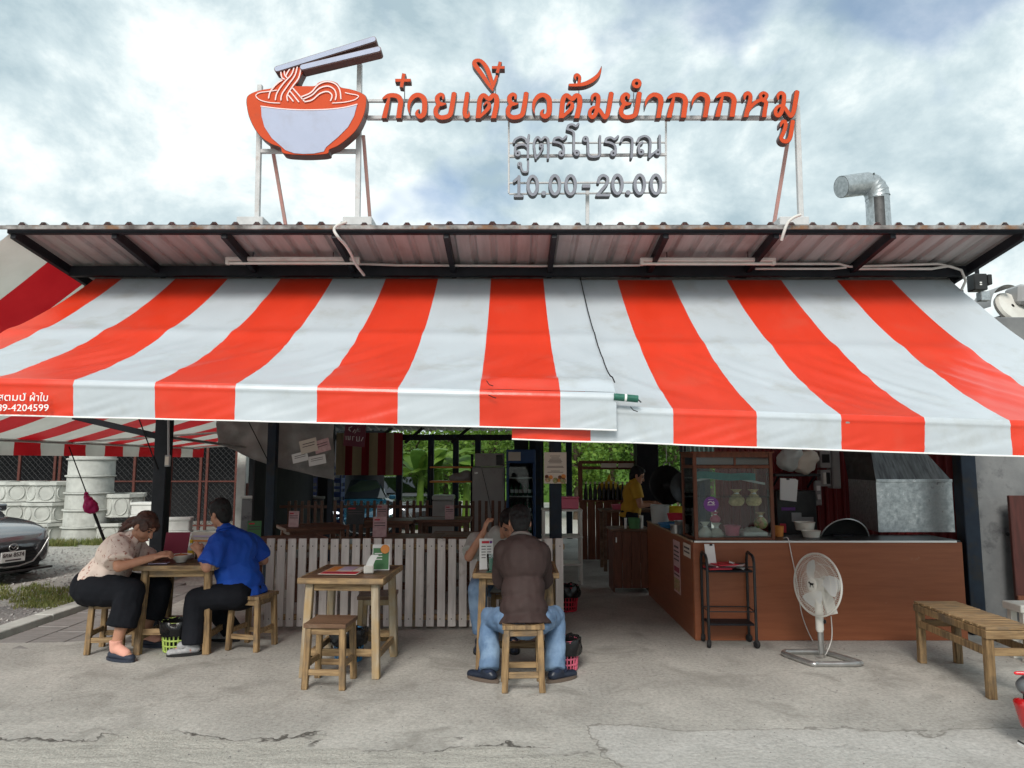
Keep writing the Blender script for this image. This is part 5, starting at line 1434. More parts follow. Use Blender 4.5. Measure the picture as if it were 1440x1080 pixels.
def hand(mb, w, d, nrm, side=1, curl=.8, k=1.0):
    """w wrist, d direction of the hand, nrm back of the hand, side +1/-1 picks the thumb's side"""
    d = V(d).normalized(); n = V(nrm); n = (n - d * n.dot(d)).normalized(); s = d.cross(n) * side
    cap_mesh(mb, w + s * .012 * k, .021 * k, w + d * .072 * k + s * .014 * k, .017 * k, sx=.75, up=n)
    cap_mesh(mb, w - s * .008 * k, .021 * k, w + d * .07 * k - s * .022 * k, .016 * k, sx=.75, up=n)
    for i, (off, L) in enumerate(((.031, .070), (.011, .080), (-.010, .075), (-.029, .058))):
        b = w + d * .078 * k + s * off * k
        a1 = curl * .5; a2 = curl * 1.5
        p1 = b + (d * math.cos(a1) - n * math.sin(a1)) * L * .5 * k
        p2 = p1 + (d * math.cos(a2) - n * math.sin(a2)) * L * .5 * k
        cap_mesh(mb, b - d * .02 * k, .0098 * k, p1, .009 * k, n=8); cap_mesh(mb, p1, .009 * k, p2, .0075 * k, n=8)
    b = w + d * .018 * k + s * .026 * k
    p1 = b + (d * .7 + s * .6 - n * .3).normalized() * .038 * k
    p2 = p1 + (d * .95 + s * .1 - n * .4).normalized() * .032 * k
    cap_mesh(mb, b, .013 * k, p1, .0105 * k, n=8); cap_mesh(mb, p1, .0105 * k, p2, .0085 * k, n=8)
def head(mb, c, f, u, k=1.0, chub=1.0):
    f = V(f).normalized(); r = f.cross(V(u)).normalized(); u = r.cross(f)
    ell(mb, c + u * .03 * k - f * .008 * k, (.074 * k, .094 * k, .092 * k), f, u)
    ell(mb, c + f * .022 * k - u * .035 * k, (.062 * k * chub, .066 * k, .078 * k), f, u)
    ell(mb, c + f * .045 * k - u * .085 * k, (.038 * k * chub, .038 * k, .034 * k), f, u)
    cap_mesh(mb, c + f * .086 * k + u * .004 * k, .009 * k, c + f * .104 * k - u * .034 * k, .0145 * k, n=10)
    ell(mb, c + f * .083 * k - u * .066 * k, (.022 * k, .012 * k, .007 * k), f, u)
    ell(mb, c + f * .080 * k - u * .078 * k, (.019 * k, .012 * k, .007 * k), f, u)
    ell(mb, c + f * .08 * k + u * .022 * k, (.05 * k, .012 * k, .010 * k), f, u)
    for s in (-1, 1):
        ell(mb, c + r * s * .076 * k * (.5 + .5 * chub) - f * .012 * k - u * .012 * k, (.010 * k, .020 * k, .032 * k), f, u)
        if chub > 1: ell(mb, c + r * s * .036 * k + f * .05 * k - u * .045 * k, (.03 * k, .03 * k, .034 * k), f, u)
def eyes(c, f, u, parent, base, k=1.0, brow='hair'):
    f = V(f).normalized(); r = f.cross(V(u)).normalized(); u = r.cross(f)
    for s in (-1, 1):
        mb = MB(); ell(mb, c + r * s * .031 * k + f * .078 * k + u * .004 * k, (.013 * k, .008 * k, .007 * k), f, u)
        mb.build('eye', m['print_dark'], parent, smooth=60, world=False).location = -base
        mb = MB(); mb.tube([c + r * s * .016 * k + f * .089 * k + u * .022 * k, c + r * s * .034 * k + f * .083 * k + u * .028 * k, c + r * s * .05 * k + f * .068 * k + u * .022 * k], .0042 * k, 6)
        mb.build('eyebrow', m[brow], parent, smooth=60, world=False).location = -base
    mb = MB(); ell(mb, c + f * .0925 * k - u * .072 * k, (.022 * k, .004 * k, .0035 * k), f, u)
    mb.build('mouth', m['print_maroon'], parent, smooth=60, world=False).location = -base

def person(name, label, J, cloth, fat=1.0, hairfn=None, chub=1.0, k=1.0, vox=.0075):
    """J: joints in world space. cloth: materials and cut of the clothes."""
    base = V(J['base'])
    pel, che, nek, hd = J['pelvis'], J['chest'], J['neck'], J['head']
    up_t = (che - pel).normalized(); rt = J['right'].normalized(); fw_t = up_t.cross(rt).normalized()
    fw_t = rt.cross(up_t) * -1 if fw_t.dot(J.get('fwd', fw_t)) < 0 else fw_t
    mb = MB()
    def torso(b, inf, low=True):
        ell(b, pel + up_t * (.065 if inf else 0), ((.165 * fat + inf), (.125 * fat + inf), (.12 + inf)), fw_t, up_t)
        ell(b, pel.lerp(che, .45) + fw_t * .015 * fat, ((.150 * fat + inf), (.115 * fat + inf), (.17 + inf)), fw_t, up_t)
        ell(b, che, ((.168 * (.6 + .4 * fat) + inf), (.112 * (.5 + .5 * fat) + inf), (.165 + inf)), fw_t, up_t)
        for s in 'LR': cap_mesh(b, che.lerp(nek, .35), .075 + inf, J['sh' + s], .056 * (.6 + .4 * fat) + inf)
        cap_mesh(b, che.lerp(nek, .2), .085 + inf, nek, .062 + inf * .5)
    torso(mb, 0)
    cap_mesh(mb, nek - up_t * .04, .056, hd - J['hu'] * .05 * k - J['hf'] * .015, .05 * (.6 + .4 * chub))
    head(mb, hd, J['hf'], J['hu'], k, chub)
    af = .55 + .45 * fat
    for s, sg in (('L', -1), ('R', 1)):
        cap_mesh(mb, J['sh' + s], .050 * af, J['el' + s], .040 * af); cap_mesh(mb, J['el' + s], .040 * af, J['wr' + s], .027 * (.7 + .3 * fat))
        hdv = J['hd' + s]
        hand(mb, J['wr' + s], hdv[0], hdv[1], hdv[2], hdv[3], k * (1.0 if fat < 1.2 else 1.05))
        cap_mesh(mb, J['hip' + s], .085 * fat, J['kn' + s], .062 * fat); cap_mesh(mb, J['kn' + s], .058 * af, J['an' + s], (.036 if cloth['shoe_kind'] == 'slide' else .026) * af)
        fr = .032 if cloth['shoe_kind'] == 'slide' else .020
        cap_mesh(mb, J['an' + s], fr, J['toe' + s].lerp(J['an' + s], .35), fr); cap_mesh(mb, J['toe' + s].lerp(J['an' + s], .4), fr, J['toe' + s], fr * .8)
    body = blob(name, mb, m['skin'], None, base, .0068, 3)
    tag(body, label, 'person')
    # upper garment
    mb = MB(); inf = cloth.get('inf', .014)
    torso(mb, inf)
    sl = cloth['sleeve']
    for s in 'LR':
        if sl <= 1:
            e_ = J['sh' + s].lerp(J['el' + s], sl)
            cap_mesh(mb, J['sh' + s], .062 * af + inf, e_, (.054 * af + inf * 1.5) * cloth.get('flare', 1.0), flat1=True)
        else:
            cap_mesh(mb, J['sh' + s], .058 * af + inf, J['el' + s], .047 * af + inf)
            cap_mesh(mb, J['el' + s], .047 * af + inf, J['el' + s].lerp(J['wr' + s], sl - 1), .034 * af + inf, flat1=True)
    for (a, ra, b, rb) in cloth.get('extra', ()): cap_mesh(mb, a, ra, b, rb, flat1=True)
    cap_mesh(mb, pel + up_t * .02, (.150 * fat + inf), pel - up_t * cloth.get('tail', .06), (.158 * fat + inf + cloth.get('hemr', .02)), flat1=True, sx=.84, up=fw_t)
    sh_ = blob(cloth.get('top_name', 'shirt'), mb, cloth['top'], body, base, .0085, 3, cloth.get('fold', .006), 8.0, 3, (1, 1, .7))
    mb = MB()
    pts = [nek + (rt * math.cos(a) + fw_t * math.sin(a)) * (.072) + up_t * (.012 - .02 * math.sin(a)) for a in [2 * PI * i / 24 for i in range(25)]]
    if cloth.get('collar'):
        mb.tube(pts, .012, 8, cap=False); mb.build('collar', cloth['collar'], body, smooth=60).location = -base
    # trousers
    mb = MB(); ti = cloth.get('tinf', .016)
    ell(mb, pel - up_t * .02, (.168 * fat + ti, .130 * fat + ti, .115 + ti), fw_t, up_t)
    for s in 'LR':
        cap_mesh(mb, J['hip' + s], .092 * fat + ti, J['kn' + s], .066 * fat + ti)
        e_ = J['kn' + s].lerp(J['an' + s], cloth['leg'])
        cap_mesh(mb, J['kn' + s], .066 * fat + ti, e_, (.050 * af + ti) * cloth.get('hem', 1.0), flat1=True)
    for (a, ra, b, rb) in cloth.get('textra', ()): cap_mesh(mb, a, ra, b, rb)
    blob('trousers', mb, cloth['bottom'], body, base, .0085, 3, cloth.get('tfold', .006), 7.0, 9)
    # shoes
    for s in 'LR':
        an, toe = J['an' + s], J['toe' + s]
        fdir = V((toe.x - an.x, toe.y - an.y, 0)).normalized()
        heel = V((an.x, an.y, 0)) - fdir * .045
        mb = MB()
        zb = J.get('sole' + s, 0.0)
        L = .255 * k
        cap_mesh(mb, heel + V((0, 0, zb + .045)) + fdir * .02, .040, heel + fdir * (L - .05) + V((0, 0, zb + .032)), .036, sx=.8)
        if cloth['shoe_kind'] != 'slide':
            cap_mesh(mb, heel + fdir * .03 + V((0, 0, zb + .05)), .042, heel + fdir * .075 + V((0, 0, zb + .075)), .042)
        mb2 = MB()
        for v_i, v_ in enumerate(mb.v):
            if v_[2] < zb + .004: mb.v[v_i] = (v_[0], v_[1], zb + .004)
        sh = blob('shoe', mb, cloth['shoe'], body, base, .007, 3)
        # sole
        n = 26; w = .047; pl = []
        side = V((-fdir.y, fdir.x, 0))
        for i in range(n):
            a = 2 * PI * i / n
            pl.append(heel + fdir * (L / 2 - .028 + (L / 2 + .012) * math.cos(a)) + side * (w * math.sin(a) * (1 + .12 * math.cos(a))) + V((0, 0, zb + .002)))
        mb = MB(); mb.prism(pl, (0, 0, .022)); so = mb.build('sole', cloth['sole'], sh, smooth=40); so.location = -base
    if cloth.get('sock') is not None:
        for s in 'LR':
            mb = MB(); cap_mesh(mb, J['an' + s] + (J['kn' + s] - J['an' + s]).normalized() * .08, .046, J['an' + s] - V((0, 0, .02)), .043)
            cap_mesh(mb, J['an' + s], .043, J['toe' + s].lerp(J['an' + s], .45) + V((0, 0, .012)), .036); blob('sock', mb, cloth['sock'], body, base, .008, 2)
    if hairfn:
        mb = MB(); hairfn(mb, hd, V(J['hf']).normalized(), V(J['hu']).normalized()); blob('hair', mb, cloth['hair'], body, base, .006, 2, .004, 22, 5)
    return body

def short_hair(mb, c, f, u):
    r = f.cross(u).normalized()
    ell(mb, c + u * .046 - f * .020, (.083, .096, .088), f, u)
    ell(mb, c + u * .0 - f * .050, (.077, .060, .080), f, u)
    ell(mb, c - u * .045 - f * .052, (.062, .045, .06), f, u)
    ell(mb, c + u * .085 + f * .035, (.066, .05, .038), f, u)
    for s in (-1, 1): ell(mb, c + r * s * .066 + u * .015 + f * .0, (.014, .035, .035), f, u)

skin_d = M('skin_tan', (0.36, 0.17, 0.10), (0.31, 0.14, 0.08), 12, rough=0.5)
cl_cream = M('cream_blouse', (0.74, 0.61, 0.53), (0.68, 0.55, 0.475), 5, rough=.8, bump=.25, bscale=25, c3=(0.36, 0.16, 0.12), s3=26, lo3=.57, hi3=.61)
cl_blackskirt = M('black_trousers', (0.007, 0.008, 0.011), (0.012, 0.013, 0.017), 5, rough=.85, spec=.15, bump=.2, bscale=20)
cl_blue = M('royal_blue_shirt', (0.010, 0.075, 0.42), (0.008, 0.055, 0.34), 4, rough=.7, bump=.3, bscale=18)
cl_brown = M('dark_brown_top', (0.034, 0.020, 0.018), (0.045, 0.028, 0.026), 4, rough=.75, bump=.3, bscale=18)
cl_jean = M('light_blue_jeans', (0.14, 0.22, 0.34), (0.09, 0.155, 0.26), 7, rough=.85, bump=.3, bscale=45, c3=(0.22, 0.32, 0.45), s3=4, lo3=.5, hi3=.7)
cl_grey = M('pale_grey_shirt', (0.42, 0.42, 0.39), (0.35, 0.35, 0.32), 8, rough=.8, bump=.3, bscale=25)
cl_slide = M('navy_slide', (0.028, 0.034, 0.052), rough=.6)
cl_shoe_g = M('grey_trainer', (0.40, 0.40, 0.40), (0.27, 0.27, 0.28), 24, rough=.6, c3=(0.35, 0.12, 0.08), s3=16, lo3=.62, hi3=.66)
cl_shoe_n = M('navy_leather_shoe', (0.012, 0.017, 0.030), (0.02, 0.027, 0.045), 9, rough=.35)
cl_sole_d = M('dark_sole', (0.02, 0.02, 0.02), rough=.8)
cl_sole_t = M('tan_sole', (0.12, 0.09, 0.07), rough=.8)
cl_sock = M('peach_sock', (0.74, 0.38, 0.29), (0.68, 0.34, 0.26), 20, rough=.9)

# ---- woman in the cream blouse (profile, facing right, bent over her bowl)
WY = 6.17
A = lambda px, py, y: at(px, py, y)
J = dict(base=V((-3.36, WY, 0)), right=V((0.05, -1, 0)), fwd=V((1, 0, 0)),
         pelvis=A(137, 823, WY), chest=A(166, 778, WY - .02), neck=A(188, 757, WY - .02), head=A(204, 741, WY - .03),
         hf=V((.80, -.22, -.56)).normalized(), hu=V((.56, -.05, .80)).normalized(),
         shR=A(168, 768, WY - .19), elR=A(167, 797, WY - .30), wrR=A(218, 783, WY - .17), hdR=(V((.95, .12, .30)), V((-.2, -.5, .8)), -1, .9),
         shL=A(188, 768, WY + .17), elL=A(205, 792, WY + .26), wrL=A(226, 780, WY + .10), hdL=(V((.9, -.2, .25)), V((-.3, .6, .8)), 1, .9),
         hipR=A(132, 828, WY - .12), knR=A(184, 833, WY - .22), anR=A(163, 905, WY - .30), toeR=V((0, 0, 0)),
         hipL=A(140, 826, WY + .12), knL=A(222, 826, WY + .13), anL=A(205, 882, WY + .12), toeL=V((0, 0, 0)))
an = J['anR']; an.z = .10; J['toeR'] = V((an.x + .15, an.y - .05, .035))
an = J['anL']; an.z = .10; J['toeL'] = V((an.x + .16, an.y - .02, .035))
def w_hair(mb, c, f, u):
    r = f.cross(u).normalized()
    ell(mb, c + u * .048 - f * .018, (.085, .100, .086), f, u)
    ell(mb, c + u * .01 - f * .058, (.078, .060, .075), f, u)
    for s in (-1, 1): ell(mb, c + r * s * .070 + u * .03 + f * .035, (.014, .045, .045), f, u)
    for q in range(5):                                    # loose ponytail blown back over the shoulder
        a = c - f * .085 + u * (.035 - .012 * q) + r * (.01 * (q - 2))
        b = a + V((-.10, -.005 * q, -.01 - .012 * q)); d = b + V((-.075, .004 * q, -.045 - .014 * q))
        cap_mesh(mb, a, .026, b, .017, n=8); cap_mesh(mb, b, .017, d, .007, n=8)
pel, che = J['pelvis'], J['chest']
woman = person('person', 'woman with brown ponytail in a cream blouse and black trousers bending over her food', J,
    dict(top=cl_cream, top_name='blouse', sleeve=.82, flare=1.28, inf=.02, fold=.014, bottom=cl_blackskirt, leg=.62, hem=1.35, tinf=.03, tfold=.010,
         shoe=cl_slide, sole=cl_slide, shoe_kind='slide', hair=m['hair_brown'], tail=-.01, hemr=-.01), 1.20, w_hair, 1.16, 1.0)
eyes(J['head'], J['hf'], J['hu'], woman, J['base'], 1.0)
for s in 'RL':
    mb = MB(); cap_mesh(mb, J['an' + s] + V((0, 0, .055)), .050, J['an' + s] - V((0, 0, .01)), .044, flat0=True); cap_mesh(mb, J['an' + s], .044, J['toe' + s].lerp(J['an' + s], .3) + V((0, 0, .005)), .037)
    blob('sock', mb, cl_sock, woman, J['base'], .007, 3)

# ---- man in the blue shirt (back three-quarters, facing left)
MY = 6.27
J = dict(base=V((-2.22, MY, 0)), right=V((.62, .78, 0)), fwd=V((-.78, .62, 0)),
         pelvis=A(340, 832, MY), chest=A(330, 773, MY - .02), neck=A(318, 746, MY), head=A(309, 722, MY + .01),
         hf=V((-.86, .42, -.28)).normalized(), hu=V((-.27, .08, .95)).normalized(),
         shL=A(309, 762, MY - .17), elL=A(291, 798, MY - .27), wrL=A(281, 777, MY - .16), hdL=(V((-.62, .25, .62)), V((.3, -.9, .3)), 1, 1.1),
         shR=A(352, 762, MY + .16), elR=A(371, 788, MY + .22), wrR=A(322, 790, MY + .40), hdR=(V((-.9, -.1, .15)), V((0, .3, 1)), 1, .9),
         hipL=A(333, 836, MY - .11), knL=A(276, 843, MY - .20), anL=A(271, 908, MY - .24), toeL=V((0, 0, 0)),
         hipR=A(346, 836, MY + .10), knR=A(292, 838, MY + .22), anR=A(325, 890, MY + .20), toeR=V((0, 0, 0)))
an = J['anL']; an.z = .10; J['toeL'] = V((an.x - .15, an.y - .05, .035))
an = J['anR']; an.z = .10; J['toeR'] = V((an.x - .16, an.y + .02, .035))
man_b = person('person', 'man in a royal blue shirt and black trousers seated at the left table', J,
    dict(top=cl_blue, sleeve=.88, flare=1.15, inf=.018, fold=.014, collar=cl_blue, bottom=cl_blackskirt, leg=1.04, hem=1.18, tinf=.018,
         sock=cl_shoe_g, shoe=cl_shoe_g, sole=cl_sole_d, shoe_kind='trainer', hair=m['hair'], tail=.045), 1.12, short_hair)
eyes(J['head'], J['hf'], J['hu'], man_b, J['base'])

# ---- man in the dark brown top (seen from behind, straddling his stool)
BY = 5.22
J = dict(base=V((.075, BY, 0)), right=V((1, 0, 0)), fwd=V((0, 1, 0)),
         pelvis=A(737, 868, BY + .02), chest=A(735, 788, BY + .12), neck=A(733, 757, BY + .17), head=A(731, 735, BY + .23),
         hf=V((-.05, .86, -.50)).normalized(), hu=V((-.02, .50, .86)).normalized(),
         shL=A(710, 776, BY + .15), elL=A(706, 815, BY + .30), wrL=A(711, 806, BY + .52), hdL=(V((.4, .85, .2)), V((-.2, 0, 1)), 1, .9),
         shR=A(758, 776, BY + .15), elR=A(764, 815, BY + .30), wrR=A(757, 805, BY + .52), hdR=(V((-.4, .85, .2)), V((.2, 0, 1)), -1, .9),
         hipL=A(716, 874, BY + .03), knL=A(688, 868, BY + .28), anL=A(688, 938, BY + .10), toeL=V((0, 0, 0)),
         hipR=A(757, 874, BY + .03), knR=A(781, 866, BY + .28), anR=A(781, 938, BY + .10), toeR=V((0, 0, 0)))
an = J['anL']; an.z = .10; J['toeL'] = V((an.x - .09, an.y + .06, .035))
an = J['anR']; an.z = .10; J['toeR'] = V((an.x + .10, an.y + .07, .035))
man_c = person('person', 'man in a dark brown top and light blue jeans seen from behind on a stool', J,
    dict(top=cl_brown, top_name='jacket', sleeve=1.9, inf=.026, fold=.011, collar=M('grey_collar', (.16, .14, .13), rough=.8), bottom=cl_jean, leg=1.04, hem=1.18, tinf=.012, tfold=.014,
         sock=M('navy_sock', (.02, .03, .06), rough=.9), shoe=cl_shoe_n, sole=cl_sole_t, shoe_kind='shoe', hair=m['hair'], tail=.045, hemr=.035), .88, short_hair)

# ---- diner in the pale grey shirt across the table (mostly hidden)
GY = 6.50
DX = -.10
J = dict(base=V((-.06, GY, 0)), right=V((-1, .1, 0)), fwd=V((0, -1, 0)),
         pelvis=V((-.05 + DX, GY, .52)), chest=V((-.045 + DX, GY - .06, .78)), neck=V((-.035 + DX, GY - .12, .94)), head=A(716, 737, GY - .2),
         hf=V((.05, -.80, -.6)).normalized(), hu=V((0, -.6, .8)).normalized(),
         shR=V((-.22 + DX, GY - .10, .88)), elR=V((-.27 + DX, GY - .28, .76)), wrR=V((-.14 + DX, GY - .36, .98)), hdR=(V((.25, -.1, .95)), V((-.9, -.3, .2)), -1, .9),
         shL=V((.13 + DX, GY - .10, .88)), elL=V((.20 + DX, GY - .28, .76)), wrL=V((.08 + DX, GY - .42, .79)), hdL=(V((-.5, -.8, .1)), V((.1, 0, 1)), 1, .9),
         hipR=V((-.15 + DX, GY, .52)), knR=V((-.19 + DX, GY - .36, .50)), anR=V((-.17 + DX, GY - .30, .10)), toeR=V((-.18 + DX, GY - .45, .035)),
         hipL=V((.06 + DX, GY, .52)), knL=V((.12 + DX, GY - .36, .50)), anL=V((.11 + DX, GY - .30, .10)), toeL=V((.12 + DX, GY - .45, .035)))
diner = person('person', 'diner in a pale grey shirt half hidden behind the man in brown', J,
    dict(top=cl_grey, sleeve=.8, inf=.016, bottom=cl_jean, leg=.9, shoe=cl_shoe_n, sole=cl_sole_d, shoe_kind='shoe', hair=m['hair'], tail=.05), 1.0, short_hair)
eyes(J['head'], J['hf'], J['hu'], diner, J['base'])

# ---- cook in a yellow shirt standing in the kitchen, facing right
KY = 9.9
kx = at(886, 690, KY).x
hdp = A(896, 669, KY)
J = dict(base=V((kx, KY, 0)), right=V((.2, -1, 0)), fwd=V((1, .2, 0)),
         pelvis=V((kx, KY, .86)), chest=V((kx + .03, KY, 1.12)), neck=V((kx + .06, KY, 1.30)), head=hdp,
         hf=V((.93, -.1, -.35)).normalized(), hu=V((.35, 0, .93)).normalized(),
         shR=V((kx + .05, KY - .17, 1.22)), elR=V((kx + .10, KY - .22, .98)), wrR=V((kx + .30, KY - .16, 1.0)), hdR=(V((1, 0, .1)), V((0, -.3, 1)), -1, .9),
         shL=V((kx + .05, KY + .17, 1.22)), elL=V((kx + .10, KY + .22, .98)), wrL=V((kx + .30, KY + .16, 1.0)), hdL=(V((1, 0, .1)), V((0, .3, 1)), 1, .9),
         hipR=V((kx, KY - .09, .82)), knR=V((kx + .02, KY - .10, .46)), anR=V((kx, KY - .10, .09)), toeR=V((kx + .15, KY - .12, .035)),
         hipL=V((kx, KY + .09, .82)), knL=V((kx + .02, KY + .10, .46)), anL=V((kx, KY + .10, .09)), toeL=V((kx + .15, KY + .12, .035)))
cook = person('person', 'cook in a yellow shirt standing behind the counter with head bowed', J,
    dict(top=M('mustard_shirt', (.48, .28, .03), (.4, .22, .02), 6, rough=.8), sleeve=.6, inf=.016, bottom=cl_blackskirt, leg=.9, shoe=cl_shoe_n, sole=cl_sole_d, shoe_kind='shoe', hair=m['hair'], tail=.05), .95, short_hair, vox=.012)
eyes(J['head'], J['hf'], J['hu'], cook, J['base'])
# ================================================================ INSIDE THE RESTAURANT
# poster on the centre post
p0, p1 = at(765, 636, 7.5), at(797, 680, 7.5)
t = thing('menu_poster', 'cream notice with rows of text and food pictures fixed to the centre post', 'poster', V(((p0.x + p1.x) / 2, 7.52, p1.z)))
w, h = p1.x - p0.x, p0.z - p1.z
mb = MB(); mb.box((0, 0, h / 2), (w, .006, h), None, .001); mb.build('board', m['paper_cream'], t)
for k, (wd, z) in enumerate(((.45, .88), (.35, .82), (.5, .78), (.55, .74), (.62, .70), (.55, .66), (.7, .55), (.75, .51), (.4, .40), (.7, .36))):
    mb = MB(); mb.box((0, -.004, z * h), (w * wd, .001, h * .016), None, .0002); mb.build('print', m['print_dark'], t)
for (x, z, r, mm) in ((-.33, .12, .028, 'print_food'), (-.2, .2, .022, 'print_orange'), (-.38, .22, .02, 'wood_red'), (.0, .1, .03, 'print_food'), (.2, .2, .02, 'wood_red'), (.36, .22, .026, 'print_orange'), (.34, .09, .032, 'print_food'), (.15, .1, .02, 'print_orange')):
    mb = MB(); mb.lathe([(0, 0), (r, 0), (r, .001), (0, .001)], (x * w, -.0035, z * h), 16, Euler((PI / 2, 0, 0)).to_matrix()); mb.build('print', m[mm], t)

# rows of brown dining tables with stools, menus standing on them
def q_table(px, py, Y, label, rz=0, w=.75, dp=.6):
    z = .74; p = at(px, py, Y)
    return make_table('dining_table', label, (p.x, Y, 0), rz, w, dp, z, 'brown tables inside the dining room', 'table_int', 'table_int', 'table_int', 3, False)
tabs = [(405, 745, 7.9, 'brown table inside just behind the slat fence below the tarpaulin', .5), (440, 725, 9.4, 'brown table inside beside the second post, farther from the fence', .5),
        (575, 745, 8.1, 'brown table inside behind the middle of the slat fence', 0), (655, 745, 8.3, 'brown table inside behind the right part of the slat fence', 0),
        (545, 720, 10.4, 'brown table inside the second row in front of the blue car', 0), (625, 720, 10.6, 'brown table inside in front of the grey refrigerator', 0)]
tobj = []
for px, py, Y, lb, rz in tabs:
    tobj.append(q_table(px, py, Y, lb, rz))
proto = None
sl_labels = ['dark brown stool beside the table below the tarpaulin', 'dark brown stool beside the table near the second post', 'dark brown stool behind the middle of the slat fence',
             'dark brown stool behind the right part of the slat fence', 'dark brown stool in front of the blue car', 'dark brown stool in front of the grey refrigerator']
for i, (px, py, Y, lb, rz) in enumerate(tabs):
    x = at(px, py, Y).x
    if proto is None:
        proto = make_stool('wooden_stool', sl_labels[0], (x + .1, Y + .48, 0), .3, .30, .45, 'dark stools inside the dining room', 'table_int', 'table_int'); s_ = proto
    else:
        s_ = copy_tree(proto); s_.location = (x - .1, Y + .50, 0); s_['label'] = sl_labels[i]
# standing pink menu cards
def card(px, py, Y, w, h, mat, label, rz=0):
    p = at(px, py, Y)
    t = thing('menu_card', label, 'card', (p.x, Y, .742), rz, 'menu cards on the brown tables')
    mb = MB(); mb.box((0, 0, h / 2), (w, .004, h), Euler((-.1, 0, 0)).to_matrix(), .001); mb.build('card', m[mat], t)
    mb = MB(); mb.box((-.2 * w, -.008, h * .86), (w * .4, .001, h * .07), Euler((-.1, 0, 0)).to_matrix(), .0002); mb.build('print', m['print_red'], t)
    for k in range(5):
        mb = MB(); mb.box((0, -.0045 + .0032 * (k - 1), h * (.7 - .13 * k)), (w * .8, .001, h * .04), Euler((-.1, 0, 0)).to_matrix(), .0002); mb.build('print', m['print_dark'], t)
card(534, 745, 8.0, .15, .22, 'paper_pink', 'pink menu card standing on the table behind the middle of the fence', .1)
card(537, 728, 10.2, .15, .22, 'paper_pink', 'pink menu card standing on the table before the blue car', -.1)
card(632, 730, 10.4, .13, .20, 'paper_pink', 'pink menu card standing on the table before the grey refrigerator', .2)
card(413, 735, 9.2, .13, .20, 'paper_pink', 'pink menu card standing on the table near the second post', 0)
card(500, 722, 9.6, .24, .24, 'black_plastic', 'black framed notice standing in front of the blue car', 0)
card(358, 735, 7.7, .14, .20, 'print_green', 'green menu card standing on the table below the tarpaulin', .3)
# fence of low bottles? -> dark low railing with turned tops between dining room and car park
rl = thing('dark_railing', 'low dark wooden railing between the dining room and the blue car', 'railing', (-2.0, 12.6, 0))
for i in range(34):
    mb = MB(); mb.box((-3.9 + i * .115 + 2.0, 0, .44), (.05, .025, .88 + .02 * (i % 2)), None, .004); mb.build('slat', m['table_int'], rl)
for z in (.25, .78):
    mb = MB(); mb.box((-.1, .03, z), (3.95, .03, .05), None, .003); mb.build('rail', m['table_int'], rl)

# grey tarpaulin hanging at the left of the dining room
m['tarp'] = M('grey_clear_tarpaulin', (0.36, 0.35, 0.335), (0.24, 0.235, 0.225), 3, rough=0.35, bump=.3, bscale=10, transl=.25, c3=(0.33, 0.31, 0.29), s3=4)
TY = 9.25
def tarp_pt(a, b):
    top = at(300, 560, TY).lerp(at(470, 560, TY), a)
    lowpts = [(0, (318, 622)), (.35, (362, 645)), (.6, (392, 656)), (1, (470, 674))]
    for (a0, q0), (a1, q1) in zip(lowpts, lowpts[1:]):
        if a <= a1:
            k = (a - a0) / (a1 - a0); q = (q0[0] + (q1[0] - q0[0]) * k, q0[1] + (q1[1] - q0[1]) * k); break
    bot = at(q[0], q[1], TY)
    p = top.lerp(bot, b)
    p.y += .10 * noise.noise(V((a * 5, b * 3, 2))) + .05 * noise.noise(V((a * 14 + b * 6, b * 4, 5))) - .25 * b * (1 - a)
    return p
tp_ = thing('tarpaulin', 'creased grey tarpaulin hanging from the roof behind the left posts', 'tarpaulin', (-3, TY, 2))
mb = MB(); mb.grid(tarp_pt, 40, 24); mb.build('sheet', m['tarp'], tp_, smooth=60, fix=False, world=True)
mb = MB(); mb.tube([tarp_pt(i / 30, 1.0) for i in range(31)], .008, 6); mb.build('hem', m['tarp'], tp_, smooth=60, world=True)
for (px, py, w, h, mm, lb, tilt) in ((434, 627, .22, .17, 'paper_cream', 'cream paper sheet pinned on the tarpaulin, upper one', .25), (453, 627, .20, .16, 'paper_pink', 'pinkish paper sheet pinned on the tarpaulin near the post', .3), (422, 643, .20, .12, 'paper', 'white paper sheet pinned low on the tarpaulin, left of two', .25), (446, 647, .22, .12, 'paper', 'white paper sheet pinned low on the tarpaulin, right of two', .2)):
    p = at(px, py, TY - .22)
    t = thing('paper_sheet', lb, 'paper', p, 0, 'papers pinned on the tarpaulin')
    mb = MB(); mb.box((0, 0, 0), (w, .003, h), Euler((-.1, -tilt, 0)).to_matrix(), .001); mb.build('sheet', m[mm], t)
    for k in range(3):
        mb = MB(); mb.box((0, -.004 + .003 * (k - 1), h * (.2 - .2 * k)), (w * .7, .001, h * .05), Euler((-.1, -tilt, 0)).to_matrix(), .0002); mb.build('print', m['print_dark'], t)
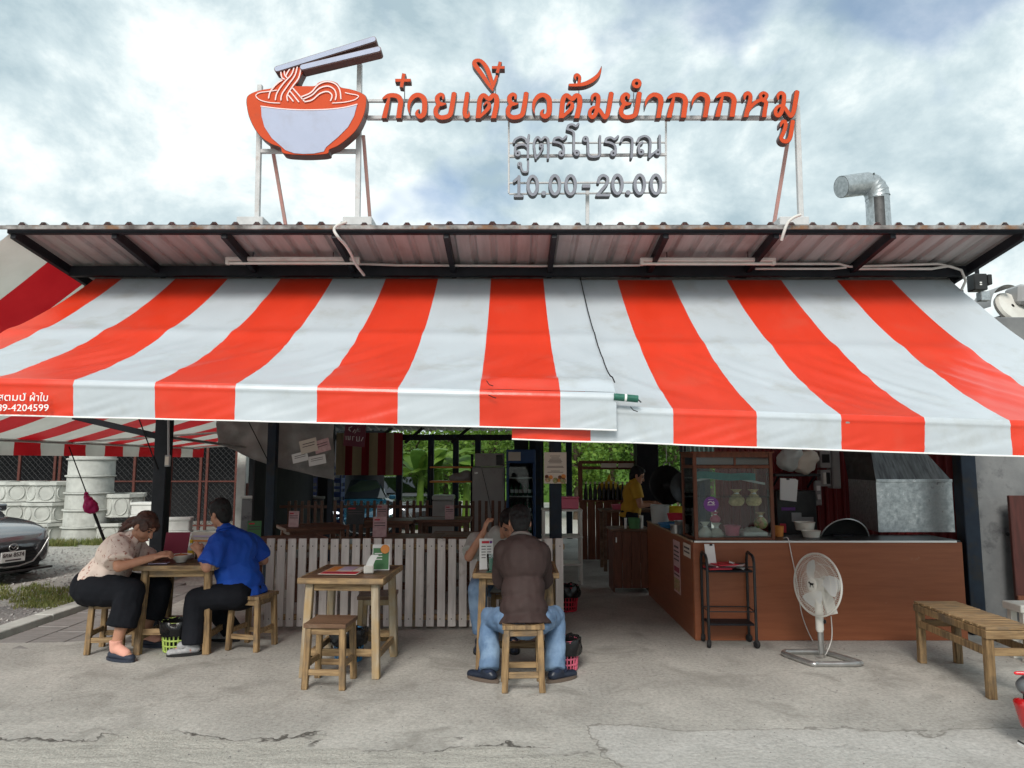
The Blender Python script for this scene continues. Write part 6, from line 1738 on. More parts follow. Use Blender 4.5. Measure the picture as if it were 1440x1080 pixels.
# hanging maroon sign
p = at(499, 612, 10.8)
t = thing('hanging_sign', 'maroon hanging sign with white hand lettering under the roof', 'sign', p)
m['sign_maroon'] = M('maroon_board', (0.16, 0.04, 0.065), (0.13, 0.03, 0.05), 5, rough=.6)
mb = MB(); mb.box((0, 0, 0), (.32, .02, .34), Euler((0, .08, 0)).to_matrix(), .003); mb.build('board', m['sign_maroon'], t)
def scr(pts, r=.006): 
    mb = MB(); mb.tube([V((x, -.014, z)) for x, z in pts], r, 6); mb.build('lettering', m['paper'], t, smooth=60)
scr([(-.10, .09), (-.06, .05), (-.09, .11), (-.04, .13)]); scr([(-.03, .04), (.0, .09), (.02, .05), (.0, .03)]); scr([(.05, .11), (.03, .06), (.08, .05), (.08, .10), (.05, .08)])
scr([(-.13, -.01), (-.125, -.07)]); scr([(-.10, -.01), (-.095, -.07), (-.07, -.07), (-.065, -.01)]); scr([(-.03, -.08), (-.03, -.02), (.0, -.02)]); scr([(.03, -.02), (.035, -.09), (.07, -.09), (.075, -.02)]); scr([(.13, -.03), (.10, -.09)])
mb = MB(); mb.tube([V((0, 0, .17)), V((0, 0, .5))], .005, 6); mb.build('hanger', m['black_steel'], t)

# striped curtain at the back left
cu_ = thing('striped_curtain', 'red and cream striped curtain hanging at the back of the dining room', 'curtain', (-3, 14.6, 1))
cx0, cx1 = at(474, 640, 14.6).x, at(566, 640, 14.6).x
ns = 8
for i in range(ns):
    a0, a1 = cx0 + (cx1 - cx0) * i / ns, cx0 + (cx1 - cx0) * (i + 1) / ns
    mb = MB(); mb.grid(lambda a, b: V((a0 + (a1 - a0) * a, 14.55 + .05 * math.sin((a0 + (a1 - a0) * a) * 16), 2.15 - .86 * b)), 8, 2)
    mb.build('curtain_stripe', m['curtain_red'] if i % 2 else m['cream_fabric'], cu_, smooth=60, fix=False, world=True)

# grey refrigerator with microwave, drinks cooler
RYF = 12.6
def box_thing(name, label, cat, px0, px1, py0, Y, zb, dp, mat, ztop=None):
    a, b = at(px0, py0, Y), at(px1, py0, Y)
    t = thing(name, label, cat, ((a.x + b.x) / 2, Y + dp / 2, zb))
    return t, b.x - a.x, (ztop or a.z) - zb
m['fridge'] = M('grey_enamel', (0.34, 0.33, 0.315), (0.30, 0.29, 0.28), 4, rough=.35, c3=(.2, .18, .16), s3=4, lo3=.6, hi3=.8)
t, w, h = box_thing('refrigerator', 'tall grey refrigerator at the back of the dining room', 'refrigerator', 664, 710, 657, RYF, 0, .6, None)
mb = MB(); mb.box((0, .03, h / 2), (w, .56, h), None, .012); mb.build('cabinet', m['fridge'], t)
mb = MB(); mb.box((0, -.28, h * .5 + .02), (w - .01, .05, h - .06), None, .015); dr = mb.build('door', m['fridge'], t)
mb = MB(); mb.bar((w / 2 - .05, -.32, h * .75), (w / 2 - .05, -.32, h * .95), .02); mb.build('handle', m['plastic_grey'], dr)
mb = MB(); mb.box((-w / 2 + .07, -.306, h - .1), (.06, .004, .025), None, .001); mb.build('badge', m['alu'], dr)
mb = MB(); mb.tube([V((-.12, -.31, h - .02)), V((-.05, -.312, h - .3)), V((.02, -.312, h - .6)), V((.05, -.31, h - .8))], .004, 5); mb.build('hanging_cord', m['rope'], t)
zt = h
t, w, h = box_thing('microwave_oven', 'grey microwave oven on top of the refrigerator', 'microwave', 668, 709, 637, RYF + .05, zt + .004, .4, None)
mb = MB(); mb.box((0, 0, h / 2), (w, .4, h - .01), None, .012); mb.build('case', m['fridge'], t)
mb = MB(); mb.box((-w * .12, -.204, h / 2), (w * .66, .01, h * .75), None, .006); mb.build('door', m['fridge'], t)
mb = MB(); mb.box((w * .34, -.204, h / 2), (w * .22, .01, h * .75), None, .004); mb.build('control_panel', m['black_plastic'], t)
t, w, h = box_thing('drinks_cooler', 'glass fronted drinks cooler with blue header beside the refrigerator', 'cooler', 712, 753, 632, RYF - .1, 0, .6, None)
m['cooler_blue'] = M('cooler_blue', (0.015, 0.06, 0.17), rough=.4)
for sx in (-1, 1):
    mb = MB(); mb.box((sx * (w / 2 - .025), 0, h / 2 - .1), (.05, .58, h - .2), None, .006); mb.build('side', m['cooler_blue'], t)
mb = MB(); mb.box((0, 0, h - .12), (w, .6, .24), None, .01); hd_ = mb.build('header', m['cooler_blue'], t)
mb = MB(); mb.box((-w * .22, -.304, h - .12), (w * .42, .006, .15), None, .002); mb.build('header_print', m['paper_cream'], hd_)
mb = MB(); mb.box((0, .27, h / 2 - .1), (w - .1, .03, h - .25), None, .003); mb.build('back', m['dark_wall'], t)
mb = MB(); mb.box((0, 0, .12), (w - .1, .56, .24), None, .006); mb.build('plinth', m['cooler_blue'], t)
mb = MB(); mb.box((0, -.29, h / 2 - .05), (w - .09, .01, h - .5), None, .002); mb.build('glass_door', m['glass'], t)
for k in range(4):
    mb = MB(); mb.box((0, 0, .32 + k * .32), (w - .11, .5, .012), None, .002); mb.build('shelf', m['alu'], t)
cl_ = V(t.location)
m['green_bottle'] = M('dark_green_bottle', (0.02, 0.10, 0.06), rough=.1)
bt = None
for k in range(3):
    for j in range(5):
        q = cl_ + V((-w / 2 + .10 + j * (w - .2) / 4, -.16, .33 + k * .32))
        if bt is None:
            bt = thing('drink_bottle', 'leftmost drink bottle on the lowest filled shelf of the drinks cooler', 'bottle', q, 0, 'bottles in the drinks cooler')
            mb = MB(); mb.lathe([(0, 0), (.03, 0), (.032, .02), (.032, .13), (.012, .18), (.011, .21), (0, .21)], n=12); mb.build('bottle', m['green_bottle'], bt, smooth=50)
            mb = MB(); mb.lathe([(.0325, .05), (.0325, .11)], n=12); mb.build('label_band', m['paper'], bt, smooth=50)
        else:
            c_ = copy_tree(bt); c_.location = q
            c_['label'] = ['leftmost', 'second', 'middle', 'fourth', 'rightmost'][j] + ' drink bottle on the ' + ['lowest', 'middle', 'upper'][k] + ' filled shelf of the drinks cooler'
# storage rack left of refrigerator
rk = thing('storage_rack', 'rack with orange shelves and piled goods left of the refrigerator', 'rack', (at(635, 680, 13.0).x, 13.0, 0))
for z in (at(635, 657, 13).z, at(635, 677, 13).z):
    mb = MB(); mb.box((0, 0, z), (.75, .4, .03), None, .004); mb.build('shelf', m['print_orange'], rk)
for sx in (-1, 1):
    for sy in (-1, 1):
        mb = MB(); mb.box((sx * .37, sy * .18, .85), (.03, .03, 1.7), None, .003); mb.build('upright', m['black_steel'], rk)
p = at(624, 700, 12.6); t = thing('cool_box', 'pale grey cool box on the floor beside the rack', 'cool box', (p.x, 12.6, .0))
mb = MB(); mb.box((0, 0, .45), (.36, .34, .9), None, .02); mb.build('box', m['fridge'], t)
mb = MB(); mb.box((0, 0, .945), (.38, .36, .08), None, .02); mb.build('lid', m['milk_glass'], t)
p = at(648, 672, 12.95); t = thing('goods_sack', 'dark sack lying on the orange rack shelf', 'sack', p)
mb = MB(); ell(mb, V((0, 0, .0)), (.22, .12, .09)); ell(mb, V((.1, 0, .05)), (.12, .1, .08)); blob('bag', mb, m['plastic_grey'], t, V((0, 0, 0)), .015, 3, .01, 9)

# wooden bar with bottles in front of the kitchen
KX0, KX1 = at(815, 740, 11.6).x, at(905, 740, 11.6).x
kb_ = thing('wooden_bar', 'red brown boarded bar with a roofed frame at the back of the aisle', 'bar', ((KX0 + KX1) / 2, 11.6, 0))
zt_ = at(840, 705, 11.6).z
n = 8
for k in range(n):
    mb = MB(); x = KX0 + (KX1 - KX0) * (k + .5) / n; mb.box((x, 11.6, zt_ / 2), ((KX1 - KX0) / n - .006, .025, zt_ - .02), None, .004); mb.build('board', m['wood_red'], kb_, world=True)
mb = MB(); mb.box(((KX0 + KX1) / 2, 11.8, zt_ + .005), (KX1 - KX0 + .06, .45, .03), None, .005); mb.build('bar_top', m['wood_red'], kb_, world=True)
zf = at(840, 650, 11.6).z
for x in (KX0 + .02, KX1 - .02):
    mb = MB(); mb.box((x, 11.62, (zf + zt_) / 2), (.07, .06, zf - zt_), None, .004); mb.build('frame_post', m['wood_red'], kb_, world=True)
for z in (zf, at(840, 658, 11.6).z):
    mb = MB(); mb.box(((KX0 + KX1) / 2, 11.6, z), (KX1 - KX0, .05, .05), None, .004); mb.build('frame_rail', m['wood_red'], kb_, world=True)
for k in range(2):
    mb = MB(); a, b = at(845 + 24 * k, 652, 11.55), at(867 + 24 * k, 657, 11.55); mb.box(((a.x + b.x) / 2, 11.55, (a.z + b.z) / 2), (b.x - a.x, .02, .07), None, .003); mb.build('name_board', m['paper_cream'], kb_, world=True)
bt2 = None
for k in range(11):
    q = V((KX0 + .12 + k * (KX1 - KX0 - .28) / 10, 11.72, zt_ + .02))
    if bt2 is None:
        bt2 = thing('sauce_bottle', 'leftmost of the dark sauce bottles in the row on the bar', 'bottle', q, 0, 'bottles in the row on the bar')
        mb = MB(); mb.lathe([(0, 0), (.032, 0), (.034, .02), (.034, .15), (.014, .21), (.013, .26), (0, .26)], n=12); mb.build('bottle', m['black_plastic'], bt2, smooth=50)
        mb = MB(); mb.lathe([(0, .255), (.017, .255), (.016, .29), (0, .29)], n=10); mb.build('cap', m['paper_cream'], bt2, smooth=50)
    else:
        c_ = copy_tree(bt2); c_.location = q
        c_['label'] = ['', 'second', 'third', 'fourth', 'fifth', 'sixth', 'seventh', 'eighth', 'ninth', 'tenth', 'rightmost'][k] + (' from the left of the dark sauce bottles in the row on the bar' if k < 10 else ' of the dark sauce bottles in the row on the bar')
t = thing('yellow_bag', 'large yellow plastic bag behind the row of sauce bottles', 'bag', at(856, 700, 11.9))
mb = MB(); ell(mb, V((0, 0, .12)), (.2, .12, .16)); ell(mb, V((.24, 0, .09)), (.14, .1, .12)); cap_mesh(mb, V((0, 0, .2)), .05, V((.02, 0, .36)), .02); blob('bag', mb, m['yellow'], t, V((0, 0, 0)), .014, 2, .012, 9)

# small brown cabinet in the aisle with pots on top
c0, c1 = at(863, 833, 8.75), at(915, 833, 8.75)
zc_ = at(890, 745, 8.75).z
t = thing('floor_cabinet', 'small brown wooden cabinet in the aisle behind the counter corner', 'cabinet', ((c0.x + c1.x) / 2, 8.97, 0))
w = c1.x - c0.x
for k in range(4):
    mb = MB(); mb.box((-w / 2 + w * (k + .5) / 4, -.21, zc_ / 2 + .02), (w / 4 - .004, .02, zc_ - .08), None, .003); mb.build('door_board', m['wood_red'], t)
for sx in (-1, 1):
    mb = MB(); mb.box((sx * (w / 2 - .01), 0, zc_ / 2), (.02, .40, zc_ - .02), None, .003); mb.build('side', m['wood_red'], t)
mb = MB(); mb.box((0, 0, zc_ - .005), (w + .05, .48, .025), None, .005); mb.build('top', m['wood_dark'], t)
mb = MB(); mb.box((-w / 2 + .04, -.225, zc_ - .12), (.015, .012, .06), None, .003); mb.build('handle', m['alu'], t)
def pot(name, label, px, py, Y, r, h, mat, z=None, cat='pot'):
    p = at(px, py, Y)
    t = thing(name, label, cat, (p.x, Y, z if z is not None else p.z))
    mb = MB(); mb.lathe([(0, 0), (r * .85, 0), (r, h), (r * 1.05, h + .006), (r * .95, h), (r * .8, .01), (0, .01)], n=22); mb.build('pot', m[mat], t, smooth=40)
    return t
pot('green_pot', 'green plastic pot on the small aisle cabinet', 892, 745, 8.85, .075, .12, 'print_green', zc_ + .008)
pot('steel_cup', 'slim steel cup beside the green pot', 902, 745, 8.85, .024, .15, 'alu', zc_ + .008)
pot('white_bottle', 'small white bottle left of the green pot', 880, 745, 8.85, .018, .12, 'paper', zc_ + .008)
pot('pink_basin', 'pink basin on the far kitchen counter', 872, 716, 10.6, .13, .06, 'pink_plastic'); pot('blue_basin', 'blue basin beside the pink basin on the far kitchen counter', 889, 716, 10.6, .09, .06, 'blue_plastic')
t = thing('kitchen_table', 'dark kitchen table that carries the basins', 'table', (at(882, 716, 10.6).x, 10.6, 0)); zz = at(872, 716, 10.6).z - .002
mb = MB(); mb.box((.05, .05, zz - .015), (.9, .5, .03), None, .004); mb.build('tabletop', m['wood_dark'], t)
for sx in (-1, 1):
    for sy in (-1, 1):
        mb = MB(); mb.box((.05 + sx * .4, .05 + sy * .2, (zz - .03) / 2), (.05, .05, zz - .03), None, .004); mb.build('leg', m['wood_dark'], t)
# things on the side counter
pot('white_tub', 'pale square sided tub on the side counter', 928, 725, 8.3, .11, .20, 'milk_glass', CZ + .005, 'tub'); pot('red_basin', 'red basin on the side counter', 951, 722, 8.0, .10, .07, 'print_red', CZ + .06, 'basin')
pot('blue_tray', 'blue tray on the side counter below the red basin', 948, 730, 7.8, .17, .035, 'blue_plastic', CZ + .005, 'tray'); pot('steel_pot', 'small steel pot on the side counter beside the display cabinet', 960, 742, 7.35, .08, .10, 'chrome', CZ + .005)
pot('steel_ladle_pot', 'little steel pot in front of the other pot on the side counter', 951, 745, 7.15, .06, .08, 'chrome', CZ + .005)
# black woks hanging behind
for px, py, lab, s in ((938, 682, 'large black wok hanging behind the side counter', .26), (962, 686, 'black wok hanging closer to the display cabinet', .21)):
    p = at(px, py, 9.3); t = thing('hanging_wok', lab, 'wok', p)
    mb = MB(); R_ = Euler((PI / 2 - .1, 0, .3)).to_matrix(); mb.lathe([(0, -.13 * s / .26), (s * .5, -.10 * s / .26), (s * .85, -.04), (s, 0), (s * .98, .006), (s * .8, -.03), (0, -.11 * s / .26)], (0, 0, 0), 28, R_); mb.build('pan', m['black_plastic'], t, smooth=60)
    mb = MB(); mb.tube([V((-.04, 0, s * .95)), V((-.03, -.02, s * 1.1)), V((.03, -.02, s * 1.1)), V((.04, 0, s * .95))], .008, 8); mb.build('handle', m['chrome'], t, smooth=50)
    mb = MB(); mb.tube([V((0, 0, s * 1.1)), V((0, 0, 2.3 - p.z))], .004, 6); mb.build('hook', m['chrome'], t)
pot('yellow_bowl', 'yellow bowl leaning behind the side counter', 948, 712, 8.4, .12, .10, 'yellow', CZ + .08, 'bowl')
# white shelf unit left of the aisle and a pink crate on it
t = thing('white_shelf_unit', 'white shelf unit against the centre post', 'shelf unit', (at(790, 740, 9.5).x, 9.5, 0))
for sx in (-1, 1):
    for sy in (-1, 1):
        mb = MB(); mb.box((sx * .24, sy * .15, .47), (.03, .03, .94), None, .003); mb.build('upright', m['plastic_white'], t)
for z in (.25, .6, .94):
    mb = MB(); mb.box((0, 0, z), (.52, .34, .025), None, .003); mb.build('shelf', m['plastic_white'], t)
t = thing('pink_crate', 'pink crate on top of the white shelf unit', 'crate', (at(800, 710, 9.5).x, 9.5, .955))
mb = MB(); mb.box((0, 0, .07), (.24, .2, .14), None, .01); mb.build('crate', m['pink_plastic'], t)
mb = MB(); mb.box((0, 0, .147), (.26, .22, .02), None, .006); mb.build('rim', m['pink_plastic'], t)
basket('dark red basket with black bag on the floor of the aisle', (at(797, 840, 7.7).x, 7.75, 0), m['print_red'], .13, .26)

# ---- kitchen at the right: red wall, metal boxes, hood, wok lid, bowls
RWY = 8.3
rw = thing('red_corrugated_wall', 'dark red corrugated metal wall behind the kitchen', 'wall', (3.7, RWY, 0))
x = 2.35; i = 0
while x < 5.6:
    mb = MB()
    prof = []
    for r in range(4):
        a = x + r * .10; prof += [(a, 0), (a + .05, 0), (a + .065, -.025), (a + .085, -.025), (a + .10, 0)]
    mb.add([(q, RWY + d_, z) for z in (0, 2.75) for q, d_ in prof], [(j, j + 1, len(prof) + j + 1, len(prof) + j) for j in range(len(prof) - 1)])
    mb.build('wall_sheet', m['red_sheet'], rw, fix=False, world=True)
    x += .40
# grey-green translucent panel behind
t = thing('roof_panel', 'pale green corrugated panel behind the display cabinet', 'panel', at(985, 631, 12.5))
m['pale_green'] = M('pale_green_sheet', (.34, .45, .40), (.26, .36, .32), 5, rough=.5, stretch=(8, 1, .3))
mb = MB(); mb.grid(lambda a, b: V((-.25 + .75 * a, .02 * math.sin(a * 60), -.12 + .6 * b)), 60, 1); mb.build('sheet', m['pale_green'], t, smooth=60, fix=False)
# shelf of goods left of the electrical boxes
def wall_box(name, label, cat, px0, px1, py0, py1, Y, dp, mat, parts=()):
    a, b = at(px0, py0, Y), at(px1, py1, Y)
    t = thing(name, label, cat, ((a.x + b.x) / 2, Y, b.z))
    w, h = b.x - a.x, a.z - b.z
    mb = MB(); mb.box((0, dp / 2, h / 2), (w, dp, h), None, .006); mb.build('case', m[mat], t)
    for (u0, u1, v0, v1, mm, nm) in parts:
        mb = MB(); mb.box(((u0 + u1 - 1) / 2 * w, -.006, (v0 + v1) / 2 * h), ((u1 - u0) * w, .012, (v1 - v0) * h), None, .002); mb.build(nm, m[mm], t)
    return t
wall_box('electric_meter', 'upper pale meter box with dark window on the red wall', 'meter box', 1153, 1169, 634, 658, 8.0, .1, 'plastic_grey', ((.15, .85, .3, .8, 'black_plastic', 'window'),))
wall_box('electric_meter', 'lower pale meter box with open dark slot on the red wall', 'meter box', 1154, 1169, 661, 684, 8.0, .1, 'plastic_grey', ((.2, .5, .15, .85, 'plastic_white', 'cover'), (.55, .9, .15, .85, 'black_plastic', 'window')))
wall_box('fuse_cabinet', 'grey metal fuse cabinet beside the meter boxes', 'fuse box', 1169, 1183, 632, 687, 8.02, .14, 'plastic_grey', ((.1, .9, .05, .95, 'fridge', 'door'),))
wall_box('white_socket_board', 'white strip of sockets below the meter boxes', 'socket board', 1146, 1156, 676, 711, 8.0, .05, 'plastic_grey', ((.2, .8, .6, .8, 'paper', 'socket'), (.2, .8, .25, .45, 'paper', 'socket')))
for i_, (px0, px1, py0, py1, mm, lb) in enumerate(((1098, 1122, 632, 660, 'milk_glass', 'bundle of pale plastic bags on the wall shelf, left'), (1120, 1142, 634, 664, 'paper_cream', 'bundle of cream paper bags on the wall shelf, right'))):
    p = at((px0 + px1) / 2, py1, 7.9); t = thing('bag_bundle', lb, 'bags', p)
    mb = MB(); ell(mb, V((0, 0, .1)), (.13, .1, .12)); ell(mb, V((.06, 0, .16)), (.1, .09, .08)); blob('bundle', mb, m[mm], t, V((0, 0, 0)), .014, 2, .016, 8)
t = thing('wall_shelf', 'dark wall shelf carrying bundles of bags', 'shelf', at(1120, 668, 7.95))
mb = MB(); mb.box((0, .1, 0), (.50, .3, .03), None, .004); mb.build('board', m['black_plastic'], t)
for sx in (-1, 1):
    mb = MB(); mb.bar((sx * .2, .2, -.14), (sx * .2, 0, -.015), .02); mb.build('bracket', m['black_steel'], t)
p = at(1108, 688, 7.7); t = thing('paper_pad', 'white order sheets clipped below the dark wall shelf', 'paper', p)
for k in range(3):
    mb = MB(); mb.box((.006 * k, -.004 * k, -.004 * k), (.17, .002, .23), Euler((0, .06 + .03 * k, 0)).to_matrix(), .0005); mb.build('sheet', m['paper'], t)
mb = MB(); mb.box((-.0, -.012, .11), (.03, .015, .02), None, .002); mb.build('clip', m['black_plastic'], t)
wall_box('kitchen_rack', 'dark rack of kitchen things below the wall shelf', 'rack', 1092, 1150, 690, 752, 7.9, .3, 'black_plastic', ((.1, .45, .55, .62, 'purple', 'cloth'), (.35, .6, .3, .5, 'plastic_grey', 'tray'), (.6, .9, .15, .4, 'plastic_grey', 'pan'), (.05, .2, .05, .25, 'print_red', 'packet')))
# galvanised cooking hood
hx0, hx1 = at(1233, 700, 7.0).x, at(1340, 700, 7.0).x
hz0, hz1, hz2 = CZ + .03, at(1290, 676, 7.0).z, at(1290, 610, 7.0).z
hd = thing('cooking_hood', 'galvanised sheet metal cooking hood behind the right end of the counter', 'hood', ((hx0 + hx1) / 2, 7.0, 0))
mb = MB(); mb.grid(lambda a, b: V((hx0 + (hx1 - hx0) * a, 7.0, hz0 + (hz1 - hz0) * b)), 6, 6); mb.build('front_sheet', m['galv'], hd, fix=False, world=True)
lx = at(1194, 700, 7.75).x
mb = MB(); mb.grid(lambda a, b: V((lx + (hx0 - lx) * a, 7.75 - .75 * a, hz0 + (hz1 - hz0) * b)), 4, 4); mb.build('side_sheet', m['galv'], hd, fix=False, world=True)
mb = MB(); mb.grid(lambda a, b: V((hx1, 7.0 + .75 * a, hz0 + (hz1 - hz0) * b)), 4, 4); mb.build('side_sheet', m['galv'], hd, fix=False, world=True)
tx0, tx1 = hx0 + .10, hx1 - .22
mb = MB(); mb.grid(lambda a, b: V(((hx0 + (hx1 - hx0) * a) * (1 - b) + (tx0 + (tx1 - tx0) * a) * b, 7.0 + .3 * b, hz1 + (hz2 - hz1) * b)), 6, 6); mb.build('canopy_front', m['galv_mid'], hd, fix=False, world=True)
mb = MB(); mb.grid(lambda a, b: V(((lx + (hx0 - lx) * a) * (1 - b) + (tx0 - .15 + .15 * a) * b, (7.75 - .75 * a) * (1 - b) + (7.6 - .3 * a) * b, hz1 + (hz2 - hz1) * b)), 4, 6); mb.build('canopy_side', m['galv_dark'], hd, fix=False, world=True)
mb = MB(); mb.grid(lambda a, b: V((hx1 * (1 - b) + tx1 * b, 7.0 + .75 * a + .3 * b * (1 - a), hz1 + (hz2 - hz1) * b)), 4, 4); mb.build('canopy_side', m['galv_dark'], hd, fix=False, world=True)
mb = MB(); mb.bar((hx0 - .002, 6.995, hz1), (hx1 + .002, 6.995, hz1), .012, .03); mb.build('seam', m['galv'], hd, world=True)
mb = MB(); mb.tube([V(((tx0 + tx1) / 2, 7.45, hz2 - .02)), V(((tx0 + tx1) / 2, 7.4, 3.6))], .115, 20); mb.build('flue', m['galv'], hd, smooth=40, world=True)
p = at(1189, 762, 6.85); t = thing('standing_wok', 'large black wok standing on edge behind the counter', 'wok', (p.x, 6.88, CZ + .02))
mb = MB(); R_ = Euler((PI / 2 + .35, 0, 0)).to_matrix(); rr = .235
mb.lathe([(0, -.10), (rr * .5, -.085), (rr * .85, -.04), (rr, 0)], (0, 0, -.07), 36, R_); mb.build('pan', m['black_plastic'], t, smooth=60)
mb = MB(); mb.tube([R_ @ V((rr * math.cos(2 * PI * k / 48), rr * math.sin(2 * PI * k / 48), 0)) + V((0, 0, -.07)) for k in range(49)], .007, 8, cap=False); mb.build('rim', m['chrome'], t, smooth=60)
mb = MB(); mb.box((0, .05, -.05), (.2, .1, .10), None, .01); mb.build('stand', m['black_steel'], t)
for (px, py, r, h, lb, Yb) in ((1132, 748, .095, .07, 'upper cream bowl of the pair behind the counter edge', 6.95), (1141, 757, .085, .055, 'lower cream bowl of the pair behind the counter edge', 6.78)):
    p = at(px, py + 4, Yb); t = pot('cream_bowl', lb, px, py + 4, Yb, r, h, 'bowl_white', CZ + (.055 if h > .06 else .006), 'bowl')
pot('orange_cup', 'orange plastic cup stack behind the counter edge', 1095, 758, 6.85, .05, .09, 'print_orange', CZ + .006, 'cup')
# ---- wall, door and column at the far right
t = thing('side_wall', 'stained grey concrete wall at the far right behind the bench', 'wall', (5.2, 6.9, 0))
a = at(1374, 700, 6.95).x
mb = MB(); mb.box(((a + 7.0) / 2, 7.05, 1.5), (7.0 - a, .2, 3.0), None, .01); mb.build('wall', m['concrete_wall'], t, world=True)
a, b = at(1420, 697, 6.75), at(1420, 862, 6.75)
t = thing('brown_door', 'dark brown boarded door leaning at the far right wall', 'door', (a.x + .4, 6.78, 0))
m['door_wood'] = M('dark_door_boards', (0.075, 0.022, 0.018), (0.045, 0.015, 0.012), 6, rough=0.6, stretch=(6, 6, .7))
for k in range(5):
    mb = MB(); mb.box((-.4 + .08 + k * .16, 0, (a.z + b.z) / 2), (.156, .035, a.z - b.z), None, .004); mb.build('board', m['door_wood'], t)
mb = MB(); mb.box((0, -.03, .3), (.8, .02, .08), None, .003); mb.build('ledge', m['wood_red'], t)
t = thing('wall_hook', 'small dark knob on the concrete wall beside the brown door', 'knob', at(1417, 751, 6.93))
mb = MB(); mb.sphere((0, 0, 0), .02); mb.build('knob', m['black_plastic'], t, smooth=60)
mb = MB(); mb.tube([V((0, 0, 0)), V((0, .03, 0))], .008, 8); mb.build('stem', m['black_plastic'], t)
# ================================================================ CAR PARK AND NEIGHBOURS ON THE LEFT
def octa_planter(label, loc, w=.86, h=.40, rz=0):
    t = thing('concrete_planter', label, 'planter', loc, rz, 'stacked octagonal concrete planters')
    n = 8; R = w / 2 / math.cos(PI / 8)
    ang = [2 * PI * (k + .5) / n for k in range(n)]
    def ringz(r, z): return [(r * math.cos(a), r * math.sin(a), z) for a in ang]
    prof = [(R * .94, 0), (R * .94, .03), (R * .92, .04), (R * .94, h - .07), (R * 1.03, h - .06), (R * 1.03, h), (R * .9, h), (R * .85, .06)]
    mb = MB(); vs = []
    for r, z in prof: vs += ringz(r, z)
    fs = [(i * n + k, i * n + (k + 1) % n, (i + 1) * n + (k + 1) % n, (i + 1) * n + k) for i in range(len(prof) - 1) for k in range(n)]
    fs += [tuple(range(n))[::-1], tuple((len(prof) - 1) * n + k for k in range(n))]
    mb.add(vs, fs); mb.build('shell', m['concrete_cast'], t)
    for k in range(n):
        a = 2 * PI * (k + 1) / n
        c = V((math.cos(a), math.sin(a), 0)) * (R * .93 * math.cos(PI / 8) + .004); c.z = h * .47
        side = V((-math.sin(a), math.cos(a), 0))
        mb = MB(); rr = .145
        mb.tube([c + side * rr * .92 * math.cos(2 * PI * j / 24) + V((0, 0, rr * .98 * math.sin(2 * PI * j / 24))) for j in range(25)], .014, 6, cap=False)
        mb.build('round_moulding', m['concrete_cast'], t, smooth=60)
    return t
PY = 14.6
pl = octa_planter('octagonal concrete planter at the bottom of the nearer stack behind the grey car', (at(65, 757, PY).x, PY, -.04), .86, .39, .2)
def cp(src, label, loc, rz):
    c = copy_tree(src); c.location = loc; c.rotation_euler.z = rz; c['label'] = label; return c
x1_, x2_, x3_ = at(65, 757, PY).x, at(16, 757, PY).x, at(-28, 757, PY).x
for lev, nm in ((1, 'middle'), (2, 'top')):
    cp(pl, f'octagonal concrete planter, {nm} of the stack right beside the concrete rings', (x1_ + .03 * lev, PY, -.04 + .405 * lev), .2 + .05 * lev)
for lev, nm in ((0, 'bottom'), (1, 'middle'), (2, 'top')):
    cp(pl, f'octagonal concrete planter, {nm} of the second stack left of the rings', (x2_ + .02 * lev, PY + .1, -.04 + .405 * lev), .45)
for lev, nm in ((0, 'bottom'), (1, 'middle'), (2, 'top')):
    cp(pl, f'octagonal concrete planter, {nm} of the stack at the left picture edge', (x3_ + .02 * lev, PY + .15, -.04 + .405 * lev), .1)
cp(pl, 'octagonal concrete planter standing low on the right of the concrete rings', (at(158, 757, PY).x, PY + .05, -.04), .25)
cp(pl, 'octagonal concrete planter set on another right of the concrete rings', (at(171, 715, PY).x, PY + .1, -.04 + .5), .3).scale = (.86, .86, 1.18)
rg = None
for i in range(6):
    q = V((at(120, 757, PY - .1).x + .03 * i * .4, PY - .1, -.04 + i * .335))
    lb = ['lowest concrete ring of the tall stack', 'second concrete ring from the ground in the tall stack', 'third concrete ring from the ground in the tall stack', 'fourth concrete ring from the ground in the tall stack', 'fifth concrete ring from the ground in the tall stack', 'topmost darker concrete ring of the tall stack'][i]
    if rg is None:
        rg = thing('concrete_ring', lb, 'concrete ring', q, 0, 'concrete rings in the tall stack')
        mb = MB(); mb.lathe([(.38, 0), (.42, 0), (.42, .29), (.445, .295), (.445, .33), (.38, .33), (.38, 0)], n=36); mb.build('ring_wall', m['concrete_cast'], rg, smooth=30)
        mb = MB(); mb.tube([V((.445 * math.cos(2 * PI * k / 36), .445 * math.sin(2 * PI * k / 36), .312)) for k in range(37)], .014, 6, cap=False); mb.build('lip', m['concrete_cast'], rg, smooth=60)
    else: c_ = cp(rg, lb, q, i * .7)
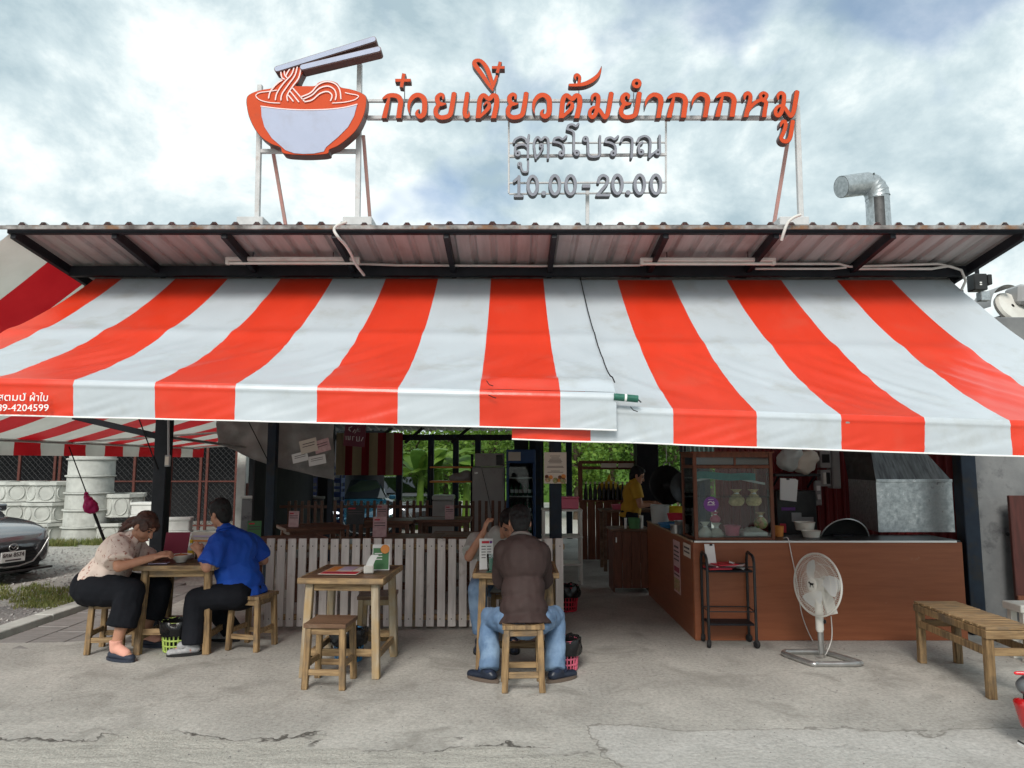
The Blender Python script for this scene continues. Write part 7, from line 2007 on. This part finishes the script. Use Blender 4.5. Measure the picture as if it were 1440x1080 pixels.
# white cast blocks stacked right of the planters
bl = None
m['white_cast'] = M('white_cast_block', (.68, .69, .66), (.55, .56, .53), 5, rough=.8, bump=.2, bscale=25)
k_ = 0
for (px, py, Y) in ((208, 778, 13.5), (208, 760, 13.5), (209, 742, 13.5), (209, 724, 13.5), (243, 782, 13.3), (246, 764, 13.3), (247, 746, 13.3), (262, 786, 13.1), (266, 768, 13.1), (290, 786, 13.2), (291, 768, 13.2)):
    q = at(px, py, Y)
    lb = 'white cast concrete block ' + ['at the foot of the pile behind the woman', 'second up in the pile behind the woman', 'third up in the pile behind the woman', 'on top of the pile behind the woman', 'at the foot of the pile behind the black post', 'second up in the pile behind the black post', 'on top of the pile behind the black post', 'at the foot of the pile behind the open menu', 'on top of the pile behind the open menu', 'at the foot of the pile near the blue shirt', 'on top of the pile near the blue shirt'][k_]
    q.z = max(-.04, q.z - .0)
    if bl is None:
        bl = thing('concrete_block', lb, 'concrete block', q, .2, 'white cast concrete blocks')
        mb = MB(); mb.box((0, 0, .10), (.52, .3, .20), None, .015); mb.build('block', m['white_cast'], bl)
        mb = MB(); mb.box((0, 0, .21), (.56, .34, .05), None, .012); mb.build('cap', m['white_cast'], bl)
    else: cp(bl, lb, q, random.uniform(-.15, .3))
    k_ += 1
# dark shed with chain-link front behind
sh_ = thing('storage_shed', 'dark storage shed with a rusty framed chain-link front behind the car park', 'shed', (-11, 18, 0))
mb = MB(); mb.box((-12, 19.6, 1.9), (17, .1, 4.0), None, .01); mb.build('back_wall', m['dark_wall'], sh_, world=True)
mb = MB(); mb.box((-12, 18.0, 3.6), (17, 4.2, .08), None, .01); mb.build('roof', m['dark_wall'], sh_, world=True)
mb = MB(); mb.box((-4.35, 18.6, 1.8), (.1, 2.2, 3.6), None, .01); mb.build('end_wall', m['dark_wall'], sh_, world=True)
mb = MB(); mb.box((-20.4, 18.2, 1.8), (.1, 3, 3.6), None, .01); mb.build('end_wall', m['dark_wall'], sh_, world=True)
CLY = 16.6
fx = [-20, -17.5, -15.2, -13.0, at(28, 650, CLY).x, at(78, 650, CLY).x, at(85, 650, CLY).x, at(190, 650, CLY).x, at(241, 650, CLY).x, at(283, 650, CLY).x, at(292, 650, CLY).x, at(333, 650, CLY).x]
for x in fx:
    mb = MB(); mb.box((x, CLY, 1.7), (.06, .05, 3.4), None, .005); mb.build('frame_post', m['rust'], sh_, world=True)
for z in (.1, at(300, 677, CLY).z, 2.9):
    mb = MB(); mb.box(((fx[0] + fx[-1]) / 2, CLY, z), (fx[-1] - fx[0], .04, .035), None, .004); mb.build('frame_rail', m['rust'], sh_, world=True)
mb = MB(); step = .13; xa, xb, za, zb = -16.0, fx[-1], .1, 2.6
n = int((xb - xa + (zb - za)) / step)
for k in range(n):
    for sg in (1, -1):
        x0 = xa - (zb - za) + k * step
        p, q = (x0, za), (x0 + (zb - za), zb)
        if sg < 0: p, q = (x0 + (zb - za), za), (x0, zb)
        lo_, hi_ = (p, q) if p[0] < q[0] else (q, p)
        t0 = max(0, (xa - lo_[0]) / (hi_[0] - lo_[0])); t1 = min(1, (xb - lo_[0]) / (hi_[0] - lo_[0]))
        if t1 <= t0: continue
        f_ = lambda t_: V((lo_[0] + (hi_[0] - lo_[0]) * t_, CLY + .03, lo_[1] + (hi_[1] - lo_[1]) * t_))
        mb.tube([f_(t0), f_(t1)], .006, 3, cap=False)
mb.build('chain_link_mesh', m['wire'], sh_, fix=False, world=True, kind='stuff')
t = thing('white_gate_post', 'white and rust painted concrete post at the end of the chain-link front', 'post', (at(340, 700, 15.5).x, 15.5, 0))
mb = MB(); mb.box((0, 0, 1.35), (.19, .19, 2.7), None, .01); mb.build('shaft', m['concrete_cast'], t)
for dx_ in (-.11, .11):
    mb = MB(); mb.box((dx_, 0, .55), (.025, .1, 1.1), None, .004); mb.build('iron_strap', m['rust'], t)
# low wall and stacked blue crates deep behind the tarpaulin
t = thing('low_wall', 'low grey wall deep behind the dining room', 'wall', (-4.75, 15.0, 0))
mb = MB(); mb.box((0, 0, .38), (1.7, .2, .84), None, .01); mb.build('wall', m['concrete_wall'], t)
mb = MB(); mb.box((0, 0, .825), (1.74, .24, .05), None, .006); mb.build('coping', m['concrete_cast'], t)
cr = None
for i in range(3):
    for j in range(4):
        q = V((at(435, 690, 15.6).x - .5 + i * .5, 15.6, -.04 + .30 * j + .3))
        lb = ['left', 'middle', 'right'][i] + ' column of dark blue crates behind the tarpaulin, ' + ['lowest crate', 'second crate up', 'third crate up', 'topmost crate'][j]
        if cr is None:
            cr = thing('plastic_crate', lb, 'crate', q, 0, 'dark blue crates stacked behind the tarpaulin')
            m['crate_blue'] = M('navy_crate', (.015, .03, .10), rough=.5)
            for z in (.02, .14, .27):
                for sy in (-1, 1):
                    mb = MB(); mb.box((0, sy * .16, z), (.44, .02, .05), None, .003); mb.build('band', m['crate_blue'], cr)
                    mb = MB(); mb.box((sy * .22, 0, z), (.02, .3, .05), None, .003); mb.build('band', m['crate_blue'], cr)
            for sx in (-1, 1):
                for sy in (-1, 1):
                    mb = MB(); mb.box((sx * .215, sy * .155, .15), (.03, .03, .30), None, .003); mb.build('corner', m['crate_blue'], cr)
        else: cp(cr, lb, q, 0)

# guy rope with a pink bag
r0, r1 = at(97, 628, 10.4), at(160, 795, 10.4)
mb = MB(); mb.tube([r0, r0.lerp(r1, .4)], .008, 6); mb.tube([r0.lerp(r1, .4), r1], .02, 6)
tag(mb.build('guy_rope', m['rope'], smooth=60), 'black guy rope running down from the side awning past the concrete rings', 'rope')
p = at(127, 710, 10.35)
t = thing('pink_bag', 'crumpled pink plastic bag tied to the guy rope', 'bag', p)
m['magenta'] = M('magenta_bag', (.52, .02, .14), (.42, .015, .11), 6, rough=.3, transl=.3)
mb = MB(); ell(mb, V((0, 0, -.02)), (.10, .07, .10)); ell(mb, V((.03, 0, -.05)), (.085, .06, .07)); cap_mesh(mb, V((-.03, 0, .06)), .06, V((-.085, 0, .155)), .015); blob('bag', mb, m['magenta'], t, V((0, 0, 0)), .009, 2, .012, 11)
mb = MB(); cap_mesh(mb, V((-.08, 0, .14)), .018, V((-.06, 0, .18)), .03, flat1=True); blob('knot', mb, m['magenta'], t, V((0, 0, 0)), .007, 1)
t = thing('socket_box', 'small grey box fixed on the black post', 'box', at(236, 648, 6.82))
mb = MB(); mb.box((0, 0, 0), (.05, .03, .11), None, .005); mb.build('case', m['plastic_grey'], t)
mb = MB(); mb.box((0, -.017, 0), (.036, .006, .08), None, .002); mb.build('cover', m['paper_cream'], t)
mb = MB(); mb.tube([at(237, 590, 6.82), at(237, 642, 6.82)], .012, 8); tag(mb.build('post_pipe', m['plastic_grey'], smooth=50), 'thin grey pipe running down the black post to the socket box', 'pipe')
for px0, py0, px1, py1, Y, lb in ((195, 588, 222, 660, 6.85, 'thin black cord slanting down to the black post'), (348, 590, 378, 650, 8.9, 'thin black cord slanting down to the second post')):
    mb = MB(); mb.tube([at(px0, py0, Y), at(px1, py1, Y)], .006, 6); tag(mb.build('tie_cord', m['rope']), lb, 'cord')

# ---- cars
def make_car(name, label, loc, rz, paint, lamp_on=False, plate=None, emblem=True):
    """local frame: +x forward, nose at x=0, length 4.1"""
    t = thing(name, label, 'car', loc, rz)
    st = [(-4.06, .70, .42, .74, .98), (-3.9, .80, .30, .84, 1.05), (-3.3, .84, .20, .87, 1.0), (-2.2, .845, .19, .88, .96), (-1.4, .845, .19, .875, .955), (-.9, .84, .20, .85, .93), (-.45, .80, .21, .80, .86), (-.18, .72, .22, .72, .76), (-.04, .60, .24, .58, .66), (.0, .50, .28, .50, .58)]
    mb = MB(); rows = []
    for x, hw, z0, zs, zt in st:
        half = [(0, z0), (hw * .85, z0), (hw * .97, z0 + .08), (hw, (z0 + zs) / 2), (hw * .97, zs - .02), (hw * .90, zs + (zt - zs) * .55), (hw * .6, zt - .012), (hw * .3, zt - .002), (0, zt)]
        ring_ = half + [(-a, b) for a, b in half[-2:0:-1]]
        rows.append([(x, a, b) for a, b in ring_])
    n = len(rows[0]); vs = [p for r in rows for p in r]
    fs = [(i * n + k, i * n + (k + 1) % n, (i + 1) * n + (k + 1) % n, (i + 1) * n + k) for i in range(len(rows) - 1) for k in range(n)]
    fs += [tuple(range(n)), tuple((len(rows) - 1) * n + k for k in range(n))]
    mb.add(vs, fs)
    me = mb.mesh('body', [paint], 45); body = link('body', me, t)
    md = body.modifiers.new('s', 'SUBSURF'); md.levels = md.render_levels = 2
    gh = [(-3.95, .62, 1.04, 1.10), (-3.4, .60, 1.0, 1.42), (-2.7, .60, .96, 1.48), (-2.0, .60, .95, 1.46), (-1.25, .66, .94, 1.0)]
    mb = MB(); rows = []
    for x, hw, z0, zt in gh:
        half = [(0, z0 - .05), (.78, z0 - .05), (hw + (.77 - hw) * .3, z0 + (zt - z0) * .75), (hw * .96, zt - .03), (hw * .5, zt), (0, zt + .005)]
        rows.append([(x, a, b) for a, b in half + [(-a, b) for a, b in half[-2:0:-1]]])
    n = len(rows[0]); vs = [p for r in rows for p in r]
    fs = [(i * n + k, i * n + (k + 1) % n, (i + 1) * n + (k + 1) % n, (i + 1) * n + k) for i in range(len(rows) - 1) for k in range(n)]
    fs += [tuple(range(n)), tuple((len(rows) - 1) * n + k for k in range(n))]
    mb.add(vs, fs); cabn = mb.build('cabin', paint, t, smooth=45)
    mb = MB(); mb.grid(lambda a, b: V((-1.24 - .74 * b, (a - .5) * (1.40 - .30 * b), 1.0 + .44 * b + .02)), 6, 4); mb.build('windscreen', m['glass_dark'], t, smooth=60)
    for s in (-1, 1):
        mb = MB(); mb.prism([(-1.55, s * .775, .99), (-3.5, s * .775, 1.03), (-3.2, s * .66, 1.36), (-2.2, s * .645, 1.40)], (0, s * .012, 0)); mb.build('side_window', m['glass_dark'], t)
        mb = MB(); mb.box((-1.62, s * .93, 1.02), (.12, .18, .12), None, .03); mb.build('wing_mirror', paint, t)
        for x in (-.82, -3.3):
            R_ = Euler((PI / 2, 0, 0)).to_matrix()
            mb = MB(); mb.lathe([(.18, -.09), (.29, -.10), (.305, -.06), (.305, .06), (.29, .10), (.18, .09)], (x, s * .76, .305), 28, R_); wh = mb.build('tyre', m['rubber'], t, smooth=40)
            mb = MB(); mb.lathe([(0, -.06), (.18, -.08), (.2, 0), (.18, .08), (0, .06)], (x, s * .76, .305), 20, R_); mb.build('rim', m['alu'], wh, smooth=30)
        # headlamp
        lm = m['lamp_lit'] if lamp_on else m['lamp_off']
        mb = MB(); mb.grid(lambda a, b: V((-.02 - .36 * a ** 1.4, s * (.46 + .31 * a), .60 + .13 * b + .10 * a)) + V((.02, s * .02, 0)), 8, 4); mb.build('headlamp', lm, t, smooth=60)
    mb = MB()
    gr = [(.56, .0), (.50, .30), (.30, .44), (.24, .36), (.22, 0)]
    pl_ = [(.022, y, z) for z, y in gr] + [(.022, -y, z) for z, y in gr[::-1] if y > 0]
    mb.prism(pl_, (.02, 0, 0)); mb.build('grille', m['black_plastic'], t)
    mb = MB(); mb.tube([V((.048, y, z)) for y, z in ((-.52, .62), (-.42, .44), (-.30, .30), (-.1, .255), (.1, .255), (.30, .30), (.42, .44), (.52, .62))], .012, 8); mb.build('chrome_wing', m['chrome'], t, smooth=60)
    for z in (.36, .41, .46, .51):
        mb = MB(); mb.box((.044, 0, z), (.012, .7, .012), None, .002); mb.build('grille_bar', m['black_steel'], t)
    mb = MB(); mb.box((-.06, 0, .185), (.30, 1.16, .03), None, .012); mb.build('front_lip', m['black_plastic'], t)
    if emblem:
        mb = MB(); mb.tube([V((.06, .062 * math.cos(2 * PI * k / 28), .535 + .05 * math.sin(2 * PI * k / 28))) for k in range(29)], .006, 6, cap=False)
        mb.tube([V((.06, y, z)) for y, z in ((-.055, .555), (-.03, .548), (0, .515), (.03, .548), (.055, .555))], .0055, 6); mb.build('emblem', m['chrome'], t, smooth=60)
    if plate:
        mb = MB(); mb.box((.062, 0, .40), (.012, .34, .15), None, .004); pt_ = mb.build('number_plate', m['paper'], t)
        put_text(plate, .085, m['print_dark'], pt_, V((.0695, -.15, .40)), V((0, 1, 0)), V((0, 0, 1)), width=.30, bold=.0015)
        mb = MB(); mb.box((.0695, 0, .355), (.002, .22, .022), None, .0005); mb.build('province_line', m['print_dark'], pt_)
    return t
m['lamp_off'] = M('headlamp_glass', (.45, .47, .5), rough=.08, metal=.4)
lm = bpy.data.materials.new('headlamp_lit'); lm.use_nodes = True
b_ = lm.node_tree.nodes['Principled BSDF']; b_.inputs['Base Color'].default_value = (.9, .95, 1, 1); b_.inputs['Emission Color'].default_value = (.85, .93, 1, 1); b_.inputs['Emission Strength'].default_value = 1.2
m['lamp_lit'] = lm
m['paint_grey'] = M('graphite_car_paint', (.17, .175, .185), rough=.2, metal=.6, coat=1.0)
m['paint_blue'] = M('teal_car_paint', (.012, .07, .115), rough=.25, metal=.5, coat=1.0)
make_car('parked_car', 'graphite hatchback with a white number plate at the left picture edge', (at(14, 783, 9.6).x, 9.6, -.04), math.radians(-20), m['paint_grey'], False, '6กผ 8574').scale = (.95, .95, .90)
make_car('parked_car', 'teal blue car parked behind the dining room with bright headlamps', (at(512, 700, 17.8).x + .1, 17.3, -.40), math.radians(-72), m['paint_blue'], True, None, False)
make_car('parked_car', 'second dark car parked behind the teal blue car', (at(590, 700, 21).x + .2, 20.4, -.38), math.radians(-60), m['paint_grey'], False, None, False)

# ---- grass, pebbles
mb = MB()
def tuft_area(n, fn, h0, h1):
    for _ in range(n):
        p = fn()
        if p is None: continue
        for _ in range(2):
            a = random.uniform(0, 2 * PI); h = random.uniform(h0, h1); w = .004 + .004 * random.random()
            l = V((math.cos(a), math.sin(a), 0)) * h * random.uniform(.2, .7); s = V((-math.sin(a), math.cos(a), 0)) * w
            b = V((p[0] + random.uniform(-.03, .03), p[1] + random.uniform(-.03, .03), p[2] - .005))
            o = len(mb.v)
            mb.v += [tuple(b - s), tuple(b + s), tuple(b + l * .5 + s * .6 + V((0, 0, h * .7))), tuple(b + l * .5 - s * .6 + V((0, 0, h * .7))), tuple(b + l + V((0, 0, h)))]
            mb.f += [(o, o + 1, o + 2, o + 3), (o + 3, o + 2, o + 4)]; mb.mi += [0, 0]
def patch1():
    x, y = random.uniform(-9.5, -4.9), random.uniform(7.3, 10.2)
    if noise.noise(V((x * 1.1, y * 1.1, 3))) + .5 * noise.noise(V((x * 4, y * 4, 1))) < -.02 or abs(y - 8.5 - .1 * (x + 7)) > .8 + .5 * noise.noise(V((x * 2, y, 7))): return None
    return (x, y, -.04)
def patch2():
    x, y = random.uniform(-11.5, -6.8), random.uniform(13.75, 14.3)
    if noise.noise(V((x * 2, y * 2, 9))) < -.15: return None
    return (x, y, -.04)
tuft_area(16000, patch1, .02, .075); tuft_area(5000, patch2, .04, .16)
tag(mb.build('grass', m['grass'], fix=False), 'short patchy grass growing through the gravel of the car park', 'grass', kind='stuff')
mb = MB(); m['pebble'] = M('pale_pebble', (.52, .51, .48), (.25, .24, .23), 3, rough=.9)
for _ in range(9000):
    y = random.uniform(5.0, 13.5) ; x = random.uniform(-12, -4.95)
    if y < 6.5 and x > -5.5: continue
    if y < 5.9 + (x + 8) * -.1: continue
    r = random.uniform(.006, .022) * (1 if y < 9 else 1.3)
    z = -.04 if not (y < 8 and x > -12 and y > 5.2) else -.024
    c = V((x, y, z + r * .2)); o = len(mb.v); q = random.uniform(0, 3)
    mb.v += [tuple(c + V((r * math.cos(q), r * math.sin(q), 0))), tuple(c + V((r * math.cos(q + 2), r * math.sin(q + 2.1), 0))), tuple(c + V((r * math.cos(q + 4), r * math.sin(q + 4.1), 0))), tuple(c + V((r * .2, 0, r * .7)))]
    mb.f += [(o, o + 1, o + 3), (o + 1, o + 2, o + 3), (o + 2, o, o + 3)]; mb.mi += [0, 0, 0]
tag(mb.build('pebbles', m['pebble'], fix=False), 'loose pale pebbles scattered over the car park', 'pebbles', kind='stuff')
# grit and dead leaves on the forecourt
mb = MB()
for _ in range(700):
    x, y = random.uniform(-3.5, 4.5), random.uniform(3.6, 6.4)
    r = random.choice((.003, .004, .005, .007)); c = V((x, y, .001)); o = len(mb.v); q = random.uniform(0, 3)
    mb.v += [tuple(c + V((r * math.cos(q + k * 2.1), r * math.sin(q + k * 2.1), 0))) for k in range(3)] + [tuple(c + V((0, 0, r * .8)))]
    mb.f += [(o, o + 1, o + 3), (o + 1, o + 2, o + 3), (o + 2, o, o + 3)]; mb.mi += [0, 0, 0]
tag(mb.build('grit', m['gravel_dark'], fix=False), 'fine dark grit lying on the concrete forecourt', 'grit', kind='stuff')

# ---- garden behind
def leafy_tree(label, base, h, rad, nleaf, mat, seed, size=.16, cat='tree'):
    rnd = random.Random(seed)
    t = thing('garden_tree', label, cat, base, 0, 'trees and plants behind the restaurant')
    mb = MB(); mb.tube([V((0, 0, 0)), V((.05, 0, h * .3)), V((-.03, .04, h * .6)), V((0, 0, h * .85))], [.11, .085, .06, .02], 9)
    for k in range(5):
        a = rnd.uniform(0, 6.28); z = h * rnd.uniform(.35, .65); mb.tube([V((0, 0, z)), V((math.cos(a) * rad * .4, math.sin(a) * rad * .4, z + h * .12)), V((math.cos(a) * rad * .75, math.sin(a) * rad * .75, z + h * .22))], [.05, .03, .012], 7)
    mb.build('trunk', m['bark'], t, smooth=60)
    cl = [(V((rnd.gauss(0, .4) * rad, rnd.gauss(0, .4) * rad, h * rnd.uniform(.22, .95))), rnd.uniform(.3, .55) * rad) for _ in range(16)]
    mb = MB()
    for _ in range(nleaf):
        c, r = rnd.choice(cl)
        d = V((rnd.gauss(0, 1), rnd.gauss(0, 1), rnd.gauss(0, 1))).normalized() * r * rnd.uniform(.5, 1) ** .5
        p = c + d; s = size * rnd.uniform(.6, 1.3)
        u = V((rnd.gauss(0, 1), rnd.gauss(0, 1), rnd.gauss(-.3, .6))).normalized(); w = u.cross(V((rnd.gauss(0, 1), rnd.gauss(0, 1), 1))).normalized() * .32
        o = len(mb.v); mb.v += [tuple(p), tuple(p + u * s * .5 + w * s), tuple(p + u * s), tuple(p + u * s * .5 - w * s)]
        mb.f.append((o, o + 1, o + 2, o + 3)); mb.mi.append(0)
    mb.build('crown', m[mat], t, fix=False)
    return t
def banana(label, base, h, seed):
    rnd = random.Random(seed)
    t = thing('banana_plant', label, 'plant', base, 0, 'trees and plants behind the restaurant')
    mb = MB(); mb.tube([V((0, 0, 0)), V((.03, 0, h * .55))], [.13, .08], 10); mb.build('stem', m['leaf2'], t, smooth=60)
    for k in range(8):
        a = 2 * PI * k / 8 + rnd.uniform(-.3, .3); L = h * rnd.uniform(.65, .85); el = rnd.uniform(.5, 1.2)
        def mid(q): return V((math.cos(a) * L * q * math.cos(el * (1 - .35 * q)), math.sin(a) * L * q * math.cos(el * (1 - .35 * q)), h * .5 + L * (q * math.sin(el) - .55 * q * q)))
        mb = MB()
        def lf(u_, q):
            wd = .24 * math.sin(PI * min(1, q * .92 + .06)) ** .7 * (h / 3)
            s = V((-math.sin(a), math.cos(a), 0)); return mid(q) + s * wd * (u_ - .5) * 2 + V((0, 0, -.12 * abs(u_ - .5) * wd * 4 + .02 * math.sin(q * 60)))
        mb.grid(lf, 4, 16); mb.build('leaf', m['leaf2' if k % 2 else 'leaf'], t, smooth=60, fix=False)
    return t
GZ = -.38
spots = [(575, 24, 3.6, 1.5, 'leaf2'), (625, 26, 4.2, 1.8, 'leaf'), (690, 24.5, 3.8, 1.6, 'leaf2'), (740, 27, 4.6, 1.9, 'leaf'), (810, 24, 4.4, 1.7, 'leaf2'), (860, 25, 4.6, 1.7, 'leaf2'), (905, 24, 4.4, 1.6, 'leaf'), (950, 24.5, 4.6, 1.8, 'leaf'), (520, 27, 4.0, 1.8, 'leaf'), (1000, 26, 4.5, 1.8, 'leaf')]
gl = ['leafy tree behind the opening next to the curtain', 'leafy tree seen through the gap left of the refrigerator', 'leafy tree behind the refrigerator', 'leafy tree behind the drinks cooler', 'bright leafy tree behind the menu poster', 'bright leafy tree above the wooden bar', 'leafy tree behind the thick dark column', 'dense leafy tree left of the display cabinet', 'leafy tree behind the striped curtain', 'leafy tree behind the display cabinet']
for i, (px, Y, h, r, mt) in enumerate(spots):
    leafy_tree(gl[i], (at(px, 700, Y).x, Y, GZ), h, r, 2600, mt, i, .17)
for i, (px, Y, h, lb) in enumerate(((590, 20.5, 3.0, 'banana plant with broad leaves seen in the first bright opening'), (655, 21, 2.9, 'banana plant with broad leaves left of the refrigerator'), (612, 22, 3.2, 'banana plant with broad leaves between the two back posts'))):
    banana(lb, (at(px, 700, Y).x, Y, GZ), h, 40 + i)
tag(MB().grid(lambda a, b: V((-40 + 100 * a, 36 + 4 * math.sin(a * 9), -.4 + (3.2 + .7 * noise.noise(V((a * 14, 0, 0)))) * b)), 80, 4).build('distant_hedge', m['leaf'], smooth=60, fix=False), 'distant green hedge behind the garden', 'hedge')

# ---- scooter at the right edge (its tail reaches into the picture)
sx_, sy_ = at(1447, 1000, 4.05).x, 4.1
sc_ = thing('scooter', 'scooter parked at the right picture edge with red tail lamp', 'scooter', (sx_, sy_, 0))
m['sc_grey'] = M('dark_grey_fairing', (.10, .105, .11), rough=.3, coat=.6); m['sc_red'] = M('red_fairing', (.62, .012, .02), rough=.2, coat=1.0)
m['sc_lamp'] = M('red_tail_lamp', (.42, .01, .012), rough=.1, coat=1.0)
zt1, zt0 = at(1434, 985, 4.05).z, at(1434, 1032, 4.05).z
mb = MB(); cap_mesh(mb, V((.06, 0, (zt0 + zt1) / 2)), .05, V((.75, 0, .62)), .13); cap_mesh(mb, V((.02, 0, zt1 + .06)), .045, V((.6, 0, .70)), .1); ob = blob('tail_fairing', mb, m['sc_grey'], sc_, V((0, 0, 0)), .012, 4)
mb = MB(); cap_mesh(mb, V((-.005, .0, zt1 - .035)), .032, V((.012, .0, zt0 + .025)), .022, sx=1.8); blob('tail_lamp', mb, m['sc_lamp'], sc_, V((0, 0, 0)), .008, 3)
zr = at(1430, 948, 4.05).z
mb = MB(); cap_mesh(mb, V((-.045, -.03, zr)), .010, V((.12, -.09, zr + .012)), .016); cap_mesh(mb, V((.12, -.09, zr + .012)), .016, V((.45, -.11, zr + .01)), .018); blob('grab_rail', mb, m['sc_red'], sc_, V((0, 0, 0)), .006, 2)
mb = MB(); cap_mesh(mb, V((.2, 0, .76)), .10, V((.85, 0, .74)), .11, sx=.6); blob('seat', mb, m['rubber'], sc_, V((0, 0, 0)), .014, 3)
R_ = Euler((PI / 2, 0, 0)).to_matrix()
for x in (.28, 1.50):
    mb = MB(); mb.lathe([(.17, -.04), (.22, -.05), (.26, -.02), (.265, 0), (.26, .02), (.22, .05), (.17, .04)], (x, 0, .265), 28, R_); wh = mb.build('tyre', m['rubber'], sc_, smooth=60)
    mb = MB(); mb.lathe([(0, -.03), (.17, -.035), (.175, 0), (.17, .035), (0, .03)], (x, 0, .265), 20, R_); mb.build('rim', m['alu'], wh, smooth=40)
mb = MB(); mb.box((.88, 0, .33), (.45, .26, .06), None, .02); mb.build('floorboard', m['sc_grey'], sc_)
mb = MB(); cap_mesh(mb, V((1.15, 0, .36)), .12, V((1.32, 0, .95)), .10, sx=1.2); blob('leg_shield', mb, m['sc_red'], sc_, V((0, 0, 0)), .016, 3)
mb = MB(); mb.tube([V((1.30, -.32, 1.02)), V((1.34, -.1, .99)), V((1.34, .1, .99)), V((1.30, .32, 1.02))], .016, 8); mb.build('handlebar', m['black_plastic'], sc_, smooth=60)
mb = MB(); mb.tube([V((1.36, 0, .9)), V((1.50, 0, .28))], .03, 8); mb.build('fork', m['chrome'], sc_, smooth=60)
zp = at(1430, 1064, 3.98).z
mb = MB(); mb.box((-.0, -.02, zp - .085), (.006, .22, .17), Euler((0, .25, .0)).to_matrix(), .002); pn = mb.build('number_plate', m['paper'], sc_)
mb = MB(); mb.box((.006, -.02, zp - .085), (.006, .235, .185), Euler((0, .25, 0)).to_matrix(), .003); mb.build('plate_frame', m['black_plastic'], sc_)
mb = MB(); mb.bar((.03, 0, zp - .05), (.2, 0, zp + .12), .09, .02); mb.build('mudguard', m['black_plastic'], sc_)
